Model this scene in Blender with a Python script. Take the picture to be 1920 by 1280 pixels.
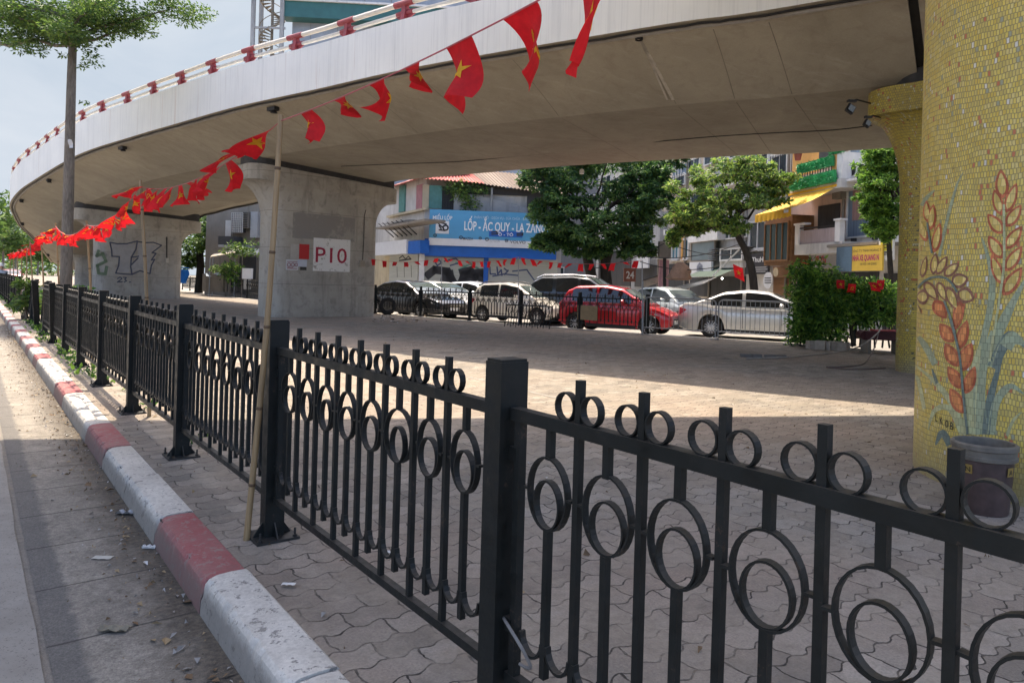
import bpy, bmesh, math, random
import numpy as np
from mathutils import Vector, Matrix
for o in list(bpy.data.objects): bpy.data.objects.remove(o)
R = math.radians
random.seed(7)
scene = bpy.context.scene
COL = scene.collection
# ------------------------------------------------------------------ camera
CAMZ, F, ROLL, PX0, PY0 = 1.36, 1350.0, R(1.6), 960.0, 530.0
cs, sn = math.cos(ROLL), math.sin(ROLL)
cam = bpy.data.objects.new('camera', bpy.data.cameras.new('camera'))
COL.objects.link(cam); scene.camera = cam
cam.data.sensor_width = 36.0; cam.data.sensor_fit = 'HORIZONTAL'
cam.data.lens = 36.0 * F / 1920.0
cam.data.shift_x = 0.0; cam.data.shift_y = -(640 - PY0) / 1920.0
cam.data.clip_start = 0.05; cam.data.clip_end = 3000
cam.matrix_world = Matrix(((cs, -sn, 0, 0), (0, 0, -1, 0), (sn, cs, 0, CAMZ), (0, 0, 0, 1)))
# ------------------------------------------------------------------ sky and sun
SUN_AZ, SUN_EL = -16.0, 67.0      # degrees left(-)/right(+) of straight ahead (+Y), elevation
scene.world = bpy.data.worlds.new('World'); scene.world.use_nodes = True
wn = scene.world.node_tree; bg = wn.nodes['Background']
sky = wn.nodes.new('ShaderNodeTexSky'); sky.sky_type = 'NISHITA'; sky.sun_disc = False
sky.sun_elevation = R(SUN_EL); sky.sun_rotation = R(SUN_AZ)
sky.air_density = 0.6; sky.dust_density = 3.0; sky.ozone_density = 0.2; sky.altitude = 0
wn.links.new(sky.outputs[0], bg.inputs[0]); bg.inputs[1].default_value = 0.14
sl = bpy.data.lights.new('sun', 'SUN'); sun = bpy.data.objects.new('sun', sl); COL.objects.link(sun)
sl.energy = 2.25; sl.angle = R(0.5); sl.color = (1.0, 0.85, 0.66)
sd = Vector((math.sin(R(SUN_AZ)) * math.cos(R(SUN_EL)), math.cos(R(SUN_AZ)) * math.cos(R(SUN_EL)), math.sin(R(SUN_EL))))
sun.rotation_euler = sd.to_track_quat('Z', 'Y').to_euler(); sun.location = (0, 0, 40)
scene.view_settings.view_transform = 'Standard'; scene.view_settings.look = 'None'
scene.view_settings.exposure = 1.92; scene.view_settings.gamma = 1.0
scene.cycles.max_bounces = 8; scene.cycles.diffuse_bounces = 4

# ------------------------------------------------------------------ geometry helpers
def ray(px, py):
    u, v = px - PX0, py - PY0
    return Vector(((u * cs + v * sn) / F, 1.0, -(-u * sn + v * cs) / F))
CAM = Vector((0, 0, CAMZ))
def at(px, py, Y): return CAM + ray(px, py) * Y
def G(px, py, z=0.0):
    r = ray(px, py); t = (z - CAMZ) / r.z
    return CAM + r * t
TH = math.atan2(1020.4, F)
D = Vector((-math.sin(TH), math.cos(TH), 0)); N = Vector((math.cos(TH), math.sin(TH), 0)); UP = Vector((0, 0, 1))
FD, FS = 1.298, 2.01                                    # fence distance and post spacing
def FE(a, d=FD, z=0.0): return D * a + N * d + UP * z   # along-road coordinates

class Plane:
    """a facade: p0 on the ground, u along it, n towards the viewer"""
    def __init__(s, p0, u, n=None):
        s.p0 = Vector((p0[0], p0[1], 0)); s.u = Vector(u).normalized(); s.n = Vector((s.u.y, -s.u.x, 0))
        if s.n.dot(CAM - s.p0) < 0: s.n = -s.n
    def uz(s, px, py):
        r = ray(px, py); t = (s.p0 - CAM).dot(s.n) / r.dot(s.n); p = CAM + r * t
        return (p - s.p0).dot(s.u), p.z
    def pt(s, u, z, d=0.0): return s.p0 + s.u * u + s.n * d + UP * z
    def rect(s, x0, y0, x1, y1, d=0.0):
        if d: return Plane(s.p0 + s.n * d, s.u).rect(x0, y0, x1, y1)
        ym, xm = (y0 + y1) / 2, (x0 + x1) / 2
        a, b = s.uz(x0, ym)[0], s.uz(x1, ym)[0]
        return min(a, b), max(a, b), s.uz(xm, y1)[1], s.uz(xm, y0)[1]

class MB:
    def __init__(s): s.v = []; s.f = []; s.m = []
    def add(s, vs, fs, m=0):
        b = len(s.v); s.v += [tuple(v) for v in vs]
        for f in fs: s.f.append([b + i for i in f]); s.m.append(m)
        return s
    def box8(s, p, m=0):
        return s.add(p, [(0, 3, 2, 1), (4, 5, 6, 7), (0, 1, 5, 4), (1, 2, 6, 5), (2, 3, 7, 6), (3, 0, 4, 7)], m)
    def box(s, c, size, m=0, x=Vector((1, 0, 0)), y=Vector((0, 1, 0)), z=UP):
        c = Vector(c); a, b, d = size[0] / 2, size[1] / 2, size[2] / 2
        q = [(-a, -b), (a, -b), (a, b), (-a, b)]
        return s.box8([c + x * i + y * j - z * d for i, j in q] + [c + x * i + y * j + z * d for i, j in q], m)
    def pbox(s, pl, u0, u1, z0, z1, d0, d1, m=0):
        q = [(u0, d0), (u1, d0), (u1, d1), (u0, d1)]
        return s.box8([pl.pt(u, z0, d) for u, d in q] + [pl.pt(u, z1, d) for u, d in q], m)
    def tube(s, pts, r, n=6, m=0, cap=True):
        pts = [Vector(p) for p in pts]; rs = r if isinstance(r, (list, tuple)) else [r] * len(pts)
        b = len(s.v); ref = None
        for i, p in enumerate(pts):
            t = (pts[min(i + 1, len(pts) - 1)] - pts[max(i - 1, 0)])
            t = t.normalized() if t.length > 1e-9 else UP
            if ref is None: ref = t.orthogonal().normalized()
            a = (ref - t * ref.dot(t)); a = a.normalized() if a.length > 1e-6 else t.orthogonal().normalized(); ref = a
            c = t.cross(a)
            for k in range(n):
                g = 2 * math.pi * k / n; s.v.append(tuple(p + (a * math.cos(g) + c * math.sin(g)) * rs[i]))
        for i in range(len(pts) - 1):
            for k in range(n):
                k2 = (k + 1) % n; s.f.append([b + i * n + k, b + i * n + k2, b + (i + 1) * n + k2, b + (i + 1) * n + k]); s.m.append(m)
        if cap:
            s.f.append([b + k for k in range(n)][::-1]); s.m.append(m)
            e = b + (len(pts) - 1) * n; s.f.append([e + k for k in range(n)]); s.m.append(m)
        return s
    def grid(s, fn, nu, nv, m=0, closed=False):
        b = len(s.v)
        for i in range(nu + 1):
            for j in range(nv + 1): s.v.append(tuple(fn(i / nu, j / nv)))
        for i in range(nu):
            for j in range(nv):
                a = b + i * (nv + 1) + j
                s.f.append([a, a + 1, a + nv + 2, a + nv + 1]); s.m.append(m(i, j) if callable(m) else m)
        return s
    def loft(s, rings, m=0, cap0=True, cap1=True, closed=True):
        b = len(s.v); n = len(rings[0])
        for r in rings: s.v += [tuple(p) for p in r]
        for i in range(len(rings) - 1):
            for k in range(n if closed else n - 1):
                k2 = (k + 1) % n; s.f.append([b + i * n + k, b + i * n + k2, b + (i + 1) * n + k2, b + (i + 1) * n + k])
                s.m.append(m(i, k) if callable(m) else m)
        mm = 0 if callable(m) else m
        if cap0: s.f.append([b + k for k in range(n)][::-1]); s.m.append(mm)
        if cap1: s.f.append([b + (len(rings) - 1) * n + k for k in range(n)]); s.m.append(mm)
        return s
    def lathe(s, c, prof, n=24, m=0, ax=None, cap0=True, cap1=True):
        c = Vector(c); ax = (ax or UP).normalized(); a = ax.orthogonal().normalized(); b = ax.cross(a)
        return s.loft([[c + ax * z + (a * math.cos(2 * math.pi * k / n) + b * math.sin(2 * math.pi * k / n)) * r for k in range(n)] for r, z in prof], m, cap0, cap1)
    def ball(s, c, rad, n=10, m=0, squash=(1, 1, 1)):
        c = Vector(c)
        return s.loft([[c + Vector((math.cos(2 * math.pi * k / n) * math.sin(math.pi * (i + .02) / (n * .5 + .04)) * squash[0], math.sin(2 * math.pi * k / n) * math.sin(math.pi * (i + .02) / (n * .5 + .04)) * squash[1], -math.cos(math.pi * (i + .02) / (n * .5 + .04)) * squash[2])) * rad for k in range(n)] for i in range(n // 2 + 1)], m)
    def prism(s, pts, off, m=0):
        n = len(pts); off = Vector(off)
        s.add(list(pts) + [Vector(p) + off for p in pts], [list(range(n))[::-1], list(range(n, 2 * n))] + [[i, (i + 1) % n, n + (i + 1) % n, n + i] for i in range(n)], m)
        return s
    def text(s, txt, pl, u0, u1, zb, h, d, m=0, depth=0.004, fn=None, shear=0.0, bold=0.0):
        c = bpy.data.curves.new('t', 'FONT'); c.body = txt; c.size = 1.0; c.resolution_u = 3; c.offset = bold
        o = bpy.data.objects.new('t', c); COL.objects.link(o); bpy.context.view_layer.update()
        me = bpy.data.meshes.new_from_object(o.evaluated_get(bpy.context.evaluated_depsgraph_get()))
        vs = [v.co.copy() for v in me.vertices]; fs = [list(p.vertices) for p in me.polygons]
        bpy.data.objects.remove(o); bpy.data.curves.remove(c); bpy.data.meshes.remove(me)
        if not vs: return s
        x0 = min(v.x for v in vs); x1 = max(v.x for v in vs)
        pos = fn or (lambda u, z: pl.pt(u, z, d))
        s.add([pos(u0 + (v.x - x0) / (x1 - x0) * (u1 - u0) + shear * v.y * h, zb + v.y / 0.73 * h) for v in vs], fs, m)
        return s
    def build(s, name, mats, parent=None, smooth=False, local=False, kind=None):
        me = bpy.data.meshes.new(name)
        org = ORG.get(parent.name if parent else '', Vector((0, 0, 0))) if not local else Vector((0, 0, 0))
        me.from_pydata([(v[0] - org[0], v[1] - org[1], v[2] - org[2]) for v in s.v], [], s.f)
        if not isinstance(mats, (list, tuple)): mats = [mats]
        for m in mats: me.materials.append(m)
        me.polygons.foreach_set('material_index', s.m)
        if smooth: me.polygons.foreach_set('use_smooth', [True] * len(s.f))
        me.validate(); me.update()
        if smooth:
            try: me.set_sharp_from_angle(angle=R(40 if smooth is True else smooth))
            except Exception: pass
        o = bpy.data.objects.new(name, me); COL.objects.link(o)
        if parent: o.parent = parent; ORG[o.name] = org
        if kind: o['kind'] = kind
        return o
ORG = {}
def thing(name, label, cat, loc=(0, 0, 0), group=None):
    o = bpy.data.objects.new(name, None); COL.objects.link(o); o.location = loc; o.empty_display_size = .2
    ORG[o.name] = Vector(loc); o['label'] = label; o['category'] = cat
    if group: o['group'] = group
    return o
def tag(o, label, cat, group=None, kind=None):
    o['label'] = label; o['category'] = cat
    if group: o['group'] = group
    if kind: o['kind'] = kind
    return o
def copy_tree(o, parent=None):
    c = o.copy(); COL.objects.link(c)
    if parent: c.parent = parent
    for ch in list(o.children): copy_tree(ch, c)
    return c
def catmull(P, n):
    out = []
    P = [Vector(p) for p in P]
    for i in range(len(P) - 1):
        p0, p1, p2, p3 = P[max(i - 1, 0)], P[i], P[i + 1], P[min(i + 2, len(P) - 1)]
        for k in range(n):
            t = k / n
            out.append(.5 * ((2 * p1) + (p2 - p0) * t + (2 * p0 - 5 * p1 + 4 * p2 - p3) * t * t + (3 * p1 - p0 - 3 * p2 + p3) * t ** 3))
    out.append(P[-1]); return out

# ------------------------------------------------------------------ materials
class NT:
    def __init__(s, name, rough=.8, metallic=0.0, spec=None):
        s.mat = bpy.data.materials.new(name); s.mat.use_nodes = True; s.t = s.mat.node_tree
        s.b = s.t.nodes['Principled BSDF']; s.b.inputs['Roughness'].default_value = rough; s.b.inputs['Metallic'].default_value = metallic
        if spec is not None: s.b.inputs['Specular IOR Level'].default_value = spec
    def n(s, typ, **kw):
        x = s.t.nodes.new('ShaderNode' + typ)
        for k, v in kw.items(): setattr(x, k, v)
        return x
    def l(s, a, b): s.t.links.new(a, b)
    def inp(s, node, key, v):
        if isinstance(v, bpy.types.NodeSocket): s.l(v, node.inputs[key])
        else: node.inputs[key].default_value = v
    def coord(s): return s.n('TexCoord').outputs['Object']
    def map(s, vec, scale=(1, 1, 1), rot=(0, 0, 0), loc=(0, 0, 0)):
        m = s.n('Mapping'); s.l(vec, m.inputs[0]); m.inputs['Scale'].default_value = scale; m.inputs['Rotation'].default_value = rot; m.inputs['Location'].default_value = loc
        return m.outputs[0]
    def noise(s, vec, scale, detail=5, rough=.6, dist=0.0):
        x = s.n('TexNoise'); s.l(vec, x.inputs['Vector']); x.inputs['Scale'].default_value = scale; x.inputs['Detail'].default_value = detail
        x.inputs['Roughness'].default_value = rough; x.inputs['Distortion'].default_value = dist
        return x.outputs[0]
    def math(s, op, a, b=0.0, c=0.0):
        x = s.n('Math', operation=op); s.inp(x, 0, a); s.inp(x, 1, b)
        if len(x.inputs) > 2: s.inp(x, 2, c)
        return x.outputs[0]
    def ramp(s, fac, stops, interp='LINEAR'):
        x = s.n('ValToRGB'); s.inp(x, 0, fac); x.color_ramp.interpolation = interp; e = x.color_ramp.elements
        while len(e) < len(stops): e.new(.5)
        for el, (p, c) in zip(e, stops):
            el.position = p; el.color = (tuple(c[:3]) if isinstance(c, (tuple, list)) else (c, c, c)) + (1,)
        return x.outputs[0]
    def mix(s, fac, a, b, mode='MIX'):
        x = s.n('MixRGB', blend_type=mode); s.inp(x, 0, fac)
        for k, v in ((1, a), (2, b)):
            if isinstance(v, (tuple, list)): x.inputs[k].default_value = tuple(v) + (1,)
            else: s.l(v, x.inputs[k])
        return x.outputs[0]
    def base(s, c): s.inp(s.b, 'Base Color', c if isinstance(c, bpy.types.NodeSocket) else tuple(c) + (1,)); return s
    def rough(s, r): s.inp(s.b, 'Roughness', r); return s
    def bump(s, h, strength=.3, dist=.02):
        x = s.n('Bump'); s.l(h, x.inputs['Height']); x.inputs['Strength'].default_value = strength; x.inputs['Distance'].default_value = dist
        s.l(x.outputs[0], s.b.inputs['Normal']); return s
def sc(c, k): return tuple(min(1, x * k) for x in c)
def simple(name, col, rough=.8, var=.2, scale=5.0, bump=0.0, metallic=0.0, spec=None, coat=0.0, stretch=(1, 1, 1), bd=.01):
    t = NT(name, rough, metallic, spec)
    v = t.map(t.coord(), stretch)
    n = t.noise(v, scale)
    n2 = t.noise(v, scale * .23, 3)
    f = t.math('ADD', t.math('MULTIPLY', n, .6), t.math('MULTIPLY', n2, .4))
    t.base(t.ramp(f, [(.33, sc(col, 1 - var)), (.67, sc(col, 1 + var))]))
    if bump: t.bump(n, bump, bd)
    if coat: t.b.inputs['Coat Weight'].default_value = coat; t.b.inputs['Coat Roughness'].default_value = .06
    return t.mat
def glassy(name, col, rough=.06):
    t = NT(name, rough, 0, .8); v = t.coord(); n = t.noise(v, .8, 2)
    t.base(t.ramp(n, [(.35, sc(col, .75)), (.65, sc(col, 1.3))])); return t.mat
def leafmat(name, col, trans=.35, var=.35):
    t = NT(name, .55); n = t.noise(t.coord(), 1.7, 3)
    wn_ = t.n('TexWhiteNoise', noise_dimensions='3D'); t.l(t.map(t.coord(), (9, 9, 9)), wn_.inputs[0])
    f = t.math('ADD', t.math('MULTIPLY', n, .75), t.math('MULTIPLY', wn_.outputs[0], .25))
    c = t.ramp(f, [(.3, sc(col, 1 - var)), (.7, sc(col, 1 + var))])
    t.base(c); tr = t.n('BsdfTranslucent'); t.l(t.mix(.6, c, (.35, .5, .06), 'MULTIPLY') if False else c, tr.inputs[0])
    ms = t.n('MixShader'); ms.inputs[0].default_value = trans; t.l(t.b.outputs[0], ms.inputs[1]); t.l(tr.outputs[0], ms.inputs[2])
    t.l(ms.outputs[0], t.t.nodes['Material Output'].inputs[0]); return t.mat
def clothmat(name, col, trans=.5):
    t = NT(name, .7); n = t.noise(t.coord(), 30, 3)
    c = t.ramp(n, [(.3, sc(col, .85)), (.7, sc(col, 1.12))]); t.base(c)
    tr = t.n('BsdfTranslucent'); t.l(c, tr.inputs[0]); ms = t.n('MixShader'); ms.inputs[0].default_value = trans
    t.l(t.b.outputs[0], ms.inputs[1]); t.l(tr.outputs[0], ms.inputs[2]); t.l(ms.outputs[0], t.t.nodes['Material Output'].inputs[0]); return t.mat

def road_mat():
    t = NT('asphalt', .9); v = t.coord()
    big = t.noise(v, .5, 4); mid = t.noise(v, 6, 4); fine = t.noise(v, 160, 3, .7)
    c = t.ramp(big, [(.3, (.2, .185, .162)), (.7, (.28, .26, .228))])
    c = t.mix(.55, c, t.ramp(fine, [(.3, .32), (.72, 1.35)]), 'MULTIPLY'); c = t.mix(.5, c, t.ramp(t.noise(v, 24, 5, .8), [(.34, .5), (.66, 1.35)]), 'MULTIPLY')
    c = t.mix(t.math('MULTIPLY', t.ramp(mid, [(.48, 0), (.7, 1)]), .45), c, (.25, .21, .16))
    return t.base(c).bump(fine, .5, .006).mat
def gutter_mat():
    t = NT('gutter_concrete', .9); v = t.map(t.coord(), (1, 1, 1), (0, 0, -TH))
    sp = t.n('SeparateXYZ'); t.l(v, sp.inputs[0])
    fine = t.noise(v, 130, 4, .7); mid = t.noise(v, 5, 5, .65); wob = t.noise(v, 9, 3)
    b = t.math('ADD', sp.outputs[1], t.math('MULTIPLY', wob, .02))
    fr = t.math('FRACT', t.math('DIVIDE', b, .62)); joint = t.math('LESS_THAN', t.math('ABSOLUTE', t.math('SUBTRACT', fr, .5)), .011)
    c = t.ramp(mid, [(.3, (.2, .182, .155)), (.72, (.34, .31, .262))])
    c = t.mix(.6, c, t.ramp(fine, [(.3, .3), (.7, 1.45)]), 'MULTIPLY')
    c = t.mix(.6, c, t.ramp(t.noise(v, 26, 5, .8), [(.34, .45), (.66, 1.35)]), 'MULTIPLY')
    # grime that gathers along the kerb stones
    g = t.math('MULTIPLY', t.ramp(t.math('ADD', sp.outputs[0], t.math('MULTIPLY', t.noise(v, 7, 4), .34)), [(.72, 0), (.97, 1)]), .87)
    ed = t.ramp(t.math('ADD', sp.outputs[0], t.math('MULTIPLY', t.noise(v, 11, 5, .7), .1)), [(.44, 1), (.47, 0)]); c = t.mix(t.math('MULTIPLY', ed, .8), c, t.ramp(fine, [(.3, (.06, .058, .055)), (.7, (.16, .155, .148))]))
    c = t.mix(g, c, t.ramp(t.noise(v, 45, 4, .7), [(.35, (.03, .025, .02)), (.7, (.13, .105, .075))])); c = t.mix(t.math('MULTIPLY', joint, .75), c, (.03, .027, .024))
    h = t.math('SUBTRACT', fine, t.math('MULTIPLY', joint, 1.5))
    return t.base(c).bump(h, .55, .006).mat
def lane_mat():
    t = NT('worn_road_paint', .85); v = t.coord(); fine = t.noise(v, 110, 4, .75); mid = t.noise(v, 4, 5)
    c = t.ramp(mid, [(.3, (.235, .22, .195)), (.7, (.32, .3, .268))])
    c = t.mix(t.math('MULTIPLY', t.ramp(t.math('ADD', t.math('MULTIPLY', fine, .6), t.math('MULTIPLY', t.noise(v, 24, 5, .75), .4)), [(.54, 0), (.6, 1)]), .8), c, (.07, .066, .06)); return t.base(c).bump(fine, .3, .004).mat
def paver_mat():
    t = NT('interlocking_pavers', .88); v = t.map(t.coord(), (1, 1, 1), (0, 0, -TH))
    sp = t.n('SeparateXYZ'); t.l(v, sp.inputs[0]); a, b = sp.outputs[0], sp.outputs[1]
    wob = t.noise(v, 3.2, 3); wob2 = t.noise(v, 14, 3)
    b2 = t.math('ADD', t.math('ADD', b, t.math('MULTIPLY', t.math('SINE', t.math('MULTIPLY', a, 2 * math.pi / .125)), .013)), t.math('ADD', t.math('MULTIPLY', wob, .05), t.math('MULTIPLY', wob2, .03)))
    a2 = t.math('ADD', t.math('ADD', a, t.math('MULTIPLY', t.math('SINE', t.math('MULTIPLY', b, 2 * math.pi / .138)), .005)), t.math('MULTIPLY', t.noise(t.map(v, (1, 1, 1), (0, 0, 0), (5, 2, 0)), 12, 3), .04))
    cb = t.n('CombineXYZ'); t.l(a2, cb.inputs[0]); t.l(b2, cb.inputs[1])
    br = t.n('TexBrick', offset=.5); t.l(cb.outputs[0], br.inputs['Vector']); br.inputs['Scale'].default_value = 1; br.inputs['Brick Width'].default_value = .25
    br.inputs['Row Height'].default_value = .138; br.inputs['Mortar Size'].default_value = .0045; br.inputs['Mortar Smooth'].default_value = .35; br.inputs['Bias'].default_value = 0
    br.inputs['Color1'].default_value = (0, 0, 0, 1); br.inputs['Color2'].default_value = (1, 1, 1, 1); br.inputs['Mortar'].default_value = (.5, .5, .5, 1)
    big = t.noise(v, .35, 4, .6); mid = t.noise(v, 2.6, 5, .65); fine = t.noise(v, 90, 4, .7); blot = t.noise(v, 9, 5, .7)
    c = t.mix(br.outputs['Color'], (.172, .156, .134), (.34, .308, .265))
    c = t.mix(t.math('MULTIPLY', t.ramp(big, [(.42, 0), (.6, 1)]), .45), c, (.38, .275, .205))        # older reddish pavers
    c = t.mix(.45, c, t.ramp(fine, [(.3, .35), (.7, 1.45)]), 'MULTIPLY')
    c = t.mix(t.math('MULTIPLY', t.ramp(blot, [(.5, 0), (.7, 1)]), .6), c, (.13, .11, .088))
    st_ = t.noise(v, 1.1, 7, .75, 1.2); c = t.mix(t.math('MULTIPLY', t.ramp(st_, [(.5, 0), (.66, 1)]), .5), c, (.15, .13, .108))
    dust = t.ramp(t.math('ADD', t.math('MULTIPLY', mid, .7), t.math('MULTIPLY', t.noise(v, 7, 6, .75, .8), .3)), [(.43, 0), (.57, 1)])
    jf = t.math('MULTIPLY', br.outputs['Fac'], t.math('SUBTRACT', 1.0, t.math('MULTIPLY', dust, .88)))
    c = t.mix(t.math('MULTIPLY', dust, .6), c, t.ramp(t.noise(v, 22, 5, .75), [(.35, (.2, .168, .13)), (.68, (.34, .295, .235))]))
    c = t.mix(t.math('MULTIPLY', jf, .95), c, (.03, .025, .02))
    h = t.math('ADD', t.math('MULTIPLY', t.math('SUBTRACT', 1.0, jf), 1.0), t.math('ADD', t.math('MULTIPLY', fine, .2), t.math('ADD', t.math('MULTIPLY', mid, .8), t.math('MULTIPLY', br.outputs['Color'], .35))))
    return t.base(c).bump(h, 1.0, .014).mat
def kerb_mat(name, col, under=(.2, .19, .175), wear=.52):
    t = NT(name, .75); v = t.coord(); n = t.noise(v, 17, 6, .7); f = t.noise(v, 60, 4, .7); g = t.noise(v, 2.2, 5, .7)
    sp = t.n('SeparateXYZ'); t.l(v, sp.inputs[0])
    c = t.ramp(f, [(.3, sc(col, .78)), (.7, sc(col, 1.1))])
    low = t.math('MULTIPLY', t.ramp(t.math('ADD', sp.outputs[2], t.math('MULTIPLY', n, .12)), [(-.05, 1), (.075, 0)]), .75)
    chip = t.ramp(t.math('ADD', t.math('MULTIPLY', n, .7), t.math('MULTIPLY', f, .3)), [(wear, 0), (wear + .035, 1)])
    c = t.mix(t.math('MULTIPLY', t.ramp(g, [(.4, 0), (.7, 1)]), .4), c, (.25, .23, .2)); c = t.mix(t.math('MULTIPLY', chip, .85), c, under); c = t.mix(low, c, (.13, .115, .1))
    return t.base(c).bump(t.math('SUBTRACT', t.math('MULTIPLY', f, .5), chip), .4, .006).mat
def concrete_mat(name, a, b, forms=True, stain=.4):
    t = NT(name, .88); v = t.coord(); n = t.noise(v, .7, 6, .65); m = t.noise(v, 3.5, 5, .65, .6); f = t.noise(v, 55, 4, .7)
    c = t.ramp(n, [(.3, a), (.7, b)]); c = t.mix(.35, c, t.ramp(f, [(.3, .7), (.7, 1.25)]), 'MULTIPLY')
    c = t.mix(t.math('MULTIPLY', t.ramp(m, [(.52, 0), (.7, 1)]), stain), c, sc(a, .55))
    st = t.noise(t.map(v, (1.6, 1.6, .16)), 2.2, 5, .65); c = t.mix(t.math('MULTIPLY', t.ramp(st, [(.55, 0), (.72, 1)]), stain), c, sc(a, .5))
    h = f
    if forms:
        sp = t.n('SeparateXYZ'); t.l(v, sp.inputs[0]); fr = t.math('FRACT', t.math('DIVIDE', t.math('ADD', sp.outputs[2], .12), 1.22))
        ln = t.math('LESS_THAN', fr, .014); c = t.mix(t.math('MULTIPLY', ln, .55), c, sc(a, .4)); h = t.math('SUBTRACT', f, t.math('MULTIPLY', ln, 2.0))
    return t.base(c).bump(h, .25, .008).mat
def soffit_mat():
    t = NT('soffit_concrete', .9); v = t.coord(); n = t.noise(v, .35, 6, .7, .5); m = t.noise(v, 2.2, 6, .7, .8); f = t.noise(v, 40, 4, .7)
    c = t.ramp(n, [(.3, (.275, .25, .195)), (.7, (.41, .375, .295))]); c = t.mix(.3, c, t.ramp(f, [(.3, .75), (.7, 1.2)]), 'MULTIPLY')
    c = t.mix(t.math('MULTIPLY', t.ramp(m, [(.5, 0), (.68, 1)]), .3), c, (.2, .165, .13))
    s2 = t.noise(t.map(v, (.6, 2.6, .6), (0, 0, R(35))), 1.6, 5, .7); c = t.mix(t.math('MULTIPLY', t.ramp(s2, [(.56, 0), (.7, 1)]), .3), c, (.52, .48, .42))
    return t.base(c).bump(f, .2, .008).mat
def fascia_mat():
    t = NT('fascia_paint', .75); v = t.coord(); st = t.noise(t.map(v, (5, 5, .12)), 2.0, 6, .75); st2 = t.noise(t.map(v, (14, 14, .25)), 2.0, 4, .7); n = t.noise(v, .6, 4)
    c = t.ramp(n, [(.3, (.72, .74, .72)), (.7, (.82, .835, .8))])
    c = t.mix(t.math('MULTIPLY', t.ramp(st, [(.5, 0), (.72, 1)]), .34), c, (.42, .44, .44)); c = t.mix(t.math('MULTIPLY', t.ramp(st2, [(.58, 0), (.7, 1)]), .28), c, (.36, .37, .37))
    ru = t.noise(t.map(v, (3, 3, .1), (0, 0, 0), (7, 3, 0)), 2.6, 3, .6); c = t.mix(t.math('MULTIPLY', t.ramp(ru, [(.64, 0), (.72, 1)]), .3), c, (.4, .22, .14))
    return t.base(c).bump(st2, .1, .01).mat
def mosaic_mat(name, stops, Rad=1.0, w=.021, hgt=.037, grout=(.3, .24, .1), dirt=.16, mort=.0026, rough=.3, base_grime=True):
    t = NT(name, rough); v = t.coord(); sp = t.n('SeparateXYZ'); t.l(v, sp.inputs[0])
    an = t.math('MULTIPLY', t.math('ARCTAN2', t.math('MULTIPLY', sp.outputs[1], -1.0), t.math('MULTIPLY', sp.outputs[0], -1.0)), Rad)
    wob = t.noise(v, 2.0, 3); wob2 = t.noise(v, 15, 2)
    cb = t.n('CombineXYZ'); t.l(t.math('ADD', an, t.math('MULTIPLY', wob2, .012)), cb.inputs[0]); t.l(t.math('ADD', sp.outputs[2], t.math('ADD', t.math('MULTIPLY', wob, .09), t.math('MULTIPLY', wob2, .012))), cb.inputs[1])
    br = t.n('TexBrick', offset=.5); t.l(cb.outputs[0], br.inputs['Vector']); br.inputs['Scale'].default_value = 1; br.inputs['Brick Width'].default_value = w; br.inputs['Row Height'].default_value = hgt
    br.inputs['Mortar Size'].default_value = mort; br.inputs['Mortar Smooth'].default_value = .2; br.inputs['Bias'].default_value = 0
    br.inputs['Color1'].default_value = (0, 0, 0, 1); br.inputs['Color2'].default_value = (1, 1, 1, 1); br.inputs['Mortar'].default_value = (.5, .5, .5, 1)
    c = t.ramp(br.outputs['Color'], stops, 'CONSTANT')
    g = t.noise(v, 1.3, 6, .7); c = t.mix(t.math('MULTIPLY', t.ramp(g, [(.4, 0), (.72, 1)]), dirt), c, (.2, .16, .07))
    if base_grime:
        gm = t.math('MULTIPLY', t.ramp(t.math('ADD', sp.outputs[2], t.math('MULTIPLY', g, .5)), [(.28, 1), (.62, 0)]), .7); c = t.mix(gm, c, (.22, .2, .15))
    miss = t.math('MULTIPLY', t.ramp(t.noise(v, 9, 4, .8), [(.655, 0), (.67, 1)]), .85); c = t.mix(miss, c, sc(grout, .7))
    c = t.mix(br.outputs['Fac'], c, grout)
    fine = t.noise(v, 60, 3); h = t.math('ADD', t.math('SUBTRACT', 1.0, br.outputs['Fac']), t.math('ADD', t.math('MULTIPLY', br.outputs['Color'], .5), t.math('MULTIPLY', fine, .3)))
    t.rough(t.ramp(g, [(.3, rough), (.7, rough + .35)]))
    return t.base(c).bump(h, .45, .006).mat
def bamboo_mat():
    t = NT('bamboo', .5); v = t.coord(); n = t.noise(t.map(v, (30, 30, 1.5)), 1.5, 4); m = t.noise(v, 3, 4)
    c = t.ramp(n, [(.3, (.19, .12, .055)), (.7, (.34, .24, .12))]); c = t.mix(t.math('MULTIPLY', t.ramp(m, [(.45, 0), (.7, 1)]), .4), c, (.16, .12, .07)); return t.base(c).mat
def corrugated(name, col, rust=.3):
    t = NT(name, .6); v = t.coord(); n = t.noise(v, 1.2, 5, .7); c = t.ramp(n, [(.3, sc(col, .8)), (.7, sc(col, 1.15))])
    c = t.mix(t.math('MULTIPLY', t.ramp(t.noise(v, 2.6, 5, .7), [(.52, 0), (.7, 1)]), rust), c, (.16, .09, .05)); return t.base(c).mat

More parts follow.
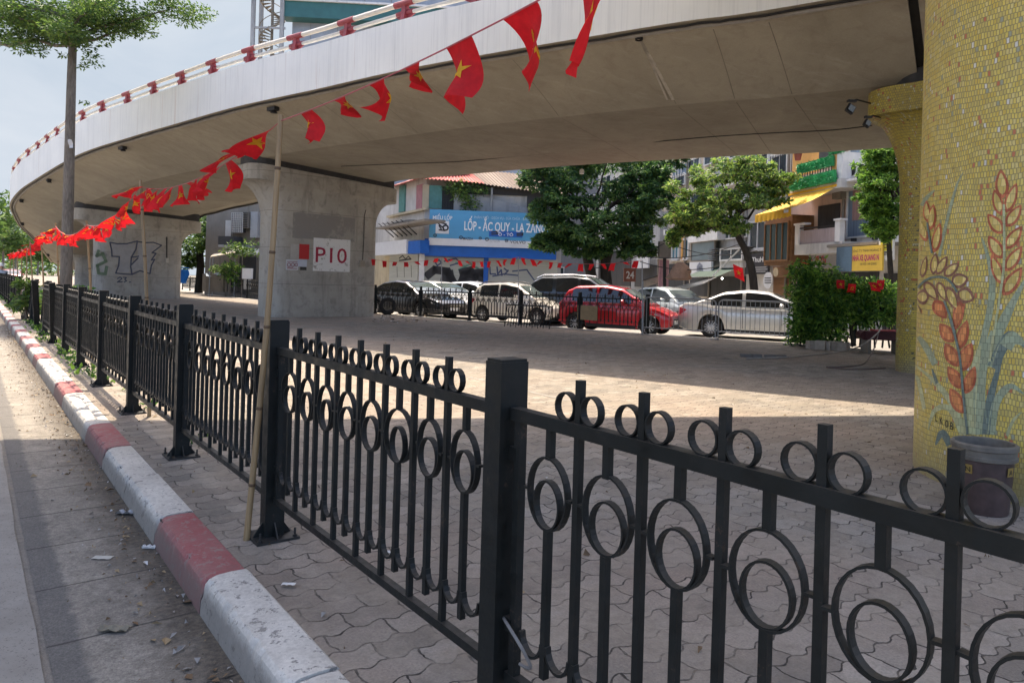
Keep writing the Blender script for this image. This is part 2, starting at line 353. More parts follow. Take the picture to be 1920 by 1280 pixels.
def iron_mat():
    t = NT('fence_paint', .5, 0, .28); v = t.coord(); n = t.noise(v, 14, 5, .7); f = t.noise(v, 70, 4, .7); w = t.noise(v, 4.5, 6, .75)
    c = t.ramp(n, [(.3, (.003, .0048, .0048)), (.7, (.0085, .0115, .0115))])
    geo = t.n('NewGeometry'); sp = t.n('SeparateXYZ'); t.l(geo.outputs['Normal'], sp.inputs[0])
    dust = t.math('MULTIPLY', t.ramp(t.math('ADD', sp.outputs[2], t.math('MULTIPLY', n, .8)), [(.75, 0), (1.35, 1)]), .55); c = t.mix(dust, c, (.06, .054, .046))
    c = t.mix(t.math('MULTIPLY', t.ramp(t.math('ADD', t.math('MULTIPLY', w, .6), t.math('MULTIPLY', f, .4)), [(.585, 0), (.61, 1)]), .75), c, (.05, .032, .022))
    c = t.mix(t.math('MULTIPLY', t.ramp(w, [(.45, 0), (.7, 1)]), .35), c, (.03, .029, .027))
    t.rough(t.ramp(n, [(.3, .38), (.7, .7)])); return t.base(c).bump(t.math('ADD', n, t.math('MULTIPLY', f, .5)), .3, .003).mat
M = dict(
 road=road_mat(), gutter=gutter_mat(), lane=lane_mat(), paver=paver_mat(),
 kerb_w=kerb_mat('kerb_white', (.7, .675, .61), wear=.55), kerb_r=kerb_mat('kerb_red', (.36, .075, .085), (.27, .19, .17), .53),
 dust=simple('dusty_ground', (.2, .18, .15), .95, .25, 8, .4),
 conc=concrete_mat('pier_concrete', (.3, .28, .24), (.45, .425, .37), True, .55), conc_d=concrete_mat('deck_concrete', (.24, .23, .21), (.33, .31, .28), False),
 soffit=soffit_mat(), fascia=fascia_mat(), dark=simple('dark_joint', (.02, .019, .018), .9, .3, 6),
 bear=simple('bearing_rubber', (.045, .045, .047), .8, .35, 6), cable=simple('black_cable', (.015, .014, .014), .6, .2, 20),
 iron=iron_mat(), iron_edge=simple('fence_paint_dusty', (.018, .018, .017), .55, .4, 12, .1),
 bamboo=bamboo_mat(), node=simple('bamboo_node', (.1, .06, .03), .7, .2, 30),
 flag=clothmat('flag_red', (.62, .012, .018)), star=clothmat('flag_yellow', (.85, .55, .03)),
 cord=simple('bunting_cord', (.45, .12, .13), .8, .2, 30),
 bark=simple('tree_bark', (.17, .15, .125), .95, .45, 7, .8, stretch=(3, 3, .8), bd=.03), bark_d=simple('dark_bark', (.03, .025, .02), .95, .4, 7, .8, stretch=(3, 3, .8), bd=.03),
 rail_r=simple('rail_red', (.3, .05, .06), .5, .2, 6), rail_w=simple('rail_white', (.66, .63, .56), .5, .15, 5),
 tyre=simple('tyre_rubber', (.018, .017, .017), .8, .3, 20, .2), rim=simple('alloy_rim', (.5, .5, .51), .3, .1, 8, 0, .8), glass=glassy('car_glass', (.02, .024, .025)),
 wshield=glassy('windscreen_glass', (.075, .095, .095), .04), blackpl=simple('black_trim', (.012, .012, .013), .5, .2, 20), chrome=simple('chrome_trim', (.6, .6, .6), .2, .05, 10, 0, .9),
 lamp=glassy('headlamp_glass', (.4, .42, .44), .1), tail=simple('tail_lamp', (.35, .01, .015), .2, .1, 10), plate=simple('plate_white', (.7, .7, .68), .5, .05, 10),
 galv=simple('galvanised_steel', (.28, .29, .3), .42, .2, 14, 0, .6), white=simple('white_paint', (.66, .66, .64), .6, .12, 3), offw=simple('aged_white', (.5, .5, .47), .8, .25, 2, .1),
)
# ================================================================== SKY BACKDROP (hazy bank of air low over the city)
t_ = NT('hazy_sky', 1.0); v_ = t_.map(t_.coord(), (1, 1, 2.2)); cl_ = t_.noise(v_, .0035, 6, .6, .4)
em_ = t_.n('Emission'); t_.l(t_.ramp(cl_, [(.3, (.145, .17, .2)), (.7, (.195, .21, .23))]), em_.inputs[0]); em_.inputs[1].default_value = 1.0; t_.l(em_.outputs[0], t_.t.nodes['Material Output'].inputs[0])
mb = MB(); ns_ = 72; mb.grid(lambda u, v: Vector((900 * math.sin(R(-110 + 200 * u)), 900 * math.cos(R(-110 + 200 * u)), -8 + 640 * v)), ns_, 1)
o = mb.build('sky', t_.mat, None, smooth=True); tag(o, 'pale hazy blue grey sky low over the city', 'sky', kind='structure')
# ================================================================== GROUND, ROADS, KERB
RZ = -0.15
def sheet(name, pts, z, mat, label, cat, sub=None):
    mb = MB(); mb.add([(p[0], p[1], z) for p in pts], [list(range(len(pts)))])
    o = mb.build(name, mat); tag(o, label, cat, kind='structure'); return o
sheet('ground', [(-900, -300), (900, -300), (900, 900), (-900, 900)], RZ - .012, M['dust'], 'dusty city ground reaching beyond the streets and buildings', 'ground')
KIN, KOUT = 1.066, .866          # kerb top: inner and outer distance from the camera line
GUT = .285                       # gutter / lane edge
A0, A1 = -9.0, 230.0
sheet('road', [FE(A0, -14), FE(A0, KOUT + .1), FE(A1, KOUT + .1), FE(A1, -14)], RZ - .004, M['road'], 'grey asphalt street running along the kerb and fence to the left', 'road')
sheet('gutter', [FE(A0, GUT), FE(A0, KOUT + .1), FE(120, KOUT + .1), FE(120, GUT)], RZ, M['gutter'], 'grimy concrete gutter strip with cross joints beside the kerb', 'gutter')
# ragged edged worn line at the lane edge
mb = MB(); rr = random.Random(3); L = []; Rr = []
a = A0
while a < 120:
    L.append(FE(a, -.42 + .008 * rr.gauss(0, 1), 0)); Rr.append(FE(a, GUT - .03 + .004 * rr.gauss(0, 1), 0)); a += .35 if a < 20 else 3
for i in range(len(L) - 1): mb.add([L[i], Rr[i], Rr[i + 1], L[i + 1]], [(0, 1, 2, 3)])
o = mb.build('lane_marking', M['lane']); o.location.z = RZ + .004; tag(o, 'broad worn pale paint band along the edge of the street', 'road marking', kind='structure')
# far kerb polyline (edge of the paved island on the side of the parked cars)
FAR = [G(*p) for p in ((1700, 663), (1480, 644), (1210, 627), (880, 602), (700, 587), (480, 563), (338, 546))]
FARX = [FAR[0] + (FAR[0] - FAR[1]).normalized() * 9] + FAR + [FAR[-1] + D * 40, FAR[-1] + D * 130]
isl = [FE(A0, KIN - .01), ] + [Vector((16, -9, 0))] + FARX + [FE(A1, KIN - .01)]
sheet('side_street', [(FARX[0] + Vector((14, -6, 0)))] + [p - Vector((.2, .25, 0)) for p in FARX] + [FARX[-1] + Vector((0, 60, 0)), Vector((90, 120, 0)), Vector((90, 0, 0))], RZ - .006, simple('pale_asphalt', (.25, .235, .215), .9, .2, 3, .3), 'pale asphalt side street behind the parked cars', 'road')  # asphalt here is pale all over, its own tone
mb = MB(); n_ = len(isl)
mb.add([(p[0], p[1], 0) for p in isl], [list(range(n_))])
mb.add([(p[0], p[1], 0) for p in isl] + [(p[0], p[1], RZ - .02) for p in isl], [[i, (i + 1) % n_, n_ + (i + 1) % n_, n_ + i] for i in range(n_)], 1)
pav = mb.build('pavement', [M['paver'], M['conc_d']]); tag(pav, 'worn interlocking paver island under the flyover', 'pavement', kind='structure')
bm = bmesh.new(); bm.from_mesh(pav.data); bmesh.ops.triangulate(bm, faces=[f for f in bm.faces if len(f.verts) > 4]); bmesh.ops.recalc_face_normals(bm, faces=bm.faces); bm.to_mesh(pav.data); bm.free()
# far kerb strip, pale worn stone
mb = MB()
for i in range(1, len(FARX) - 2):
    p, q = FARX[i], FARX[i + 1]; t = (q - p).normalized(); n2 = Vector((t.y, -t.x, 0))
    if n2.dot(Vector((0, 1, 0))) < 0: n2 = -n2
    mb.box8([p - n2 * .15 + UP * -.19, q - n2 * .15 + UP * -.19, q + n2 * .1 + UP * -.19, p + n2 * .1 + UP * -.19, p - n2 * .15 + UP * .022, q - n2 * .15 + UP * .022, q + n2 * .1 + UP * .022, p + n2 * .1 + UP * .022])
o = mb.build('far_kerb', simple('pale_kerb_stone', (.42, .39, .34), .85, .2, 6, .3)); tag(o, 'pale worn kerb under the far fence by the parked cars', 'kerb', kind='structure')
# thin painted line on the pavers
wl = [G(*p, .004) for p in ((545, 631), (700, 664), (880, 706), (990, 733), (1062, 750))]
mb = MB()
for i in range(len(wl) - 1):
    t = (wl[i + 1] - wl[i]).normalized(); nn = Vector((t.y, -t.x, 0)) * .03
    mb.add([wl[i] - nn, wl[i + 1] - nn, wl[i + 1] + nn, wl[i] + nn], [(0, 1, 2, 3)])
o = mb.build('painted_line', M['lane']); tag(o, 'thin faded white line painted on the pavers', 'road marking', kind='structure')

# near kerb: red and white painted stones, broken and rounded edge
def gpx(px, py): g = G(px, py); return g.dot(D)
bounds = [gpx(398, 1083), gpx(312, 968), gpx(215, 838), gpx(184, 795), gpx(138, 737), gpx(128, 716), gpx(98, 672)]
LB = bounds[:]
LB = [bounds[0] - 1.35, bounds[0] - 1.15] if False else []
mb = MB(); rr = random.Random(11)
seq = [(A0, bounds[0], 0), (bounds[0], bounds[1], 1), (bounds[1], bounds[2], 0), (bounds[2], bounds[3], 1), (bounds[3], bounds[4], 0), (bounds[4], bounds[5], 1), (bounds[5], bounds[6], 0)]
a = bounds[6]; c = 1
while a < 70:
    l = .75 if c else 1.15
    seq.append((a, a + l, c)); a += l; c = 1 - c
seq.append((a, A1, 0))
def kring(a, dz, jo):
    P = [(KOUT - .014, RZ - .03), (KOUT - .008, -.09), (KOUT + jo * .3, -.034 - jo * .8), (KOUT + .004 + jo * .7, -.016 - jo * .5), (KOUT + .02 + jo, .002 - jo * .1), (KOUT + .045 + jo * .5, .006), (KOUT + .12, .009), (KIN - .014, .006), (KIN + .004, -.01), (KIN + .004, RZ)]
    return [FE(a, d, z + dz * (z > -.05)) for d, z in P]
for (p, q, c) in seq:
    near = p < 16
    stones = max(1, int(round((q - p) / 1.0))) if near else 1
    for s_ in range(stones):
        x0 = p + (q - p) * s_ / stones + .0055; x1 = p + (q - p) * (s_ + 1) / stones - .0055
        if q - p > 40: x0, x1 = p, q
        dz = rr.uniform(-.006, .006); k = max(1, int((x1 - x0) / .018)) if near and x0 > -2 else 2
        st = rr.uniform(0, 9)
        rings = [kring(x0 + (x1 - x0) * i / k, dz, (.014 if i in (0, k) else 0) + max(0, .006 * math.sin(st + i * .37) + .005 * math.sin(st * 3 + i * 1.3) + rr.gauss(0, .003) + (.02 if rr.random() < .03 else 0)) if k > 2 else 0) for i in range(k + 1)]
        mb.loft(rings, c, closed=False)
mb.box8([FE(A0, KOUT + .02, RZ), FE(40, KOUT + .02, RZ), FE(40, KIN - .004, RZ), FE(A0, KIN - .004, RZ), FE(A0, KOUT + .02, -.012), FE(40, KOUT + .02, -.012), FE(40, KIN - .004, -.012), FE(A0, KIN - .004, -.012)], 2)
o = mb.build('kerb', [M['kerb_w'], M['kerb_r'], M['dark']], smooth=24); tag(o, 'chipped kerb painted in red and white stretches beside the road', 'kerb', kind='structure')

# ================================================================== FLYOVER
NE = [Vector((17.5, 2.4, 5.72)), Vector((10.6, 7.1, 5.8)), Vector((4.37, 11.33, 5.85))]
for px, py, e in ((1240, 47, 5.9), (800, 122, 5.98), (590, 168, 6.03), (440, 201, 6.03), (325, 233.5, 6.02), (250, 255.5, 5.99), (144, 291, 5.82), (60, 340, 5.52), (32, 361, 5.2), (18, 383, 4.82), (23, 402, 4.45), (37, 426, 3.95), (60, 448, 3.45), (95, 492, 2.0)):
    r = ray(px, py); Y = (e - CAMZ) / r.z; p = CAM + r * Y; p.z = e; NE.append(p)
SP = catmull(NE, 8)
SP = [SP[i] for i in range(len(SP))]
W, TILT = 9.0, -.065
def frame(i):
    t = (SP[min(i + 1, len(SP) - 1)] - SP[max(i - 1, 0)]); t.z = 0; t.normalize()
    n = Vector((t.y, -t.x, 0))
    return SP[i], t, n
def fh(i):  # height of the outer face, a little taller towards the far end
    return 1.12 + .45 * min(1, max(0, (SP[i].y - 18) / 30))
WG, BX = 2.25, .70
def wing(o_): return -BX * (o_ / WG) ** 1.25
def section(i, ext=0):
    H = fh(i)
    P = [(0, 0, 0), (0, H, 1), (.24, H, 1), (.26, H - .62, 1)]
    P += [(W - .26, H - .62, 0), (W - .24, H, 1), (W, H, 1), (W, 0, 0), (W - .14, 0, 0), (W - .16, .07, 0)]
    for k in range(0, 9):
        x = .3 + (WG - .3) * k / 8; P.append((W - x, wing(x), 0))
    for k in range(8, -1, -1):
        x = .3 + (WG - .3) * k / 8; P.append((x, wing(x), 0))
    P += [(.16, .07, 0), (.14, 0, 0)]
    p, t, n = frame(i)
    return [p + n * o_ + UP * (z + TILT * o_) for o_, z, _ in P], [m for _, _, m in P]
def seg_mesh(i0, i1):
    mb = MB(); rings = []
    for i in range(i0, i1 + 1): r_, mm = section(i); rings.append(r_)
    nn = len(rings[0])
    def mf(i, k):
        if k in (0, 1, 2): return 1
        if k in (3,): return 2
        if k in (4, 5, 6): return 1
        return 0
    mb.loft(rings, mf); return mb
# joint station: next to the far mosaic column
C2 = G(1693, 694); 
JI = min(range(len(SP)), key=lambda i: abs((frame(i)[0] - (C2 + Vector((.55, .35, 0)))).dot(frame(i)[1])))
fly = thing('flyover', 'long curved concrete flyover with pale side walls crossing the whole picture', 'flyover', (0, 0, 0))
seg_mesh(JI, len(SP) - 1).build('deck', [M['soffit'], M['fascia'], M['conc_d']], fly, smooth=14)
# the deck beyond the expansion joint
SAVE = SP[JI].copy(); tj = frame(JI)[1]
mbj = MB(); rings = [section(i)[0] for i in range(0, JI + 1)]
rings[-1] = [p - tj * .14 for p in rings[-1]]
mbj.loft(rings, lambda i, k: 1 if k in (0, 1, 2, 4, 5, 6) else 2 if k == 3 else 0); mbj.build('deck', [M['soffit'], M['fascia'], M['conc_d']], fly, smooth=14)
r0 = section(JI)[0]; cen = sum(r0, Vector()) / len(r0)
mbj = MB(); mbj.loft([[cen + (p - cen) * .95 - tj * .2 for p in r0], [cen + (p - cen) * .95 + tj * .02 for p in r0]]); mbj.build('expansion_joint', M['dark'], fly)
# drip channel, gutter pipe and cables under the outer edge
def along(i, o_, z): p, t, n = frame(i); return p + n * o_ + UP * (z + TILT * o_)
mb = MB(); mb.tube([along(i, .2, -.035 + .0) for i in range(JI, len(SP) - 6)], .035, 6); mb.build('drain_pipe', simple('grey_pipe', (.3, .285, .26), .6, .2, 6), fly, smooth=True)
mb = MB(); mb.tube([along(i, .1, -.03 + .012 * math.sin(i * 2.1)) for i in range(JI, len(SP) - 6)], .022, 5); mb.build('edge_cable', M['cable'], fly)
mb = MB(); mb.tube([along(i, W - .12, -.06 + .02 * math.sin(i * 1.3)) for i in range(30, len(SP) - 5)], .05, 5); mb.build('edge_cable', M['cable'], fly)
# guard rail on the outer parapet: two pipes, red clamps and curved red brackets
dist = [0.0]
for i in range(1, len(SP)): dist.append(dist[-1] + (SP[i] - SP[i - 1]).length)
def onrail(s, o_, z):
    k = max(0, min(len(SP) - 2, next((j for j in range(1, len(SP)) if dist[j] > s), len(SP) - 1) - 1)); f = (s - dist[k]) / (dist[k + 1] - dist[k])
    a_, b_ = along(k, o_, z + fh(k)), along(k + 1, o_, z + fh(k + 1)); return a_.lerp(b_, f)
STEP = 2.05; s0 = dist[16]; NB = int((dist[-7] - s0) / STEP)
railing = fly
up = MB(); lo = MB()
for name, z, rad, o_ in (('hand_rail', .4, .062, .1), ('lower_rail', .19, .048, .14)):
    mb = MB(); mb.tube([onrail(s0 + k * STEP / 4, o_, z) for k in range(NB * 4 + 1)], rad, 8); mb.build(name, M['rail_w'], railing, smooth=True)
br_me = None
for k in range(NB + 1):
    s = s0 + k * STEP + .2
    mb = MB(); a_, b_ = onrail(s - .02, 0, 0), onrail(s + .02, 0, 0); t = (b_ - a_).normalized(); nrm = Vector((t.y, -t.x, 0)).normalized(); p = onrail(s, 0, 0)
    prof = [(.02, .0), (.05, .14), (.07, .27), (.06, .42), (.16, .42), (.2, .3), (.24, .16), (.26, .0)]
    mb.prism([p + nrm * x + UP * (z - .01) - t * .06 for x, z in prof], t * .12)
    for sg in (-1, 1):
        mb.prism([p + nrm * (.13) + t * sg * .05 + UP * .02, p + nrm * .13 + t * sg * .05 + UP * .26, p + nrm * .13 + t * sg * .33 + UP * .24, p + nrm * .13 + t * sg * .26 + UP * .19, p + nrm * .13 + t * sg * .33 + UP * .14], nrm * .02)
    if k < 26:
        mb.tube([onrail(s - .3, .1, .4), onrail(s, .1, .4), onrail(s + .3, .1, .4)], .072, 10); mb.tube([onrail(s - .26, .14, .19), onrail(s, .14, .19), onrail(s + .26, .14, .19)], .056, 8)
    mb.build('rail_bracket', M['rail_r'], railing)
# faint formwork joints across the underside
FJ = simple('formwork_line', (.2, .18, .145), .9, .3, 3)
for i in range(JI + 3, len(SP) - 10, 4):
    p, t, n = frame(i); rows = []
    for k in range(41):
        o_ = .32 + (W - .64) * k / 40; z = max(-BX, wing(min(o_, W - o_))) - .003; q = p + n * o_ + UP * (z + TILT * o_); rows += [q - t * .008, q + t * .008]
    mb = MB(); mb.add(rows, [[2 * k, 2 * k + 1, 2 * k + 3, 2 * k + 2] for k in range(40)]); mb.build('formwork_joint', FJ, fly)
# lamp fixtures under the outer wing
for px, py in ((516, 199), (227, 268), (85, 335), (42, 376), (50, 417), (83, 480)):
    r = ray(px, py); best = min(range(len(SP)), key=lambda i: ((along(i, .32, -.1) - CAM).normalized() - r.normalized()).length)
    p = along(best, .34, -.13); _, t, n = frame(best); mb = MB()
    mb.box(p, (.34, .16, .1), 0, t, n); mb.box(p + UP * .08, (.06, .06, .12), 0, t, n); mb.lathe(p - UP * .05 + n * .03, [(.07, 0), (.1, -.05), (.02, -.055)], 10); mb.build('lamp_fixture', M['cable'], fly)
# sagging cable across the soffit
mb = MB(); cpts = []
for px, py in ((640, 312), (740, 308), (850, 303), (950, 296), (1040, 285), (1110, 276), (1200, 268), (1330, 257), (1450, 250), (1560, 243), (1635, 237)):
    r = ray(px, py); best = None
    for i in range(len(SP) - 1):
        for o_ in [x * .25 for x in range(8, 30)]:
            q = along(i, o_, -BX - .03); dd = ((q - CAM).normalized() - r.normalized()).length
            if best is None or dd < best[0]: best = (dd, q)
    q = best[1]; Y = q.y; cpts.append(CAM + r * Y)
cpts = [p + UP * .018 * math.sin(k * 2.7) for k, p in enumerate(cpts)]
mb.tube(catmull(cpts, 3), .011, 5); mb.build('soffit_cable', M['cable'], fly)
def soff(px, py):
    r = ray(px, py).normalized(); best = None
    for i in range(0, len(SP) - 1):
        for k in range(1, 40):
            o_ = .2 + k * .07; q = along(i, o_, max(-BX, wing(o_)) - .004); dd = ((q - CAM).normalized() - r).length
            if best is None or dd < best[0]: best = (dd, q, i)
    q0 = best[1]; return q0
mb = MB(); q = [soff(*p) for p in ((1190, 74), (1216, 95), (1236, 120), (1250, 150), (1262, 188))]
for k in range(len(q) - 1):
    for dx, w_ in ((0, .05), (.13, .03), (-.1, .02)): mb.add([q[k] + Vector((dx * k / 3 - w_, 0, 0)), q[k] + Vector((dx * k / 3 + w_, 0, 0)), q[k + 1] + Vector((dx * (k + 1) / 3 + w_, 0, 0)), q[k + 1] + Vector((dx * (k + 1) / 3 - w_, 0, 0))], [(0, 1, 2, 3)])
mb.build('leak_stain', simple('lime_stain', (.5, .46, .39), .9, .3, 6), fly)
mb = MB(); mb.lathe(q[0] + UP * .01, [(.07, .05), (.07, -.05), (.05, -.05), (.045, .05)], 14); mb.build('drain_hole', M['dark'], fly)

# unseen second deck (slip road): added for the foreground shade, shaped for sky light
ramp = thing('slip_road_deck', 'unseen concrete slip road deck added overhead to shade the near pavement', 'flyover', (0, 0, 0))
e0, e1 = Vector((-31.2, 5.1, 0)), Vector((3.8, 11.2, 0))
i_m = min(range(len(SP)), key=lambda i: (SP[i].xy - Vector((4.9, 10.5))).length)
poly = [e0, Vector((-4.4, 9.7, 0)), e1, Vector((5.2, 10.9, 0)), Vector((10.4, 8.2, 0)), Vector((17.2, 3.6, 0)), Vector((17, -1, 0)), Vector((5, 3.9, 0)), Vector((-4, 3.5, 0)), Vector((-31, -1, 0))]
mb = MB(); mb.prism([p + UP * 7.6 for p in poly], UP * .55); mb.build('deck', M['soffit'], ramp)
mb = MB(); mb.prism([p + UP * 8.15 for p in (e0, Vector((-4.4, 9.7, 0)), e1, e1 + Vector((.05, -.25, 0)), Vector((-4.35, 9.45, 0)), e0 + Vector((.05, -.25, 0)))], UP * .6); mb.build('parapet', M['fascia'], ramp)
mb = MB(); mb.prism([Vector(p) + UP * 6.9 for p in ((-30, 3.6, 0), (-4, 8.2, 0), (4.6, 9.4, 0), (13, 5, 0), (14, 1.6, 0), (5, 5.4, 0), (-4, 5, 0), (-30, .4, 0))], UP * .69); mb.build('box_girder', M['soffit'], ramp)

# ================================================================== PIERS
def pier(name, label, ca, ax, L, T, ztop, mat, flare=.78, tflare=.12, zf=(2.95, 4.3), group=None, pad=.07, tilt=0.0):
    """ca: centre of the near end on the ground, ax: unit vector along the wall, L length, T thickness"""
    t = thing(name, label, 'pier', (ca.x, ca.y, 0), group); side = Vector((ax.y, -ax.x, 0))
    def ring(z, e, te, inset=0):
        T2 = T / 2 + te - inset; rr_ = min(T2, .55); P = []
        u0, u1 = -e + inset, L + e - inset
        for cu, cv, a0 in ((u0 + rr_, -T2 + rr_, 180), (u1 - rr_, -T2 + rr_, 270), (u1 - rr_, T2 - rr_, 0), (u0 + rr_, T2 - rr_, 90)):
            for k in range(7):
                g = R(a0 + 15 * k); P.append(ca + ax * (cu + rr_ * math.cos(g)) + side * (cv + rr_ * math.sin(g)) + UP * (z + tilt * (cu + rr_ * math.cos(g)) * max(0, min(1, (z - zf[0]) / (zf[1] - zf[0])))))
        return P
    rings = [ring(-.02, 0, 0), ring(.6, 0, 0), ring(zf[0] * .6, 0, 0), ring(zf[0], 0, 0)]
    for k in range(1, 13):
        g = math.pi / 2 * k / 12; rings.append(ring(zf[0] + (zf[1] - zf[0]) * math.sin(g), flare * (1 - math.cos(g)), tflare * (1 - math.cos(g))))
    rings += [ring(zf[1] + .03, flare, tflare), ring(ztop, flare, tflare)]
    mb = MB(); mb.loft(rings); mb.build('shaft', mat, t, smooth=True)
    mb = MB(); mb.loft([ring(ztop + .003, flare, tflare, pad), ring(ztop + .4, flare, tflare, pad)]); mb.build('bearing_pad', M['bear'], t)
    return t, side
# main pier
A10 = Vector((.74, .67, 0)).normalized(); T10 = 1.5
c10 = G(482, 592) + A10 * .0; c10 = Vector((c10.x, c10.y, 0))
S10 = Vector((A10.y, -A10.x, 0))
c10 = c10 - S10 * (-.35)
p10, _ = pier('bridge_pier', 'broad concrete pier with a red P10 painted on a white patch', c10, A10, 4.1, T10, 4.95, M['conc'], zf=(3.3, 4.45), tilt=-.055)
PL10 = Plane(c10 + S10 * (T10 / 2), A10)
A9 = Vector((.78, .62, 0)).normalized(); T9 = 1.5
c9 = G(172, 558); c9 = Vector((c9.x, c9.y, 0)); S9 = Vector((A9.y, -A9.x, 0)); c9 = c9 - S9 * (-.2)
p9, _ = pier('bridge_pier', 'broad concrete pier with blue outlined graffiti letters and a small 23', c9, A9, 4.1, T9, 4.42, M['conc'], zf=(2.75, 3.85), flare=.95, tilt=-.05)
PL9 = Plane(c9 + S9 * (T9 / 2), A9)
c8 = at(140, 530, 52); c8.z = 0; A8 = Vector((.9, .43, 0)).normalized()
pier('bridge_pier', 'farthest concrete pier half hidden behind the left tree trunk', c8, A8, 3.6, 1.5, 2.9, M['conc'], zf=(1.7, 2.5))
# ================================================================== MARKS ON THE PIERS
def plate(pl, x0, y0, x1, y1, d, th, name, mat, parent):
    u0, u1, z0, z1 = pl.rect(x0, y0, x1, y1); mb = MB(); mb.pbox(pl, u0, u1, z0, z1, d, d + th); return mb.build(name, mat, parent), (u0, u1, z0, z1)
def strokes(pl, lines, w, d, mb, m=0, conv=None):
    """ribbons on a wall; lines in picture points"""
    for ln in lines:
        P = [pl.uz(*(conv(*p) if conv else p)) for p in ln]
        for k in range(len(P) - 1):
            a, b = Vector((P[k][0], P[k][1])), Vector((P[k + 1][0], P[k + 1][1])); t = (b - a)
            if t.length < 1e-5: continue
            t.normalize(); q = Vector((-t.y, t.x)) * w / 2; a = a - t * w * .3; b = b + t * w * .3
            mb.add([pl.pt(*(a - q), d), pl.pt(*(b - q), d), pl.pt(*(b + q), d), pl.pt(*(a + q), d)], [(0, 1, 2, 3)], m)
def patch_mat(name, col, under, th=.5, scale=5):
    t = NT(name, .8); v = t.coord(); n = t.noise(v, scale, 6, .75); n2 = t.noise(v, 1.2, 3)
    f = t.ramp(t.math('ADD', t.math('MULTIPLY', n, .75), t.math('MULTIPLY', n2, .25)), [(th, 0), (th + .05, 1)])
    return t.base(t.mix(f, col, under)).mat
CU = (.33, .31, .27)
z4 = lambda zx, zy: (400 + zx / 3.765, 280 + zy / 3.765)
plate(PL10, *z4(705, 632), *z4(965, 862), .0, .004, 'painted_patch', patch_mat('patch_white', (.72, .71, .68), CU, .55, 7), p10)
mb = MB(); u0, u1, zz0, zz1 = PL10.rect(*z4(722, 690), *z4(942, 800))
mb.text('P10', PL10, u0, u1, zz0, (zz1 - zz0), .006, bold=.006); mb.build('lettering', patch_mat('letter_red', (.33, .02, .05), (.5, .46, .44), .6, 9), p10)
plate(PL10, *z4(606, 670), *z4(676, 775), 0, .006, 'red_panel', patch_mat('panel_red', (.45, .03, .03), (.35, .12, .1), .6), p10)
plate(PL10, *z4(545, 668), *z4(604, 775), 0, .003, 'painted_patch', simple('patch_pale', (.42, .4, .36), .85, .15, 4), p10)
plate(PL10, *z4(512, 778), *z4(600, 852), 0, .005, 'notice', simple('notice_white', (.55, .56, .57), .6, .1, 4), p10)
plate(PL10, *z4(596, 778), *z4(660, 828), .005, .003, 'notice', simple('notice_bluish', (.5, .53, .6), .6, .1, 4), p10)
plate(PL10, *z4(612, 830), *z4(657, 853), 0, .005, 'notice', simple('notice_black', (.03, .03, .03), .6, .1, 4), p10)
mb = MB()
for cx, r_, col in ((533, 12, 0), (560, 12, 0), (585, 10, 0)):
    strokes(PL10, [[(cx + r_ * math.cos(k * .6), 815 + r_ * math.sin(k * .6)) for k in range(12)]], .03, .007, mb, 0, z4)
strokes(PL10, [[(522, 792), (592, 794)], [(522, 840), (590, 842)], [(522, 834), (560, 835)]], .025, .007, mb, 0, z4)
mb.build('notice_print', simple('print_grey_red', (.35, .18, .2), .7, .3, 30), p10)
plate(PL10, *z4(560, 415), *z4(1000, 640), 0, .0025, 'painted_patch', patch_mat('grey_overpaint', (.25, .235, .215), CU, .52, 1.4), p10)
mb = MB(); strokes(PL10, [[(1102, 205), (1098, 300), (1082, 400), (1064, 470), (1060, 640), (1052, 780)]], .028, .02, mb, 0, z4)
mb.build('power_cable', M['cable'], p10); plate(PL10, *z4(1030, 785), *z4(1062, 828), 0, .07, 'socket_box', simple('socket_beige', (.3, .26, .2), .6, .2, 10), p10)
# graffiti on the second pier
z2 = lambda zx, zy: (zx / 4, 300 + zy / 4)
mb = MB(); strokes(PL9, [[(825, 618), (880, 628), (950, 628), (1030, 608), (1020, 670), (985, 730), (980, 800), (990, 858), (930, 855), (868, 848), (890, 790), (895, 725), (840, 722), (838, 680), (825, 618)],
  [(1030, 612), (1090, 620), (1150, 618), (1212, 640), (1140, 695), (1170, 700), (1135, 750), (1160, 745), (1135, 790), (1125, 852), (1050, 830), (990, 858)], [(985, 730), (1040, 722)], [(985, 785), (1035, 735)]], .065, .004, mb, 0, z2)
SPB = simple('spray_blue', (.055, .065, .105), .7, .3, 8); mb.build('graffiti', SPB, p9); mb = MB()
strokes(PL9, [[(880, 890), (900, 878), (915, 888), (895, 905), (880, 915), (918, 912)]], .05, .004, mb, 0, z2); mb.build('graffiti_digit', SPB, p9); mb = MB()
strokes(PL9, [[(925, 880), (948, 882), (935, 895), (950, 905), (930, 916)]], .05, .004, mb, 0, z2)
mb.build('graffiti_digit', SPB, p9); mb = MB(); strokes(PL9, [[(970, 916), (980, 914)]], .05, .004, mb, 0, z2); mb.build('graffiti_dot', SPB, p9)
mb = MB(); strokes(PL9, [[(740, 680), (725, 720), (770, 700), (795, 760), (730, 790), (740, 850), (790, 855), (800, 800)]], .14, .003, mb, 0, z2); mb.build('graffiti', simple('spray_green', (.17, .23, .15), .8, .2, 8), p9)
SILV = simple('spray_silver', (.33, .325, .32), .7, .15, 5)
for pp in (((840, 632), (1015, 630), (1010, 670), (975, 725), (972, 845), (885, 840), (905, 715), (850, 708)), ((1030, 625), (1190, 642), (1130, 690), (1120, 840), (1050, 820), (995, 840), (990, 790), (1035, 735))):
    P = [PL9.uz(*z2(*p)) for p in pp]; mb = MB(); mb.add([PL9.pt(u, z, .002) for u, z in P], [list(range(len(P)))]); mb.build('graffiti', SILV, p9)
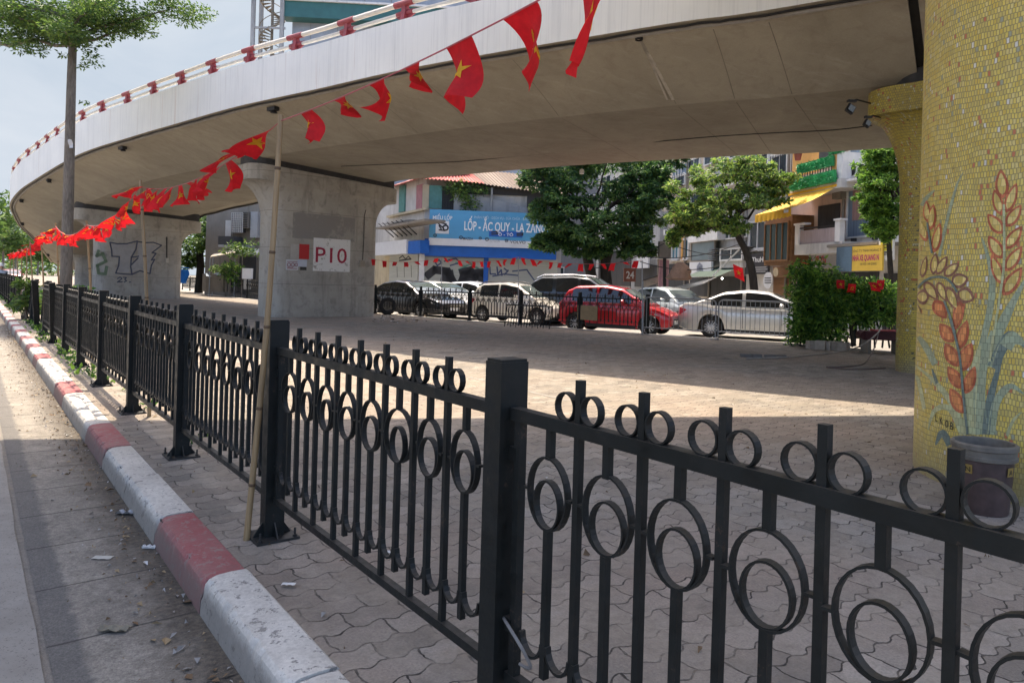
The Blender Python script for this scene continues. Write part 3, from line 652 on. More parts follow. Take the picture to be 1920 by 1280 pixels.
mb = MB(); strokes(PL9, [[(1250, 430), (1250, 760)]], .06, .02, mb, 0, z2); mb.build('power_cable', M['cable'], p9)
plate(PL9, *z2(1240, 735), *z2(1262, 770), 0, .08, 'socket_box', simple('socket_pale', (.45, .42, .36), .6, .2, 10), p9)

# ================================================================== MOSAIC COLUMNS
stops = [(0, (.56, .18, .08)), (.025, (0.698, 0.541, 0.112)), (.2, (0.64, 0.503, 0.14)), (.34, (0.737, 0.57, 0.119)), (.5, (0.66, 0.475, 0.084)), (.62, (0.718, 0.589, 0.21)), (.74, (0.582, 0.456, 0.119)), (.86, (0.757, 0.608, 0.154)), (.96, (.36, .37, .25)), (.98, (.74, .7, .6))]
rt = ray(1711, 700); rt.z = 0; rt.normalize(); rn = Vector((rt.y, -rt.x, 0)); RAD = 1.0
tp = G(1711, 868); tp.z = 0; CC = tp + rn * RAD
colm = thing('mosaic_column', 'big round column covered in yellow mosaic with wheat ears, bucket at its foot', 'column', (CC.x, CC.y, 0))
mb = MB(); mb.lathe(CC, [(RAD, -.03), (RAD, 1.2), (RAD, 2.6), (RAD, 5.8), (RAD + .05, 6.2), (RAD + .3, 6.6), (RAD + .6, 6.92)], 96)
mb.build('shaft', mosaic_mat('mosaic_yellow', stops, RAD), colm, smooth=True)
def cylhit(px, py, Rr):
    r = ray(px, py); a = r.x ** 2 + r.y ** 2; b = -2 * (r.x * CC.x + r.y * CC.y); c = CC.x ** 2 + CC.y ** 2 - Rr * Rr; d = b * b - 4 * a * c
    if d < 0: return None
    t = (-b - math.sqrt(d)) / (2 * a); q = CAM + r * t
    return (math.atan2(q.y - CC.y, q.x - CC.x), q.z)
def cyl(s, z, Rr): return Vector((CC.x + math.cos(s) * Rr, CC.y + math.sin(s) * Rr, z))
wa = lambda x, y: (1500 + x / 3.369, 300 + y / 3.369)
wb = lambda x, y: (1500 + x / 3.555, 620 + y / 3.555)
def sz(c, p):
    h = cylhit(*c(*p), RAD)
    return None if h is None else Vector((h[0] * RAD, h[1]))
def putleaf(mb, c, tip, base, wz, mo, mi):
    tip, base = Vector(tip), Vector(base)
    for (k, kl, off, m) in ((1.12, 1.04, .0025, mo), (.68, .78, .0045, mi)):
        mid = (tip + base) / 2; a, b = mid + (tip - mid) * kl, mid + (base - mid) * kl; d = a - b; q = Vector((-d.y, d.x)).normalized(); n = 10; rows = []
        for i in range(n + 1):
            f = i / n; hw = wz * k / 2 * (math.sin(math.pi * f ** .8) ** .75 if 0 < f < 1 else 0); p = b + d * f
            r_ = [sz(c, p + q * hw * e) for e in (1, 0, -1)]
            if any(x is None for x in r_):
                if rows: break
                continue
            rows.append([cyl(x.x / RAD, x.y, RAD + off) for x in r_])
        if len(rows) > 1: mb.add([p for r_ in rows for p in r_], [[3 * i + j, 3 * i + j + 1, 3 * i + j + 4, 3 * i + j + 3] for i in range(len(rows) - 1) for j in (0, 1)], m)
def ribbon(mb, c, pts, wz, m, off=.002, taper=True):
    P = catmull([Vector((p[0], p[1], 0)) for p in pts], 7); n = len(P); rows = []
    for k, p in enumerate(P):
        t = P[min(k + 1, n - 1)] - P[max(k - 1, 0)]; q = Vector((-t.y, t.x, 0)).normalized(); f = k / (n - 1); hw = wz / 2 * (min(1, .2 + f * 1.7) if taper else 1)
        r_ = [sz(c, (p + q * hw * e)[:2]) for e in (1, 0, -1)]
        if any(x is None for x in r_):
            if len(rows) > 1: break
            rows = []; continue
        rows.append([cyl(x.x / RAD, x.y, RAD + off) for x in r_])
    if len(rows) > 1: mb.add([p for r_ in rows for p in r_], [[3 * i + j, 3 * i + j + 1, 3 * i + j + 4, 3 * i + j + 3] for i in range(len(rows) - 1) for j in (0, 1)], m)
tm = lambda n_, a, b, **k: mosaic_mat(n_, [(0, a), (.3, sc(a, 1.2)), (.55, b), (.8, sc(b, .85))], RAD, .03, .05, grout=sc(a, .55), base_grime=False, dirt=.15, mort=.0016, **k)
MOT = [tm('mosaic_red', (.56, .16, .07), (.48, .11, .05)), tm('mosaic_orange', (.72, .27, .09), (.64, .2, .07)), tm('mosaic_pale_yellow', (.74, .58, .2), (.68, .5, .13)), tm('mosaic_purple', (.27, .12, .08), (.33, .14, .09)), tm('mosaic_green', (.33, .38, .24), (.39, .43, .27)), tm('mosaic_dark_green', (.15, .2, .17), (.19, .24, .2)), tm('mosaic_pale_green', (.46, .48, .26), (.53, .52, .27))]
mb = MB()
for pts, w, m in (([(1030, 80), (985, 180), (920, 420), (880, 610)], 20, 4), ([(855, 190), (800, 240), (755, 320)], 26, 4), ([(1150, 490), (1195, 640), (1215, 800), (1190, 1000), (1120, 1290)], 42, 4), ([(1420, 760), (1330, 930), (1250, 1100), (1180, 1300)], 66, 4), ([(725, 1090), (790, 1170), (855, 1290)], 42, 4), ([(1420, 1180), (1340, 1105), (1280, 1180), (1215, 1310)], 70, 5)): ribbon(mb, wa, pts, w, m, .0015)
for pts, w, m in (([(760, 220), (900, 340), (1010, 480), (1110, 690)], 38, 6), ([(855, 660), (900, 530), (1000, 520), (1085, 690)], 38, 6), ([(1200, 100), (1140, 400), (1130, 690)], 85, 6), ([(1280, 0), (1200, 350), (1210, 690)], 80, 4), ([(1360, 120), (1270, 450), (1240, 690)], 52, 5), ([(1490, 420), (1400, 370), (1310, 480), (1275, 690)], 52, 4), ([(1493, 90), (1420, 50), (1370, 110)], 90, 4), ([(760, 300), (790, 330), (830, 520)], 26, 6), ([(880, 250), (915, 350)], 20, 5), ([(1480, 540), (1420, 600), (1380, 700)], 22, 6), ([(905, 760), (950, 680), (1000, 760)], 46, 5)): ribbon(mb, wb, pts, w, m, .002)
mb.build('reed_motif', MOT, colm)
mb = MB()
for tip, base, w in (((800, 258), (808, 390), 46), ((845, 280), (825, 440), 52), ((758, 372), (800, 512), 52), ((886, 398), (850, 582), 56)): putleaf(mb, wa, tip, base, w, 0, 2)
ribbon(mb, wa, [(808, 395), (820, 480), (838, 590)], 12, 5, .006, False); mb.build('wheat_motif', MOT, colm)
mb = MB()
for tip, base, w in (((1270, 62), (1282, 240), 78), ((1228, 188), (1272, 345), 62), ((1368, 148), (1305, 330), 64), ((1188, 343), (1282, 462), 76), ((1398, 285), (1305, 420), 68), ((1193, 480), (1280, 620), 76), ((1402, 420), (1300, 560), 70), ((1212, 598), (1276, 782), 64), ((1402, 545), (1300, 700), 72), ((1402, 678), (1285, 852), 82)): putleaf(mb, wa, tip, base, w, 0, 2)
ribbon(mb, wa, [(1290, 280), (1292, 620), (1270, 830), (1200, 1270)], 16, 6, .006, False); mb.build('wheat_motif', MOT, colm)
mb = MB()
for tip, base, w in (((745, 640), (738, 760), 34), ((800, 608), (772, 742), 38), ((860, 588), (845, 722), 52), ((932, 608), (865, 722), 54), ((1003, 652), (915, 732), 58), ((1064, 745), (960, 775), 88), ((1100, 882), (1000, 832), 92), ((1000, 952), (930, 800), 66), ((925, 892), (875, 770), 54), ((872, 884), (790, 770), 64), ((735, 860), (815, 868), 88), ((714, 955), (762, 935), 70)): putleaf(mb, wa, tip, base, w, 3, 2)
ribbon(mb, wa, [(745, 812), (790, 765), (850, 740), (920, 745), (965, 782), (997, 835)], 14, 5, .0065, False); mb.build('wheat_motif', MOT, colm)
mb = MB()
for tip, base, w in (((925, 1000), (850, 888), 78), ((985, 1072), (1015, 890), 64), ((885, 1033), (970, 1147), 80), ((1056, 1013), (1005, 1192), 70), ((920, 1158), (990, 1292), 80), ((1082, 1158), (1020, 1292), 74)): putleaf(mb, wa, tip, base, w, 0, 1)
for tip, base, w in (((970, 83), (1055, 237), 76), ((1146, 83), (1085, 267), 72), ((988, 238), (1080, 382), 78), ((1167, 238), (1105, 417), 72), ((1003, 383), (1090, 547), 82)): putleaf(mb, wb, tip, base, w, 0, 1)
ribbon(mb, wa, [(915, 890), (960, 1010), (1005, 1200)], 14, 5, .0065, False); ribbon(mb, wb, [(1000, -100), (1065, 150), (1090, 400), (1120, 690)], 16, 5, .0065, False); mb.build('wheat_motif', MOT, colm)
mb = MB()
for ch, x, y in (('L', 903, 600), ('K', 935, 618), ('0', 970, 640), ('B', 1003, 655)):
    p = sz(wb, (x, y))
    if p is not None: mb.text(ch, PL10, p.x, p.x + .03, p.y, .055, 0, fn=lambda u, z: cyl(u / RAD, z, RAD + .0045))
mb.build('lettering', simple('paint_black', (.02, .02, .02), .7, .2, 20), colm)
# far mosaic column: rounded wall pier with flared head
stops2 = [(0, (.4, .1, .03)), (.03, (.46, .36, .04)), (.3, (.4, .31, .05)), (.55, (.5, .4, .06)), (.8, (.35, .28, .06)), (.95, (.5, .48, .3))]
ax2 = frame(JI)[2]
b2 = G(1664, 697); b2.z = 0; ax2 = (ax2 * .9 + Vector((.25, 0, 0))).normalized(); s2 = Vector((ax2.y, -ax2.x, 0)); c2p = b2 + s2 * .45 * 1 + ax2 * .12
m2 = mosaic_mat('mosaic_olive', stops2, .6, .032, .042, grout=(.1, .09, .05), dirt=.55)
p2, _ = pier('mosaic_column', 'yellow tiled column with a flared head standing behind the big round one', c2p, ax2, 3.2, 1.0, 4.86, m2, flare=.5, tflare=.42, zf=(3.0, 4.42), pad=.3)
mb = MB()
PLc = Plane(b2, Vector((1, 0, 0))); z7 = lambda x, y: (1400 + x / 5.334, 460 + y / 5.334)
# floodlights fixed to the head of the far column
for cx, cy, sx in ((1597, 192, 1.0), (1628, 222, .8)):
    p = at(cx, cy, 12.3); fl = thing('floodlight', 'square black floodlight on a bracket beside the tiled column head' if sx == 1 else 'smaller black floodlight tucked against the tiled column head', 'floodlight', p)
    mb = MB(); mb.box(p + Vector((.0, 0, .02)), (0.144 * sx, 0.072, 0.036)); mb.tube([p + Vector((0, 0, .02)), p + Vector((.1, .05, .06)), p + Vector((.5, .3, .06))], .015, 5); mb.build('bracket', M['cable'], fl)
    mb = MB(); xa = Vector((.85, .2, -.45)).normalized(); za = xa.cross(Vector((0, 1, 0))).normalized() * -1; mb.box(p + Vector((-.03, -.02, -.12 * sx)), (0.144 * sx, 0.0648, 0.137 * sx), 0, xa, Vector((0, 1, 0)), za); mb.build('housing', M['cable'], fl)
    mb = MB(); mb.box(p + Vector((-.03, -.072, -.12 * sx)), (0.108 * sx, 0.00864, 0.101 * sx), 0, xa, Vector((0, 1, 0)), za); mb.build('lens', glassy('lens_grey', (.06, .06, .055), .2), fl)

# ================================================================== PAINT BUCKET
bp = G(1842, 957); bp.z = 0
bk = thing('paint_bucket', 'dirty dark red plastic paint bucket with a pale rim by the mosaic column', 'bucket', bp)
mb = MB(); mb.lathe(bp, [(.135, 0), (.14, .01), (.165, .36), (.165, .37)], 32, cap1=False); mb.lathe(bp, [(.155, .33), (.13, .3), (.01, .3)], 32, cap0=False); mb.build('body', simple('bucket_maroon', (.075, .048, .043), .55, .4, 12), bk, smooth=True)
mb = MB(); mb.lathe(bp, [(.168, .335), (.182, .34), (.184, .36), (.176, .365), (.178, .4), (.186, .405), (.186, .43), (.172, .44), (.162, .435), (.16, .33)], 32, cap0=False, cap1=False); mb.build('rim', simple('bucket_grey', (.15, .135, .11), .6, .3, 14, .1), bk, smooth=True)
mb = MB(); mb.lathe(bp, [(.16, .385), (.08, .392), (.01, .39)], 24, cap0=False); mb.build('rubble_fill', simple('mortar_mix', (.22, .19, .15), .95, .4, 18, .6), bk)
mb = MB(); hp = [bp + Vector((-.17, -.03, .34)), bp + Vector((-.2, -.08, .27)), bp + Vector((-.22, -.1, .2)), bp + Vector((-.18, -.12, .16))]; mb.tube(catmull(hp, 5), .004, 5); mb.build('handle', M['chrome'], bk)
mb = MB()
for ch, a0 in (('N', 205), ('A', 292)):
    f = lambda u, z, a0=a0: bp + Vector((math.cos(R(a0) + u / .16), math.sin(R(a0) + u / .16), 0)) * (.1525 + (z - .2) * .071 + .008) + UP * z
    q = [f(-.02, .255), f(.03, .255), f(.03, .31), f(-.02, .31)]; mb.add(q, [(0, 1, 2, 3)], 0)
    f2 = lambda u, z, a0=a0: bp + Vector((math.cos(R(a0) + u / .16), math.sin(R(a0) + u / .16), 0)) * (.1525 + (z - .2) * .071 + .0095) + UP * z
    mb.text(ch, PL10, -.01, .02, .265, .035, 0, 1, fn=f2)
mb.build('lettering', [simple('bucket_yellow', (.3, .2, .05), .6, .2, 20), M['cable']], bk)

# ================================================================== WROUGHT FENCE
PH = 1.125; TOPR, BOTR = .976, .205
def panel_parts(zflat=False):
    """pieces of one panel in (u along, d across, z); u from 0 to 1.93"""
    U = 1.92; q = []; pitch = .227; c0 = U / 2
    def barv(u, z0, z1, w=.02): mb = MB(); mb.box((u, 0, (z0 + z1) / 2), (w, w, z1 - z0)); return mb
    def elli(u, z, ru, rz, st=.0028, wd=.021, a0=0, a1=360, n=28):
        mb = MB(); out = []; k_ = n if a1 - a0 == 360 else n
        rings = []
        for k in range(n + (0 if a1 - a0 == 360 else 1)):
            g = R(a0 + (a1 - a0) * k / n); ca, sa = math.cos(g), math.sin(g)
            rings.append([Vector((u + ca * (ru - st), -wd / 2, z + sa * (rz - st))), Vector((u + ca * (ru + st), -wd / 2, z + sa * (rz + st))), Vector((u + ca * (ru + st), wd / 2, z + sa * (rz + st))), Vector((u + ca * (ru - st), wd / 2, z + sa * (rz - st)))])
        if a1 - a0 == 360: rings.append(rings[0])
        mb.loft(rings, 0, a1 - a0 != 360, a1 - a0 != 360); return mb
    mb = MB(); mb.box((U / 2, 0, TOPR), (U, .036, .036)); q.append(('rail', mb))
    mb = MB(); mb.box((U / 2, 0, BOTR), (U, .03, .03)); q.append(('rail', mb))
    for u in (.03, U - .03): q.append(('stile', barv(u, BOTR + .015, TOPR - .018, .026)))
    mains = [c0 + (k - 3) * pitch for k in range(7)]; mids = [c0 + (k - 3.5) * pitch for k in range(8)]
    for u in mains:
        q.append(('baluster', barv(u, BOTR + .015, 1.108)))
        for sg in (-1, 1): q.append(('finial_ring', elli(u + sg * .049, 1.03, .036, .0375, .0022, n=22)))
    for u in mids:
        mb = barv(u, .875, TOPR - .018); mb.box((u, 0, .475), (.02, .02, .41)); q.append(('baluster', mb))
        mb = elli(u, .778, .081, .1)
        for sg in (-1, 1): mb.box((u + sg * .0925, 0, .778), (.02, .02, .007))
        q.append(('oval_ring', mb)); q.append(('inner_ring', elli(u, .746, .054, .0665)))
    for k in range(16):
        u = c0 + (k - 7.5) * pitch / 2
        q.append(('scallop', elli(u, .36, .047, .055, .004, .02, 180, 360, 9)))
    return q
fence = thing('iron_fence', 'long black wrought iron fence with ring finials running along the kerb', 'fence', FE(0, FD, 0))
PP = panel_parts(); fb = ORG[fence.name]
ROTZ = math.atan2(D.y, D.x)
def addsub(name, mb, par, mat, cache={}, key=None):
    me = cache.get(key)
    if me is None:
        o = mb.build(name, mat, None); me = o.data; cache[key] = me
    else:
        o = bpy.data.objects.new(name, me); COL.objects.link(o)
    o.parent = par; return o
pc = (G(510, 1005) ).dot(D)          # along-position of the second post
post_a = [pc + (k - 2) * FS for k in range(0, 26)]
lean = {8: -.10, 9: .12, 10: -.16, 11: .2, 12: .05}
gap = {12, 13}
pmesh = None
def post_mb():
    mb = MB(); mb.box((0, 0, PH / 2), (.08, .1, PH)); mb.box((0, 0, PH + .004), (.074, .094, .008))
    for sx in (-1, 1):
        mb.prism([Vector((sx * .04, -.004, .012)), Vector((sx * .095, -.004, .012)), Vector((sx * .04, -.004, .085))], (0, .008, 0))
        mb.prism([Vector((-.004, sx * .05, .012)), Vector((-.004, sx * .1, .012)), Vector((-.004, sx * .05, .085))], (.008, 0, 0))
    return mb
def plate_mb():
    mb = MB(); mb.box((0, 0, .007), (.22, .22, .012))
    for x in (-.09, .09):
        for y in (-.09, .09): mb.lathe((x, y, .012), [(.012, 0), (.012, .01), (.006, .012), (.006, .045)], 8)
    return mb
ends = []
def put(o, a, z=0, dd=0.0, lx=0.0, ly=0.0):
    p = FE(a, FD + dd, z) - fb; o.location = p; o.rotation_euler = (lx, ly, ROTZ)
base_o = None
for k, a in enumerate(post_a):
    if k in (13,): continue
    far = k > 14
    lx = lean.get(k, .0) * .5; ly = lean.get(k, 0)
    o = addsub('post', post_mb() if pmesh is None else None, fence, M['iron'], key='post'); pmesh = True; put(o, a, 0, 0, lx, ly)
    if k < 14:
        b_ = addsub('base_plate', plate_mb(), o, M['iron_edge'], key='plate'); b_.location = (0, 0, 0)
    if k in gap or k == len(post_a) - 1: continue
    if k < 6:
        pe = bpy.data.objects.new('panel', None); COL.objects.link(pe); pe.parent = fence; pe.empty_display_size = .1; put(pe, a + .045, 0, 0)
        jr = random.Random(100 + k)
        for j, (nm, mb) in enumerate(PP):
            q_ = addsub(nm, mb, pe, M['iron'], key=('p', j))
            if nm.endswith('ring') or nm == 'baluster':   # hand-made iron: nothing hangs quite true
                cc_ = sum((Vector(v.co) for v in q_.data.vertices), Vector()) / len(q_.data.vertices); am = .05 if nm.endswith('ring') else .006
                e_ = Matrix.Rotation(jr.gauss(0, am), 3, 'Z') @ Matrix.Rotation(jr.gauss(0, am * .6), 3, 'Y'); q_.rotation_euler = e_.to_euler(); q_.location = cc_ - e_ @ cc_ + Vector((jr.gauss(0, .0012), jr.gauss(0, .001), jr.gauss(0, .0015)))
    else:
        mb = MB()
        if ('panel') not in globals().get('PCACHE', {}):
            PCACHE = {'panel': 1}
            for nm, m_ in PP: mb.add(m_.v, m_.f)
        o = addsub('panel', mb, fence, M['iron'], key='panel'); put(o, a + .045, -.02 * (k in (9, 11)), .06 * (k in (9, 10)), lean.get(k, 0) * .4, 0)
# clip and bent wire on the front post
mb = MB(); q0 = FE(post_a[1] - .05, FD - .0, .37); mb.tube(catmull([q0 + N * .0 + D * .05, q0 - D * .03 + UP * .0 - N * .03, q0 - D * .09 - UP * .05 - N * .02, q0 - D * .1 - UP * .1, q0 - D * .05 - UP * .11], 6), .005, 6); mb.build('wire_tie', simple('dull_wire', (.16, .155, .15), .55, .3, 20), fence)
mb = MB()
for k in range(1, 7):
    for z in (.86, .36): mb.box(FE(post_a[k] - .045, FD - .0, z), (.05, .03, .04), 0, D, N)
mb.build('clip', M['iron'], fence)
# far fence, same pattern, on the island edge by the parked cars
ff = thing('iron_fence', 'black wrought iron fence in front of the parked cars across the paving', 'fence', (0, 0, 0))
fpx = [(1213, 627), (975, 609), (880, 602), (788, 594), (703, 588)]
fpos = [G(*p) for p in fpx]
def far_panel(p, q, par):
    d = q - p; L_ = d.length; o = bpy.data.objects.new('panel', bpy.data.objects['panel'].data if 'panel' in bpy.data.objects and bpy.data.objects['panel'].data else PM); COL.objects.link(o); o.parent = par
    o.location = p + d.normalized() * .05; o.rotation_euler = (0, 0, math.atan2(d.y, d.x)); o.scale = ((L_ - .1) / 1.92, 1, 1); return o
PM = next(o.data for o in bpy.data.objects if o.name.startswith('panel') and o.type == 'MESH')
def fpost(p, par):
    o = bpy.data.objects.new('post', bpy.data.objects['post'].data); COL.objects.link(o); o.parent = par; o.location = p; o.rotation_euler = (0, 0, .3); return o
allp = [fpos[0], fpos[0].lerp(fpos[1], .5)] + fpos[1:]
for p in allp: fpost(p, ff)
for p, q in zip(allp[:-1], allp[1:]): far_panel(p, q, ff)
# loose panel leaning on it
pl_ = bpy.data.objects.new('loose_fence_panel', PM); COL.objects.link(pl_); a_, b_ = G(943, 612), G(1030, 617); d_ = b_ - a_; pl_.location = a_ - UP * .2; pl_.rotation_euler = (R(-14), 0, math.atan2(d_.y, d_.x)); pl_.scale = (d_.length / 1.92, 1, .92)
tag(pl_, 'loose black fence panel leaning against the far fence before the white hatchback', 'fence panel')
# fence continuing left of the main pier
fl_ = thing('iron_fence', 'black iron fence in the shade between the two broad piers', 'fence', (0, 0, 0))
lp = [G(*p) for p in ((497, 562), (463, 559), (439, 555), (421, 553), (404, 551), (388, 549), (372, 547), (356, 545), (342, 543))]
for p in lp: fpost(p, fl_)
for p, q in zip(lp[:-1], lp[1:]): far_panel(p, q, fl_)
# fence right, behind the hedge
fr_ = thing('iron_fence', 'short run of black iron fence behind the flowering hedge', 'fence', (0, 0, 0))
lp = [G(*p, 0) for p in ((1490, 640), (1600, 648), (1700, 655), (1800, 662))]
for p in lp: fpost(p, fr_)
for p, q in zip(lp[:-1], lp[1:]): far_panel(p, q, fr_)
# crowd control barriers
def barrier(pa, pb, label):
    t = thing('crowd_barrier', label, 'barrier', pa, 'steel crowd barriers by the silver car'); d = (pb - pa); L_ = d.length; d.normalize(); H = 1.06; lo_ = .22; r_ = .12
    mb = MB(); P = [pa + UP * .0 + d * .03, pa + d * .03 + UP * (H - r_)] + [pa + d * (.03 + r_ * (1 - math.cos(R(a)))) + UP * (H - r_ + r_ * math.sin(R(a))) for a in (30, 60, 90)] + [pb - d * (.03 + r_ * (1 - math.cos(R(a)))) + UP * (H - r_ + r_ * math.sin(R(a))) for a in (90, 60, 30)] + [pb - d * .03 + UP * (H - r_), pb - d * .03]
    mb.tube(P, .019, 8); mb.tube([pa + d * .03 + UP * lo_, pb - d * .03 + UP * lo_], .016, 6); mb.build('frame', M['galv'], t, smooth=True)
    n = int(L_ / .125)
    for k in range(1, n): mb = MB(); mb.tube([pa + d * (L_ * k / n) + UP * lo_, pa + d * (L_ * k / n) + UP * H], .0075, 5); mb.build('bar', M['galv'], t)
    s_ = Vector((-d.y, d.x, 0))
    for e in (pa + d * .06, pb - d * .06): mb = MB(); mb.tube(catmull([e - s_ * .25, e - s_ * .2 + UP * .06, e + UP * .1, e + s_ * .2 + UP * .06, e + s_ * .25], 3), .013, 5); mb.build('foot', M['galv'], t)
ba = [G(1203, 628), G(1343, 637), G(1480, 647), G(1600, 652)]
barrier(ba[0], ba[1], 'steel crowd barrier standing in front of the red hatchback nose'); barrier(ba[1] + Vector((.03, .05, 0)), ba[2], 'steel crowd barrier in front of the silver sedan doors'); 
# ================================================================== BAMBOO POLES AND BUNTING
def bamboo(base, top, r0, r1, label, nodes=7, group='bamboo poles carrying the flags'):
    t = thing('bamboo_pole', label, 'pole', base, group); d = top - base
    mid = base + d * .5 + Vector((.012, .01, 0)); pts = catmull([base, mid, top], 6); mb = MB(); mb.tube(pts, [r0 + (r1 - r0) * i / (len(pts) - 1) for i in range(len(pts))], 10); mb.build('stem', M['bamboo'], t, smooth=True)
    for k in range(1, nodes):
        f = k / nodes + .03 * math.sin(k * 3.1); i = min(len(pts) - 2, int(f * (len(pts) - 1))); g = f * (len(pts) - 1) - i; p = pts[i].lerp(pts[i + 1], g); r = r0 + (r1 - r0) * f; dn = d.normalized()
        mb = MB(); mb.tube([p - dn * .008, p - dn * .003, p + dn * .003, p + dn * .008], [r * 1.0, r * 1.14, r * 1.14, r], 10); mb.build('node', M['node'], t)
    return t
STAR = []
for k in range(10):
    g = math.pi / 2 + k * math.pi / 5; r_ = .3 if k % 2 == 0 else .118; STAR.append((math.cos(g) * r_, math.sin(g) * r_))
def flag(par, p, along, a0, curl, shear, twist, w=.15, l=.21, emb=0, res=8, side=None, fold=.03):
    """cloth strip hanging from its upper edge at p; a0 start angle from straight down, curl bends it further"""
    out = side or Vector((along.y, -along.x, 0)).normalized()
    L_ = [(0.0, 0.0)]; n = 40
    for k in range(n):
        a = a0 + curl * (k / n); x, z = L_[-1]; L_.append((x + math.sin(a) * l / n, z - math.cos(a) * l / n))
    def S(u, v, d=0.0):
        f = v * n; i = min(n - 1, int(f)); g = f - i; x = L_[i][0] + (L_[i + 1][0] - L_[i][0]) * g; z = L_[i][1] + (L_[i + 1][1] - L_[i][1]) * g
        a = a0 + curl * v; uu = (u - .5) * w * (1 - .12 * abs(twist) * v); tw = twist * v; wob = (.02 * math.sin(5 * v + 5 * u + a0 * 7) + fold * math.sin(math.pi * (u * 1.6 + a0))) * v
        q = p + along * (uu * math.cos(tw) + shear * v * l) + out * (x + uu * math.sin(tw) + wob) + UP * (z + .012 * math.sin(4 * u + 2 * shear) * v)
        nn = (out * math.cos(a) + UP * math.sin(a)) * math.cos(tw) - along * math.sin(tw)
        return q + nn * d
    mb = MB(); nu, nv = (6, 12) if res > 6 else (2, 5); mb.grid(lambda u, v: S(u, v), nu, nv); o = mb.build('flag', M['flag'], par, smooth=True)
    if res > 3:
        mb = MB(); asp = w / l
        for d in (.0022, -.0022):
            if emb == 0:
                c = S(.5, .5, d); vs = [c] + [S(.5 + x * .95, .5 - y * .95 * asp, d) for x, y in STAR]; mb.add(vs, [(0, k + 1, (k + 1) % 10 + 1) for k in range(10)])
            else:   # hammer and sickle
                def rb(pts, ww):
                    for k in range(len(pts) - 1):
                        a_, b_ = Vector(pts[k]), Vector(pts[k + 1]); t = (b_ - a_).normalized(); q = Vector((-t.y, t.x)) * ww
                        mb.add([S(.5 + v_.x, .5 - v_.y * asp, d) for v_ in (a_ - q, b_ - q, b_ + q, a_ + q)], [(0, 1, 2, 3)])
                rb([(math.cos(R(g)) * .22, math.sin(R(g)) * .22) for g in range(-130, 111, 20)], .035); rb([(-.26, -.26), (-.14, -.14)], .04); rb([(.2, -.24), (-.12, .1)], .03); rb([(-.2, .04), (-.06, .19)], .045)
        mb.build('emblem', M['star'], o)
    return o
rr = random.Random(21)
# string heights: pole tops and sag between them; near span rises gently towards the camera side
poles = []
top1, base1 = at(527, 216, 3.67), G(462, 1012)
bamboo(base1, top1, .0165, .0135, 'nearest bamboo pole, leaning on the fence post in the foreground', 6)
for k, (px, pytop, lab) in enumerate(((263, 350, 'second bamboo pole from the front, before the graffiti pier'), (162, 422, 'third bamboo pole from the front, right of the tree trunk'), (104, 424, 'fourth bamboo pole from the front, just left of the tree trunk'), (76, 438, 'fifth bamboo pole, standing by the fence gap left of the tree'), (56, 455, 'sixth bamboo pole, beside the leafy shrub'))):
    zz = 2196 / (px + 60); tp_ = at(px, pytop, zz); bs = FE(tp_.dot(D), FD + .1, 0) - D * .08; poles.append(tp_); bamboo(bs, tp_ + UP * .06, .018, .014, lab, 6)
farp = []
for k, px in enumerate((42, 33, 26, 19, 13)):
    zz = 2196 / (px + 60); b_ = FE(at(px, 500, zz).dot(D), FD + .1, 0); bamboo(b_, b_ + UP * 2.05 + D * .1, .02, .016, 'far bamboo pole in the crowded row of flag poles near the left edge', 2); farp.append(b_ + UP * 2.0)
start = FE(top1.dot(D) - 4.3, FD + .05, 2.42)
chain = [start, top1 - UP * .03] + poles + farp
names = ['nearest stretch of red flags, blowing in front of the flyover wall', 'stretch of red flags between the first and second bamboo poles', 'stretch of red flags between the second and third bamboo poles', 'stretch of red flags just right of the tree trunk, behind the third pole', 'stretch of red flags crossing left of the tree trunk', 'stretch of red flags over the leafy shrub', 'dense far red flags left of the tree, first cluster', 'dense far red flags at the left edge over the tall fence', 'dense far red flags at the left edge over the distant fence', 'dense far red flags, last but one cluster by the street', 'last tiny red flags where the fence meets the traffic']
near_spec = {  # position along first span from camera end (picture x): angles a0, curl, shear, twist, emblem
 1128: (.25, -.4, .5, 1.25, 0, 1.1), 975: (1.2, -1.9, .12, .7, 1, 1.08), 858: (.7, -1.3, .1, .25, 0, .98), 772: (1.9, -.7, 1.3, .9, 0, .72), 705: (1.5, -2.8, .3, .8, 0, .78), 634: (2.0, -.9, 1.3, .9, 0, .68), 575: (.9, -1.6, -.1, -.9, 0, .74)}
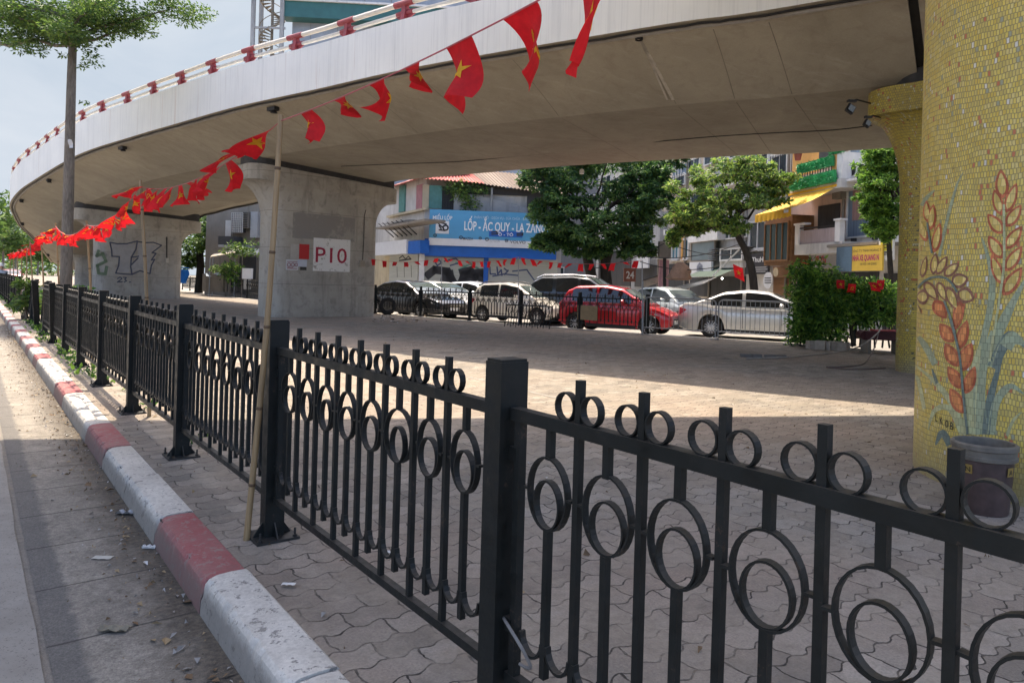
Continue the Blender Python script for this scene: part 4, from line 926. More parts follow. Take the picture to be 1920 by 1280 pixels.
for i in range(len(chain) - 1):
    p, q = chain[i], chain[i + 1]; L_ = (q - p).length; sag = .10 if i == 0 else min(.2, .035 * L_)
    B = thing('flag_bunting', names[i], 'bunting', p, 'bunting of small red flags along the kerb fence')
    f = lambda t: p.lerp(q, t) - UP * sag * 4 * t * (1 - t)
    mb = MB(); mb.tube([f(k / 14) for k in range(15)], .003 if i < 2 else .005, 5); mb.build('cord', M['cord'], B)
    dirn = (q - p).normalized()
    if i == 0:
        for px, (a0, cu, sh, tw, em, sz_) in near_spec.items():
            # find t where the cord crosses this picture column
            best = min((k / 200 for k in range(201)), key=lambda t: abs(PX0 + ((f(t).x * cs - (-(f(t).z - CAMZ)) * sn) / f(t).y) * F - px) if f(t).y > .4 else 9e9)
            flag(B, f(best), dirn, a0, cu, sh, tw, .15 * sz_, .215 * sz_, em, 8, None, .05 if px < 900 else .035)
        continue
    n = int(L_ / (.25 if i < 2 else .2 if i < 6 else .3)); res = 8 if i < 3 else 5 if i < 7 else 3
    for k in range(n):
        t = (k + .6) / n; a0 = rr.choice((-1, 1)) * rr.uniform(.2, 1.5); sz_ = rr.uniform(.72, .98); flag(B, f(t), dirn, a0, -a0 * rr.uniform(-.3, 1.9), rr.uniform(-.3, .9), rr.uniform(-1.1, 1.1), .15 * sz_, .2 * sz_, int(rr.random() < .25), res, None, rr.uniform(.02, .055))
# bunting over the parked cars on thin iron stakes
stk = [((828, 597), 482), ((972, 610), 482), ((1204, 628), 488)]; tops = [at(690, 484, 24.5)]
for (bx, by), ty in stk:
    b_ = G(bx, by); t_ = at(bx, ty, b_.y); tops.append(t_); mb = MB(); mb.tube([b_, t_], .016, 6); o = mb.build('flag_stake', M['galv']); tag(o, {828: 'thin metal flag stake in front of the black sedan', 972: 'thin metal flag stake in front of the white hatchback', 1204: 'thin metal flag stake in front of the red hatchback'}[bx], 'pole')
for i in range(3):
    p, q = tops[i], tops[i + 1]; L_ = (q - p).length
    B = thing('flag_bunting', ['small red flags strung over the black sedan', 'small red flags strung before the blue shop front', 'small red flags strung from the white hatchback to the red car'][i], 'bunting', p, 'bunting over the parked cars')
    f = lambda t: p.lerp(q, t) - UP * .16 * 4 * t * (1 - t); mb = MB(); mb.tube([f(k / 10) for k in range(11)], .007, 4); mb.build('cord', M['cord'], B)
    n = int(L_ / .37)
    for k in range(n): flag(B, f((k + .5) / n), (q - p).normalized(), rr.choice((-1, 1)) * rr.uniform(0, 1.2), rr.uniform(-1, 1), rr.uniform(-.5, .5), rr.uniform(-.6, .6), .16, .22, k % 2, 3)

# ================================================================== TREES AND PLANTS
LG = [leafmat('leaf_green', (.1, .18, .04)), leafmat('leaf_deep_green', (.055, .12, .028)), leafmat('leaf_bright_green', (.18, .28, .05))]
LD = [leafmat('leaf_dark', (.05, .125, .04), .4), leafmat('leaf_darker', (.028, .08, .03), .35), leafmat('leaf_mid', (.11, .2, .045), .45)]
LO = [leafmat('leaf_olive', (.14, .24, .05), .4), leafmat('leaf_olive_dark', (.06, .13, .035)), leafmat('leaf_yellow_green', (.32, .44, .08), .4), leafmat('leaf_dry_brown', (.22, .19, .09))]
LY = [leafmat('leaf_lime', (.2, .36, .05), .45), leafmat('leaf_vine', (.075, .19, .03), .4), leafmat('leaf_vine_dark', (.035, .1, .022))]
def leaves(mb, clumps, size, nm, rng, flat=.45, droop=.0, weights=None, shell=.35):
    """clumps: (centre, (rx, ry, rz), count)"""
    for c, rad, cnt in clumps:
        u = rng.normal(size=(cnt, 3)); u /= np.linalg.norm(u, axis=1)[:, None]; rr_ = rng.uniform(0, 1, cnt) ** shell
        P = np.array(c) + u * rr_[:, None] * np.array(rad)
        d = rng.normal(size=(cnt, 3)); d[:, 2] = d[:, 2] * flat - droop; d += u * .6; d /= np.linalg.norm(d, axis=1)[:, None]
        s = rng.normal(size=(cnt, 3)); s[:, 2] *= flat; s -= d * (s * d).sum(1)[:, None]; s /= np.linalg.norm(s, axis=1)[:, None]
        L_ = size * rng.uniform(.6, 1.35, cnt)[:, None]; Wd = L_ * rng.uniform(.32, .5, cnt)[:, None]; nn = np.cross(d, s)
        A = P; B_ = P + d * L_ * .45 + s * Wd * .5 + nn * L_ * .06; C = P + d * L_ - nn * L_ * .08; E = P + d * L_ * .45 - s * Wd * .5 + nn * L_ * .06
        V = np.stack([A, B_, C, E], 1).reshape(-1, 3).tolist(); b = len(mb.v); mb.v += V
        mm = rng.choice(nm, cnt, p=weights)
        mb.f += [[b + 4 * i, b + 4 * i + 1, b + 4 * i + 2, b + 4 * i + 3] for i in range(cnt)]; mb.m += mm.tolist()
def limb(mb, p, q, r0, r1, rng, n=6, wob=.12, m=0):
    p, q = Vector(p), Vector(q); pts = []
    for k in range(n + 1):
        t = k / n; j = Vector(rng.normal(size=3)) * wob * (q - p).length * .18 * math.sin(math.pi * t); pts.append(p.lerp(q, t) + j)
    mb.tube(pts, [r0 + (r1 - r0) * k / n for k in range(n + 1)], 8, m)
    return pts
# --- tree at the left, flat layered crown
rng = np.random.default_rng(4); TY = 21.0
tb = at(122, 580, TY); tb.z = 0; t1 = thing('street_tree', 'tall slim street tree with layered green crown in front of the flyover, left', 'tree', tb)
mb = MB(); tt = at(137, 60, TY); pts = [tb, at(126, 450, TY), at(130, 300, TY), at(134, 150, TY), tt, at(139, -60, TY), at(139, -170, TY)]; mb.tube(catmull(pts, 5), [.175 - .0035 * i for i in range(31)], 12)
tips = []
for px, py, dy in ((20, 25, -1), (60, 45, 1), (-60, 20, 0), (-90, 70, .8), (215, 15, -.6), (270, 40, .8), (330, 15, 0), (240, -30, 1.5), (95, 30, 2), (180, 5, -2), (40, -60, 0), (260, -90, 0), (-40, -80, 1), (140, -120, 2), (350, -60, 1), (120, 60, -1.6), (-120, -20, 0)):
    e = at(px, py, TY + dy); s_ = at(137, min(85, py + 50 + rng.uniform(-10, 10)), TY); limb(mb, s_, e, .06, .015, rng); tips.append((s_, e))
mb.build('trunk', M['bark'], t1, smooth=True)
mb = MB(); cl = []
for s_, e in tips:
    for f in (.35, .55, .75, .95):
        c = s_.lerp(e, f); cl.append(((c.x, c.y, c.z + .08), (.62, .62, .2), 300))
cl += [((at(x, y, TY + dy)).to_tuple(), (.55, .6, .17), 260) for x, y, dy in ((30, 60, 0), (75, 75, .3), (10, 40, 1), (50, 90, -.4), (170, 20, .6), (225, 42, 0), (262, 58, .2), (350, 35, 0), (372, 22, .3), (120, 20, 0), (95, 10, -1), (200, -10, 0), (310, -5, -.5), (0, 70, .5), (25, 20, -1))]
cl += [((at(x, y, TY - .25)).to_tuple(), (r_, r_, r_ * .55), n_ * 2) for x, y, r_, n_ in ((160, 88, .3, 40), (172, 108, .28, 40), (182, 120, .2, 14), (158, 124, .18, 16), (118, 103, .16, 12), (158, 190, .14, 8), (150, 70, .3, 30), (190, 85, .15, 8))]
leaves(mb, cl, .125, 3, rng, .3, .12, [.45, .3, .25], .5); mb.build('crown', LG, t1)
# white rag tied to the trunk
mb = MB(); p = at(131, 262, TY - .25); mb.grid(lambda u, v: p + Vector(((u - .5) * .12 + .05 * v, -.02 * math.sin(6 * v + 2 * u), -.24 * v)), 3, 5); mb.tube([at(94, 253, TY + 5), at(110, 258, TY + 2), p], .012, 4); o = mb.build('white_rag', simple('rag_white', (.6, .6, .6), .8, .1, 10)); tag(o, 'white rag tied round the left tree trunk with a string', 'rag')
# --- big dark tree in the middle distance
def bigtree(name, label, base, trunks, ells, mats, size, seed, bark, cnt, weights, droop=.2, flat=.5):
    rng = np.random.default_rng(seed); t = thing(name, label, 'tree', base); mb = MB()
    for pts, r0, r1 in trunks:
        P = catmull(pts, 5); mb.tube(P, [r0 + (r1 - r0) * i / (len(P) - 1) for i in range(len(P))], 9)
    fork = trunks[0][0][-1]; cl = []
    for c, rad in ells:
        c = Vector(c); limb(mb, fork, c, .07, .02, rng, 6, .3)
        k = 26
        for _ in range(k):
            u = rng.normal(size=3); u /= np.linalg.norm(u); p = np.array(c) + u * np.array(rad) * rng.uniform(.5, 1.22); s_ = rng.uniform(.16, .42) * min(rad); cl.append((tuple(p), (s_ * 1.5, s_ * 1.5, s_ * .55), max(8, int(cnt / k / len(ells)))))
    mb.build('trunk', bark, t, smooth=True); mb = MB(); leaves(mb, cl, size, len(mats), rng, flat, droop, weights, .5); mb.build('crown', mats, t); return t
Y = 31.0; b = at(1128, 540, Y); b.z = 0
E_ = lambda px, py, dy, r, Y_=Y: (at(px, py, Y_ + dy).to_tuple(), tuple(x * Y_ / F for x in r))
bigtree('shade_tree', 'big dark green shade tree beside the blue tyre shop sign', b,
 [([b, at(1105, 500, Y), at(1100, 470, Y), at(1110, 420, Y)], .26, .15), ([b + Vector((.4, 0, 0)), at(1135, 500, Y), at(1142, 470, Y), at(1150, 420, Y)], .28, .15)],
 [E_(1060, 360, 0, (52, 55, 40)), E_(1130, 330, 1, (60, 60, 45)), E_(1200, 345, 0, (52, 55, 42)), E_(1085, 425, -1, (55, 50, 36)), E_(1150, 410, 0, (60, 60, 42)), E_(1200, 415, .5, (40, 45, 36)), E_(1140, 280, 0, (70, 60, 40)), E_(1055, 440, .5, (34, 40, 24)), E_(1170, 455, -.8, (42, 45, 22)), E_(1225, 310, .5, (36, 40, 26)), E_(1050, 300, 0, (55, 50, 36)), E_(1250, 300, 1, (30, 35, 14)), E_(1090, 465, -.5, (38, 40, 16)), E_(1015, 330, -.4, (34, 40, 30)), E_(1030, 395, -.6, (36, 40, 26)), E_(1225, 385, -.5, (36, 40, 28)), E_(1235, 340, -.5, (30, 34, 24)), E_(1020, 455, -.4, (24, 30, 14)), E_(1195, 465, -.4, (28, 30, 14))], LD, .21, 8, M['bark_d'], 44000, [.4, .25, .35], .25, .5)
Y = 27.5; b = at(1418, 550, Y); b.z = 0
bigtree('street_tree', 'olive green street tree with a leaning dark trunk before the grey houses', b,
 [([b, at(1412, 520, Y), at(1400, 475, Y), at(1385, 445, Y), at(1372, 415, Y)], .17, .1)],
 [E_(1300, 360, 0, (44, 40, 26), Y), E_(1350, 335, .4, (50, 45, 32), Y), E_(1410, 315, 0, (44, 42, 30), Y), E_(1450, 335, .5, (32, 34, 24), Y), E_(1280, 400, -.3, (28, 30, 20), Y), E_(1335, 395, -.4, (46, 42, 26), Y), E_(1395, 375, 0, (44, 40, 28), Y), E_(1300, 425, .2, (26, 26, 14), Y), E_(1365, 425, -.3, (36, 30, 16), Y), E_(1445, 370, 0, (28, 28, 16), Y), E_(1262, 445, -.2, (9, 12, 18), Y)], LO, .17, 9, M['bark_d'], 22000, [.36, .26, .3, .08], .25, .6)
Y = 21.0; b = at(1668, 640, Y); b.z = 0
bigtree('street_tree', 'bright green young tree between the white house and the tiled column', b,
 [([b, at(1672, 560, Y), at(1668, 480, Y), at(1664, 400, Y)], .1, .06)],
 [E_(1655, 300, 0, (30, 34, 30), Y), E_(1648, 350, -.2, (32, 34, 30), Y), E_(1660, 400, 0, (34, 34, 28), Y), E_(1690, 340, .4, (40, 40, 60), Y), E_(1652, 285, 0, (18, 22, 18), Y), E_(1665, 435, 0, (22, 24, 16), Y), E_(1630, 335, 0, (18, 20, 14), Y), E_(1638, 395, 0, (18, 20, 12), Y), E_(1640, 310, .2, (30, 30, 26), Y), E_(1676, 300, -.2, (30, 30, 30), Y), E_(1632, 370, .2, (20, 24, 18), Y), E_(1680, 410, 0, (30, 30, 26), Y), E_(1645, 425, -.2, (24, 24, 16), Y), E_(1690, 280, 0, (30, 30, 24), Y)], LY, .12, 10, M['bark_d'], 20000, [.5, .35, .15], .15, .6)
# trees and shrubs seen between the piers and along the far street
Y = 52.0
for nm, lab, px, py, ells, seed in (('street_tree', 'shaded tree behind the fence left of the broad pier', 372, 520, [E_(365, 460, 0, (36, 36, 22), Y), E_(390, 425, 0, (40, 36, 24), Y), E_(352, 490, 0, (22, 26, 16), Y), E_(410, 450, .5, (26, 26, 18), Y), E_(420, 410, 1, (30, 30, 18), Y)], 12),):
    b = at(px, 560, Y); b.z = 0; bigtree(nm, lab, b, [([b, at(px + 4, 500, Y), at(px + 2, 455, Y), at(px + 5, 420, Y)], .3, .2)], ells, LG, .32, seed, M['bark_d'], 3400, [.4, .45, .15])
# hazy avenue trees at the far left end of the street
for k, (px, Y_, top) in enumerate(((-45, 95, 330), (4, 118, 375), (28, 150, 412), (-70, 70, 380), (70, 172, 430), (108, 185, 430))):
    b = at(px, 520, Y_); b.z = RZ; H = (PY0 - 24 - top) / F * Y_ + CAMZ; x0 = b.x
    el = [((x0 + dx * H, Y_ + dy * H, H * hz), (H * r_, H * r_, H * r_ * .7)) for dx, dy, hz, r_ in ((0, 0, .8, .22), (-.2, 0, .65, .2), (.2, .05, .66, .2), (0, -.1, .5, .22), (.12, 0, .42, .14), (-.15, 0, .4, .15))]
    bigtree('avenue_tree', ['avenue tree at the left edge, tallest of the far row', 'avenue tree just left of the flyover end', 'far avenue tree beneath the flyover edge', 'avenue tree outside the row on the left', 'avenue tree behind the far fence', 'farthest avenue tree behind the low end of the flyover'][k], b, [([b, b + Vector((.1, 0, H * .25)), b + Vector((-.1, 0, H * .5))], .22, .14)], el, LG, .75, 40 + k, M['bark'], 2600, [.4, .4, .2])
mb = MB(); rng = np.random.default_rng(66); cl = []
for _ in range(150):
    px = rng.uniform(-260, 330); Y_ = rng.uniform(180, 215); p = at(px, 505 - abs(rng.normal()) * 26, Y_); cl.append((tuple(p), (4.5, 4, 3), 34))
leaves(mb, cl, 1.5, 3, rng, .6, .2); o = mb.build('far_trees', LG); tag(o, 'far green mass of street trees closing the view at the end of the road', 'trees', kind='stuff')
# --- shrubs near the fence gap
def shrub(name, label, base, w, h, n, mats, size, seed, cat='shrub', dep=None, weights=None):
    rng = np.random.default_rng(seed); t = thing(name, label, cat, base); mb = MB()
    for _ in range(9): limb(mb, base + Vector((rng.uniform(-.1, .1) * w, rng.uniform(-.1, .1) * w, 0)), base + Vector((rng.uniform(-.4, .4) * w, rng.uniform(-.3, .3) * w, h * rng.uniform(.6, .95))), .012, .005, rng, 4)
    mb.build('stem', M['bark'], t); cl = []
    for _ in range(26): cl.append(((base.x + rng.uniform(-.5, .5) * w, base.y + rng.uniform(-.5, .5) * (dep or w), base.z + h * rng.uniform(.15, 1)), (w * .17, w * .17, h * .09), max(5, n // 26)))
    mb = MB(); leaves(mb, cl, size, len(mats), rng, .6, .1, weights, .5); mb.build('foliage', mats, t); return t
z1 = lambda x, y: (x / 4.922, 340 + y / 4.922)
pb = FE(23.5, FD - .05, 0); shrub('shrub', 'leafy green shrub growing through the gap in the kerb fence', pb, .5, 1.05, 600, LG, .16, 31)
for px, Y_, lab, sd_ in ((92, 24, 'bushy green plant left of the tree foot', 32), (142, 23.5, 'bushy green plant right of the tree foot', 33), (110, 26, 'bushy green plant just behind the leaning fence posts', 34)):
    b = at(px, 560, Y_); b.z = 0; shrub('shrub', lab, b, .7, .85, 300, LY, .18, sd_)
# weeds at the foot of the fence
mb = MB(); rng = np.random.default_rng(5); cl = []
for a in np.concatenate([rng.uniform(10, 22, 70), rng.uniform(22, 45, 40)]): p = FE(a, FD + rng.uniform(-.15, .25), .05); cl.append((tuple(p), (.09, .09, .06), 14))
for a in (6.1, 7.9, 9.2): cl.append((tuple(FE(a, FD + .2, .04)), (.1, .1, .05), 22))
leaves(mb, cl, .07, 3, rng, 1.2, -.5, None, .6); o = mb.build('weeds', LY); tag(o, 'low weeds growing along the foot of the fence', 'weeds', kind='stuff')
# ================================================================== CARS
def sl_(x, tab):
    for (a, b), (c, d) in zip(tab[:-1], tab[1:]):
        if x <= c: t = (x - a) / (c - a); t = t * t * (3 - 2 * t) * .5 + t * .5; return b + (d - b) * t
    return tab[-1][1]
def car(label, paint, spec, loc, yaw, plate_txt=None):
    """x forward, y left, z up; spec: L, W, H, wheel radius, wheel x, profile tables"""
    t = thing('parked_car', label, 'car', loc, 'cars parked beyond the far fence'); t.rotation_euler = (0, 0, yaw)
    L, W, wr, xr, xf = spec['L'], spec['W'] / 2, spec['wr'], spec['xr'], spec['xf']; hood, roof = spec['hood'], spec['roof']
    n = 110; X = [-L / 2 + L * i / n for i in range(n + 1)]
    plan = lambda x: W * (1 - .16 * min(1, abs(x) / (L / 2)) ** 5 - .04 * (abs(x) / (L / 2)) ** 2)
    def low(x):
        z = .2 + .1 * max(0, (abs(x) - L * .44) / (L * .06)); a = wr + .055
        for c in (xr, xf):
            if abs(x - c) < a: z = max(z, wr + math.sqrt(a * a - (x - c) ** 2))
        return z
    rings = []
    for i, x in enumerate(X):
        w = plan(x); zl = low(x); zb = sl_(x, hood); zm = max(zl + .01, zl * .4 + zb * .6)
        half = [(0, zl), (w * .9, zl), (w * .985, zl + .02), (w, zl + (zb - zl) * .35 + .0), (w * 1.005, zl + (zb - zl) * .62), (w * .985, zb - .07), (w * .95, zb - .02), (w * .86, zb), (w * .4, zb + .015)]
        r_ = [Vector((x, y, z)) for y, z in half] + [Vector((x, 0, zb + .02))] + [Vector((x, -y, z)) for y, z in half[:0:-1]]
        rings.append(r_)
    for e in (0, -1):
        pass
    def shrink(r_, k, dx): c = sum(r_, Vector()) / len(r_); return [c + (p - c) * k + Vector((dx, 0, 0)) for p in r_]
    rings = [shrink(rings[0], .8, -.035), shrink(rings[0], .95, -.015)] + rings + [shrink(rings[-1], .95, .015), shrink(rings[-1], .8, .035)]
    mb = MB(); nn = len(rings[0]); mb.loft(rings, lambda i, k: 1 if k in (0, nn - 1) else 0); 
    # greenhouse
    x0, x1 = roof[0][0], roof[-1][0]; zbelt = spec['belt']; zr_max = max(z for _, z in roof); wb, wt = W * .93, W * .74
    ys = lambda z, x: (wb + (wt - wb) * (z - zbelt) / (zr_max - zbelt)) * (plan(x) / W) ** .6
    N2 = 60; rr_ = []
    for i in range(N2 + 1):
        x = x0 + (x1 - x0) * i / N2; zr = max(sl_(x, roof), zbelt - .03); hgt = max(.004, zr - zbelt + .06); h_ = []
        for f in (0, .3, .6, .82): z = zbelt - .06 + hgt * f; h_.append((ys(max(z, zbelt), x), z))
        zt = zbelt - .06 + hgt; yt = ys(max(zt, zbelt), x); h_ += [(yt * .97, zt - hgt * .07), (yt * .88, zt - hgt * .015), (yt * .5, zt + .012), (0, zt + .018)]
        rr_.append([Vector((x, y, z)) for y, z in h_] + [Vector((x, -y, z)) for y, z in h_[-2::-1]])
    mb.loft(rr_, 0, True, True, False)
    mb.build('body', [paint, M['blackpl']], t, smooth=True, local=True)
    # windows: proud 6 mm from the shell
    pil = spec['pillars']
    for sg in (1, -1):
        for (a, b) in pil:
            mb = MB(); k_ = 14; cols = []
            for i in range(k_ + 1):
                x = a + (b - a) * i / k_; zt = min(sl_(x, roof), zr_max) - .075; zb = zbelt + .035 + .02 * spec.get('rise', 0) * (-x)
                if zt < zb + .005: zt = zb + .005
                cols.append([Vector((x, sg * (ys(z, x) + .007), z)) for z in (zb, (zb + zt) / 2, zt)])
            mb.add([p for c in cols for p in c], [[3 * i + j, 3 * i + 3 + j, 3 * i + 4 + j, 3 * i + 1 + j] for i in range(k_) for j in (0, 1)]); mb.build('window', M['glass'], t, local=True)
        # mirror, handles, door seams
        mx = pil[-1][1] - .32; mb = MB(); mb.ball(Vector((mx + .1, sg * (W * 1.1), zbelt + .09)), .1, 10, 0, (.75, 1.05, .7)); mb.build('mirror', paint if spec.get('mirror', 1) else M['blackpl'], t, smooth=True, local=True)
        mb = MB()
        for (a, b) in pil[:2]: mb.box((a + .18, sg * (W * 1.0), zbelt - .13), (.17, .035, .03))
        mb.build('handle', M['chrome'] if spec.get('chrome') else paint, t, local=True)
        mb = MB()
        for xx in spec['seams']: 
            for q in range(6):
                z0, z1 = .33 + (zbelt - .4) * q / 6, .33 + (zbelt - .4) * (q + 1) / 6; mb.box((xx, sg * (plan(xx) * (1.001)), (z0 + z1) / 2), (.012, .02, z1 - z0))
        mb.build('door_seam', M['blackpl'], t, local=True)
        mb = MB(); mb.box((0, sg * W * .99, .25), (xf - xr - 2 * wr - .2, .03, .07)); mb.build('sill_trim', M['blackpl'], t, local=True)
    def screen(xa, xb, name, mat):
        mb = MB(); G_ = []
        for i in range(7):
            x = xa + (xb - xa) * i / 6; z = sl_(x, roof)
            yy = ys(max(z, zbelt), x) * .86; G_.append([Vector((x, yy * (j / 4 - 1), z + .024 - .012 * abs(j / 4 - 1))) for j in range(9)])
        mb.grid(lambda u, v: G_[int(round(u * 6))][int(round(v * 8))], 6, 8); mb.build(name, mat, t, smooth=True, local=True)
    screen(*spec['wind'], 'windscreen', M['wshield']); screen(*spec['rear'], 'rear_window', M['glass'])
    # wheels
    for xx in (xr, xf):
        for sg in (1, -1):
            w_ = MB(); c = Vector((xx, sg * (W - .12), wr)); ax = Vector((0, sg, 0))
            w_.lathe(c, [(wr * .62, -.1), (wr * .9, -.1), (wr, -.07), (wr, .06), (wr * .93, .095), (wr * .68, .1), (wr * .64, .07)], 28, 0, ax, True, False); wo = w_.build('wheel', M['tyre'], t, smooth=True, local=True)
            r_ = MB(); r_.lathe(c, [(wr * .66, .075), (wr * .6, .095), (wr * .57, .05)], 28, 0, ax, False, False)
            u_ = Vector((1, 0, 0)); v_ = UP
            for k in range(spec.get('spokes', 10)):
                g = 2 * math.pi * k / spec.get('spokes', 10); d_ = u_ * math.cos(g) + v_ * math.sin(g); e_ = ax.cross(d_); r_.box(c + d_ * wr * .33 + ax * .07, (wr * .56, wr * (.09 if spec.get('spokes', 10) > 6 else .16), .02), 0, d_, e_, ax)
            r_.lathe(c, [(wr * .14, .05), (wr * .14, .085), (.005, .09)], 14, 0, ax, False, False); r_.build('rim', M['rim'], wo, local=True)
            d2 = MB(); d2.lathe(c, [(wr * .62, .03), (.005, .03)], 20, 0, ax, False, False); d2.build('brake_disc', M['blackpl'], wo, local=True)
    # lamps, grille, plates
    zf = sl_(L / 2, hood); zrr = sl_(-L / 2, hood)
    for sg in (1, -1):
        yl = plan(L / 2 - .12); mb = MB(); mb.prism([Vector((L / 2 - .02, sg * yl * .55, zf - .16)), Vector((L / 2 - .12, sg * yl * .97, zf - .12)), Vector((L / 2 - .45, sg * (plan(L / 2 - .45) + .004), zf + .02)), Vector((L / 2 - .42, sg * plan(L / 2 - .4) * .9, zf + .06)), Vector((L / 2 - .1, sg * yl * .72, zf - .02))], Vector((.02, sg * .012, .02))); mb.build('headlight', M['lamp'], t, local=True)
        yl = plan(-L / 2 + .1); mb = MB(); mb.prism([Vector((-L / 2 - .02, sg * yl * .62, zrr - .26)), Vector((-L / 2 + .05, sg * yl * 1.0, zrr - .27)), Vector((-L / 2 + .28, sg * (plan(-L / 2 + .28) + .006), zrr - .1)), Vector((-L / 2 + .06, sg * yl * .98, zrr - .04)), Vector((-L / 2 - .01, sg * yl * .64, zrr - .05))], Vector((-.012, sg * .014, 0))); mb.build('tail_light', M['tail'], t, local=True)
    mb = MB(); w_ = W * .62; mb.box((L / 2 + .022, 0, zf - .17), (.03, w_ * 1.0, .09)); mb.box((L / 2 + .02, 0, .36), (.04, w_ * 1.5, .16)); mb.build('grille', M['blackpl'], t, local=True)
    mb = MB(); mb.box((L / 2 + .048, 0, zf - .17), (.012, .12, .05)); mb.box((L / 2 + .04, 0, zf - .105), (.014, w_ * 1.1, .014)); mb.build('grille_trim', M['chrome'], t, local=True)
    mb = MB(); mb.box((L / 2 + .046, 0, .42), (.012, .46, .12)); mb.build('number_plate', M['plate'], t, local=True)
    mb = MB(); mb.box((-L / 2 - .03, 0, zrr - .2), (.03, .46, .12)); mb.build('number_plate', M['plate'], t, local=True)
    if spec.get('rails'):
        for sg in (1, -1): mb = MB(); mb.tube([(x, sg * W * .66, min(sl_(x, roof), zr_max) + .05) for x in np.linspace(x0 + .35, x1 - 1.0, 8)], .02, 6); mb.build('roof_rail', M['chrome'] if spec['rails'] > 1 else M['blackpl'], t, local=True)
    return t
def paint(name, col, metallic=.3, var=.06): return simple(name, col, .28, var, 1.5, 0, metallic, .5, 1.0)
HATCH = dict(L=3.6, W=1.6, wr=.29, xr=-1.19, xf=1.2, belt=.93, hood=[(-1.8, .93), (-1.5, .96), (0, .95), (.75, .94), (1.3, .86), (1.7, .72), (1.8, .64)], roof=[(-1.74, .98), (-1.5, 1.34), (-1.2, 1.46), (-.3, 1.5), (.25, 1.42), (.75, 1.16), (1.12, .93)], pillars=[(-1.33, -.52), (-.44, .62)], seams=[-.5, .55, -1.25], wind=(.34, 1.04), rear=(-1.7, -1.52), spokes=10, rise=.8)
SEDAN = dict(L=4.8, W=1.82, wr=.33, xr=-1.38, xf=1.42, belt=.95, hood=[(-2.4, .93), (-2.2, 1.03), (-1.7, 1.03), (-1.2, .98), (0, .95), (1.0, .95), (1.7, .86), (2.25, .74), (2.4, .64)], roof=[(-2.05, 1.0), (-1.6, 1.17), (-1.0, 1.4), (-.35, 1.475), (.2, 1.44), (.7, 1.25), (1.3, .95)], pillars=[(-1.4, -.5), (-.4, .85)], seams=[-.46, .62, -1.4], wind=(.36, 1.2), rear=(-1.95, -1.15), spokes=14, chrome=1)
SUV = dict(L=4.8, W=1.85, wr=.38, xr=-1.4, xf=1.42, belt=1.18, hood=[(-2.4, 1.0), (-2.2, 1.14), (0, 1.16), (.9, 1.18), (1.6, 1.14), (2.2, 1.0), (2.4, .86)], roof=[(-2.3, 1.22), (-2.05, 1.62), (-1.7, 1.78), (-.5, 1.82), (.1, 1.76), (.55, 1.52), (1.0, 1.18)], pillars=[(-2.0, -1.25), (-1.1, -.28), (-.18, .55)], seams=[-.24, .6, -1.2], wind=(.16, .92), rear=(-2.26, -2.06), rails=2, spokes=6)
def put_car(pr, pf, z, spec, label, col, metallic=.3, face=1):
    """pr, pf: picture points where rear and front near-side tyres touch the street"""
    a, b = G(*pr, z), G(*pf, z); d = (b - a).normalized(); left = Vector((-d.y, d.x, 0)); mid = (a + b) / 2
    # the near side of a car heading right is its right side
    near = -1 if (CAM - mid).dot(left) < 0 else 1
    c = mid - left * near * (spec['W'] / 2 - .12) - d * (spec['xr'] + spec['xf']) / 2; c.z = z
    return car(label, paint('car_paint', col, metallic), spec, c, math.atan2(d.y, d.x))
CZ = -.14
def yawed(px, py, deg, spec, label, col, metallic=.3, which='xr'):
    """one near tyre contact in the picture and a heading in degrees from +X"""
    a = G(px, py, CZ); d = Vector((math.cos(R(deg)), math.sin(R(deg)), 0)); left = Vector((-d.y, d.x, 0)); near = -1 if (CAM - a).dot(left) < 0 else 1
    c = a - left * near * (spec['W'] / 2 - .12) - d * spec[which]; c.z = CZ
    return car(label, paint('car_paint', col, metallic), spec, c, R(deg))
cc = lambda d, **k: {**d, **k}
yawed(1079, 622, -27, HATCH, 'glossy red hatchback parked behind the fence', (.5, .008, .018), .2)
yawed(905, 603, -33, cc(HATCH, rails=1), 'cream white hatchback with roof rails parked left of the red car', (.6, .57, .5), .1)
yawed(1333, 633, -25, SEDAN, 'silver sedan parked behind the crowd barriers', (.55, .55, .53), .35)
yawed(790, 598, -42, SEDAN, 'black sedan with a worn tyre leaning on the fence before it', (.012, .012, .014), .2, 'xf')
def far_car(px, py, Y, deg, spec, label, col, metallic=.3):
    p = at(px, py, Y); p.z = CZ; return car(label, paint('car_paint', col, metallic), spec, p, R(deg))
far_car(1108, 560, 27.0, -24, SUV, 'dark silver-trimmed SUV parked behind the red hatchback', (.016, .022, .026), .4)
far_car(1262, 590, 27.5, -62, cc(HATCH, L=4.1), 'pale blue-white hatchback behind the red car and the silver sedan', (.52, .58, .6), .1)
far_car(898, 580, 32.5, -38, HATCH, 'small white hatchback half hidden behind the cream hatchback', (.58, .6, .62), .1)
far_car(822, 580, 30.5, -40, SEDAN, 'white sedan peeping out behind the black sedan', (.6, .6, .58), .1)
# street traffic at the far left
cr = cc(SEDAN); p = at(18, 512, 62); p.z = RZ; tcar = car('small dark red car driving away at the far left', paint('car_paint', (.25, .03, .03)), cr, p, math.atan2(D.y, D.x)); 
del tcar['group']
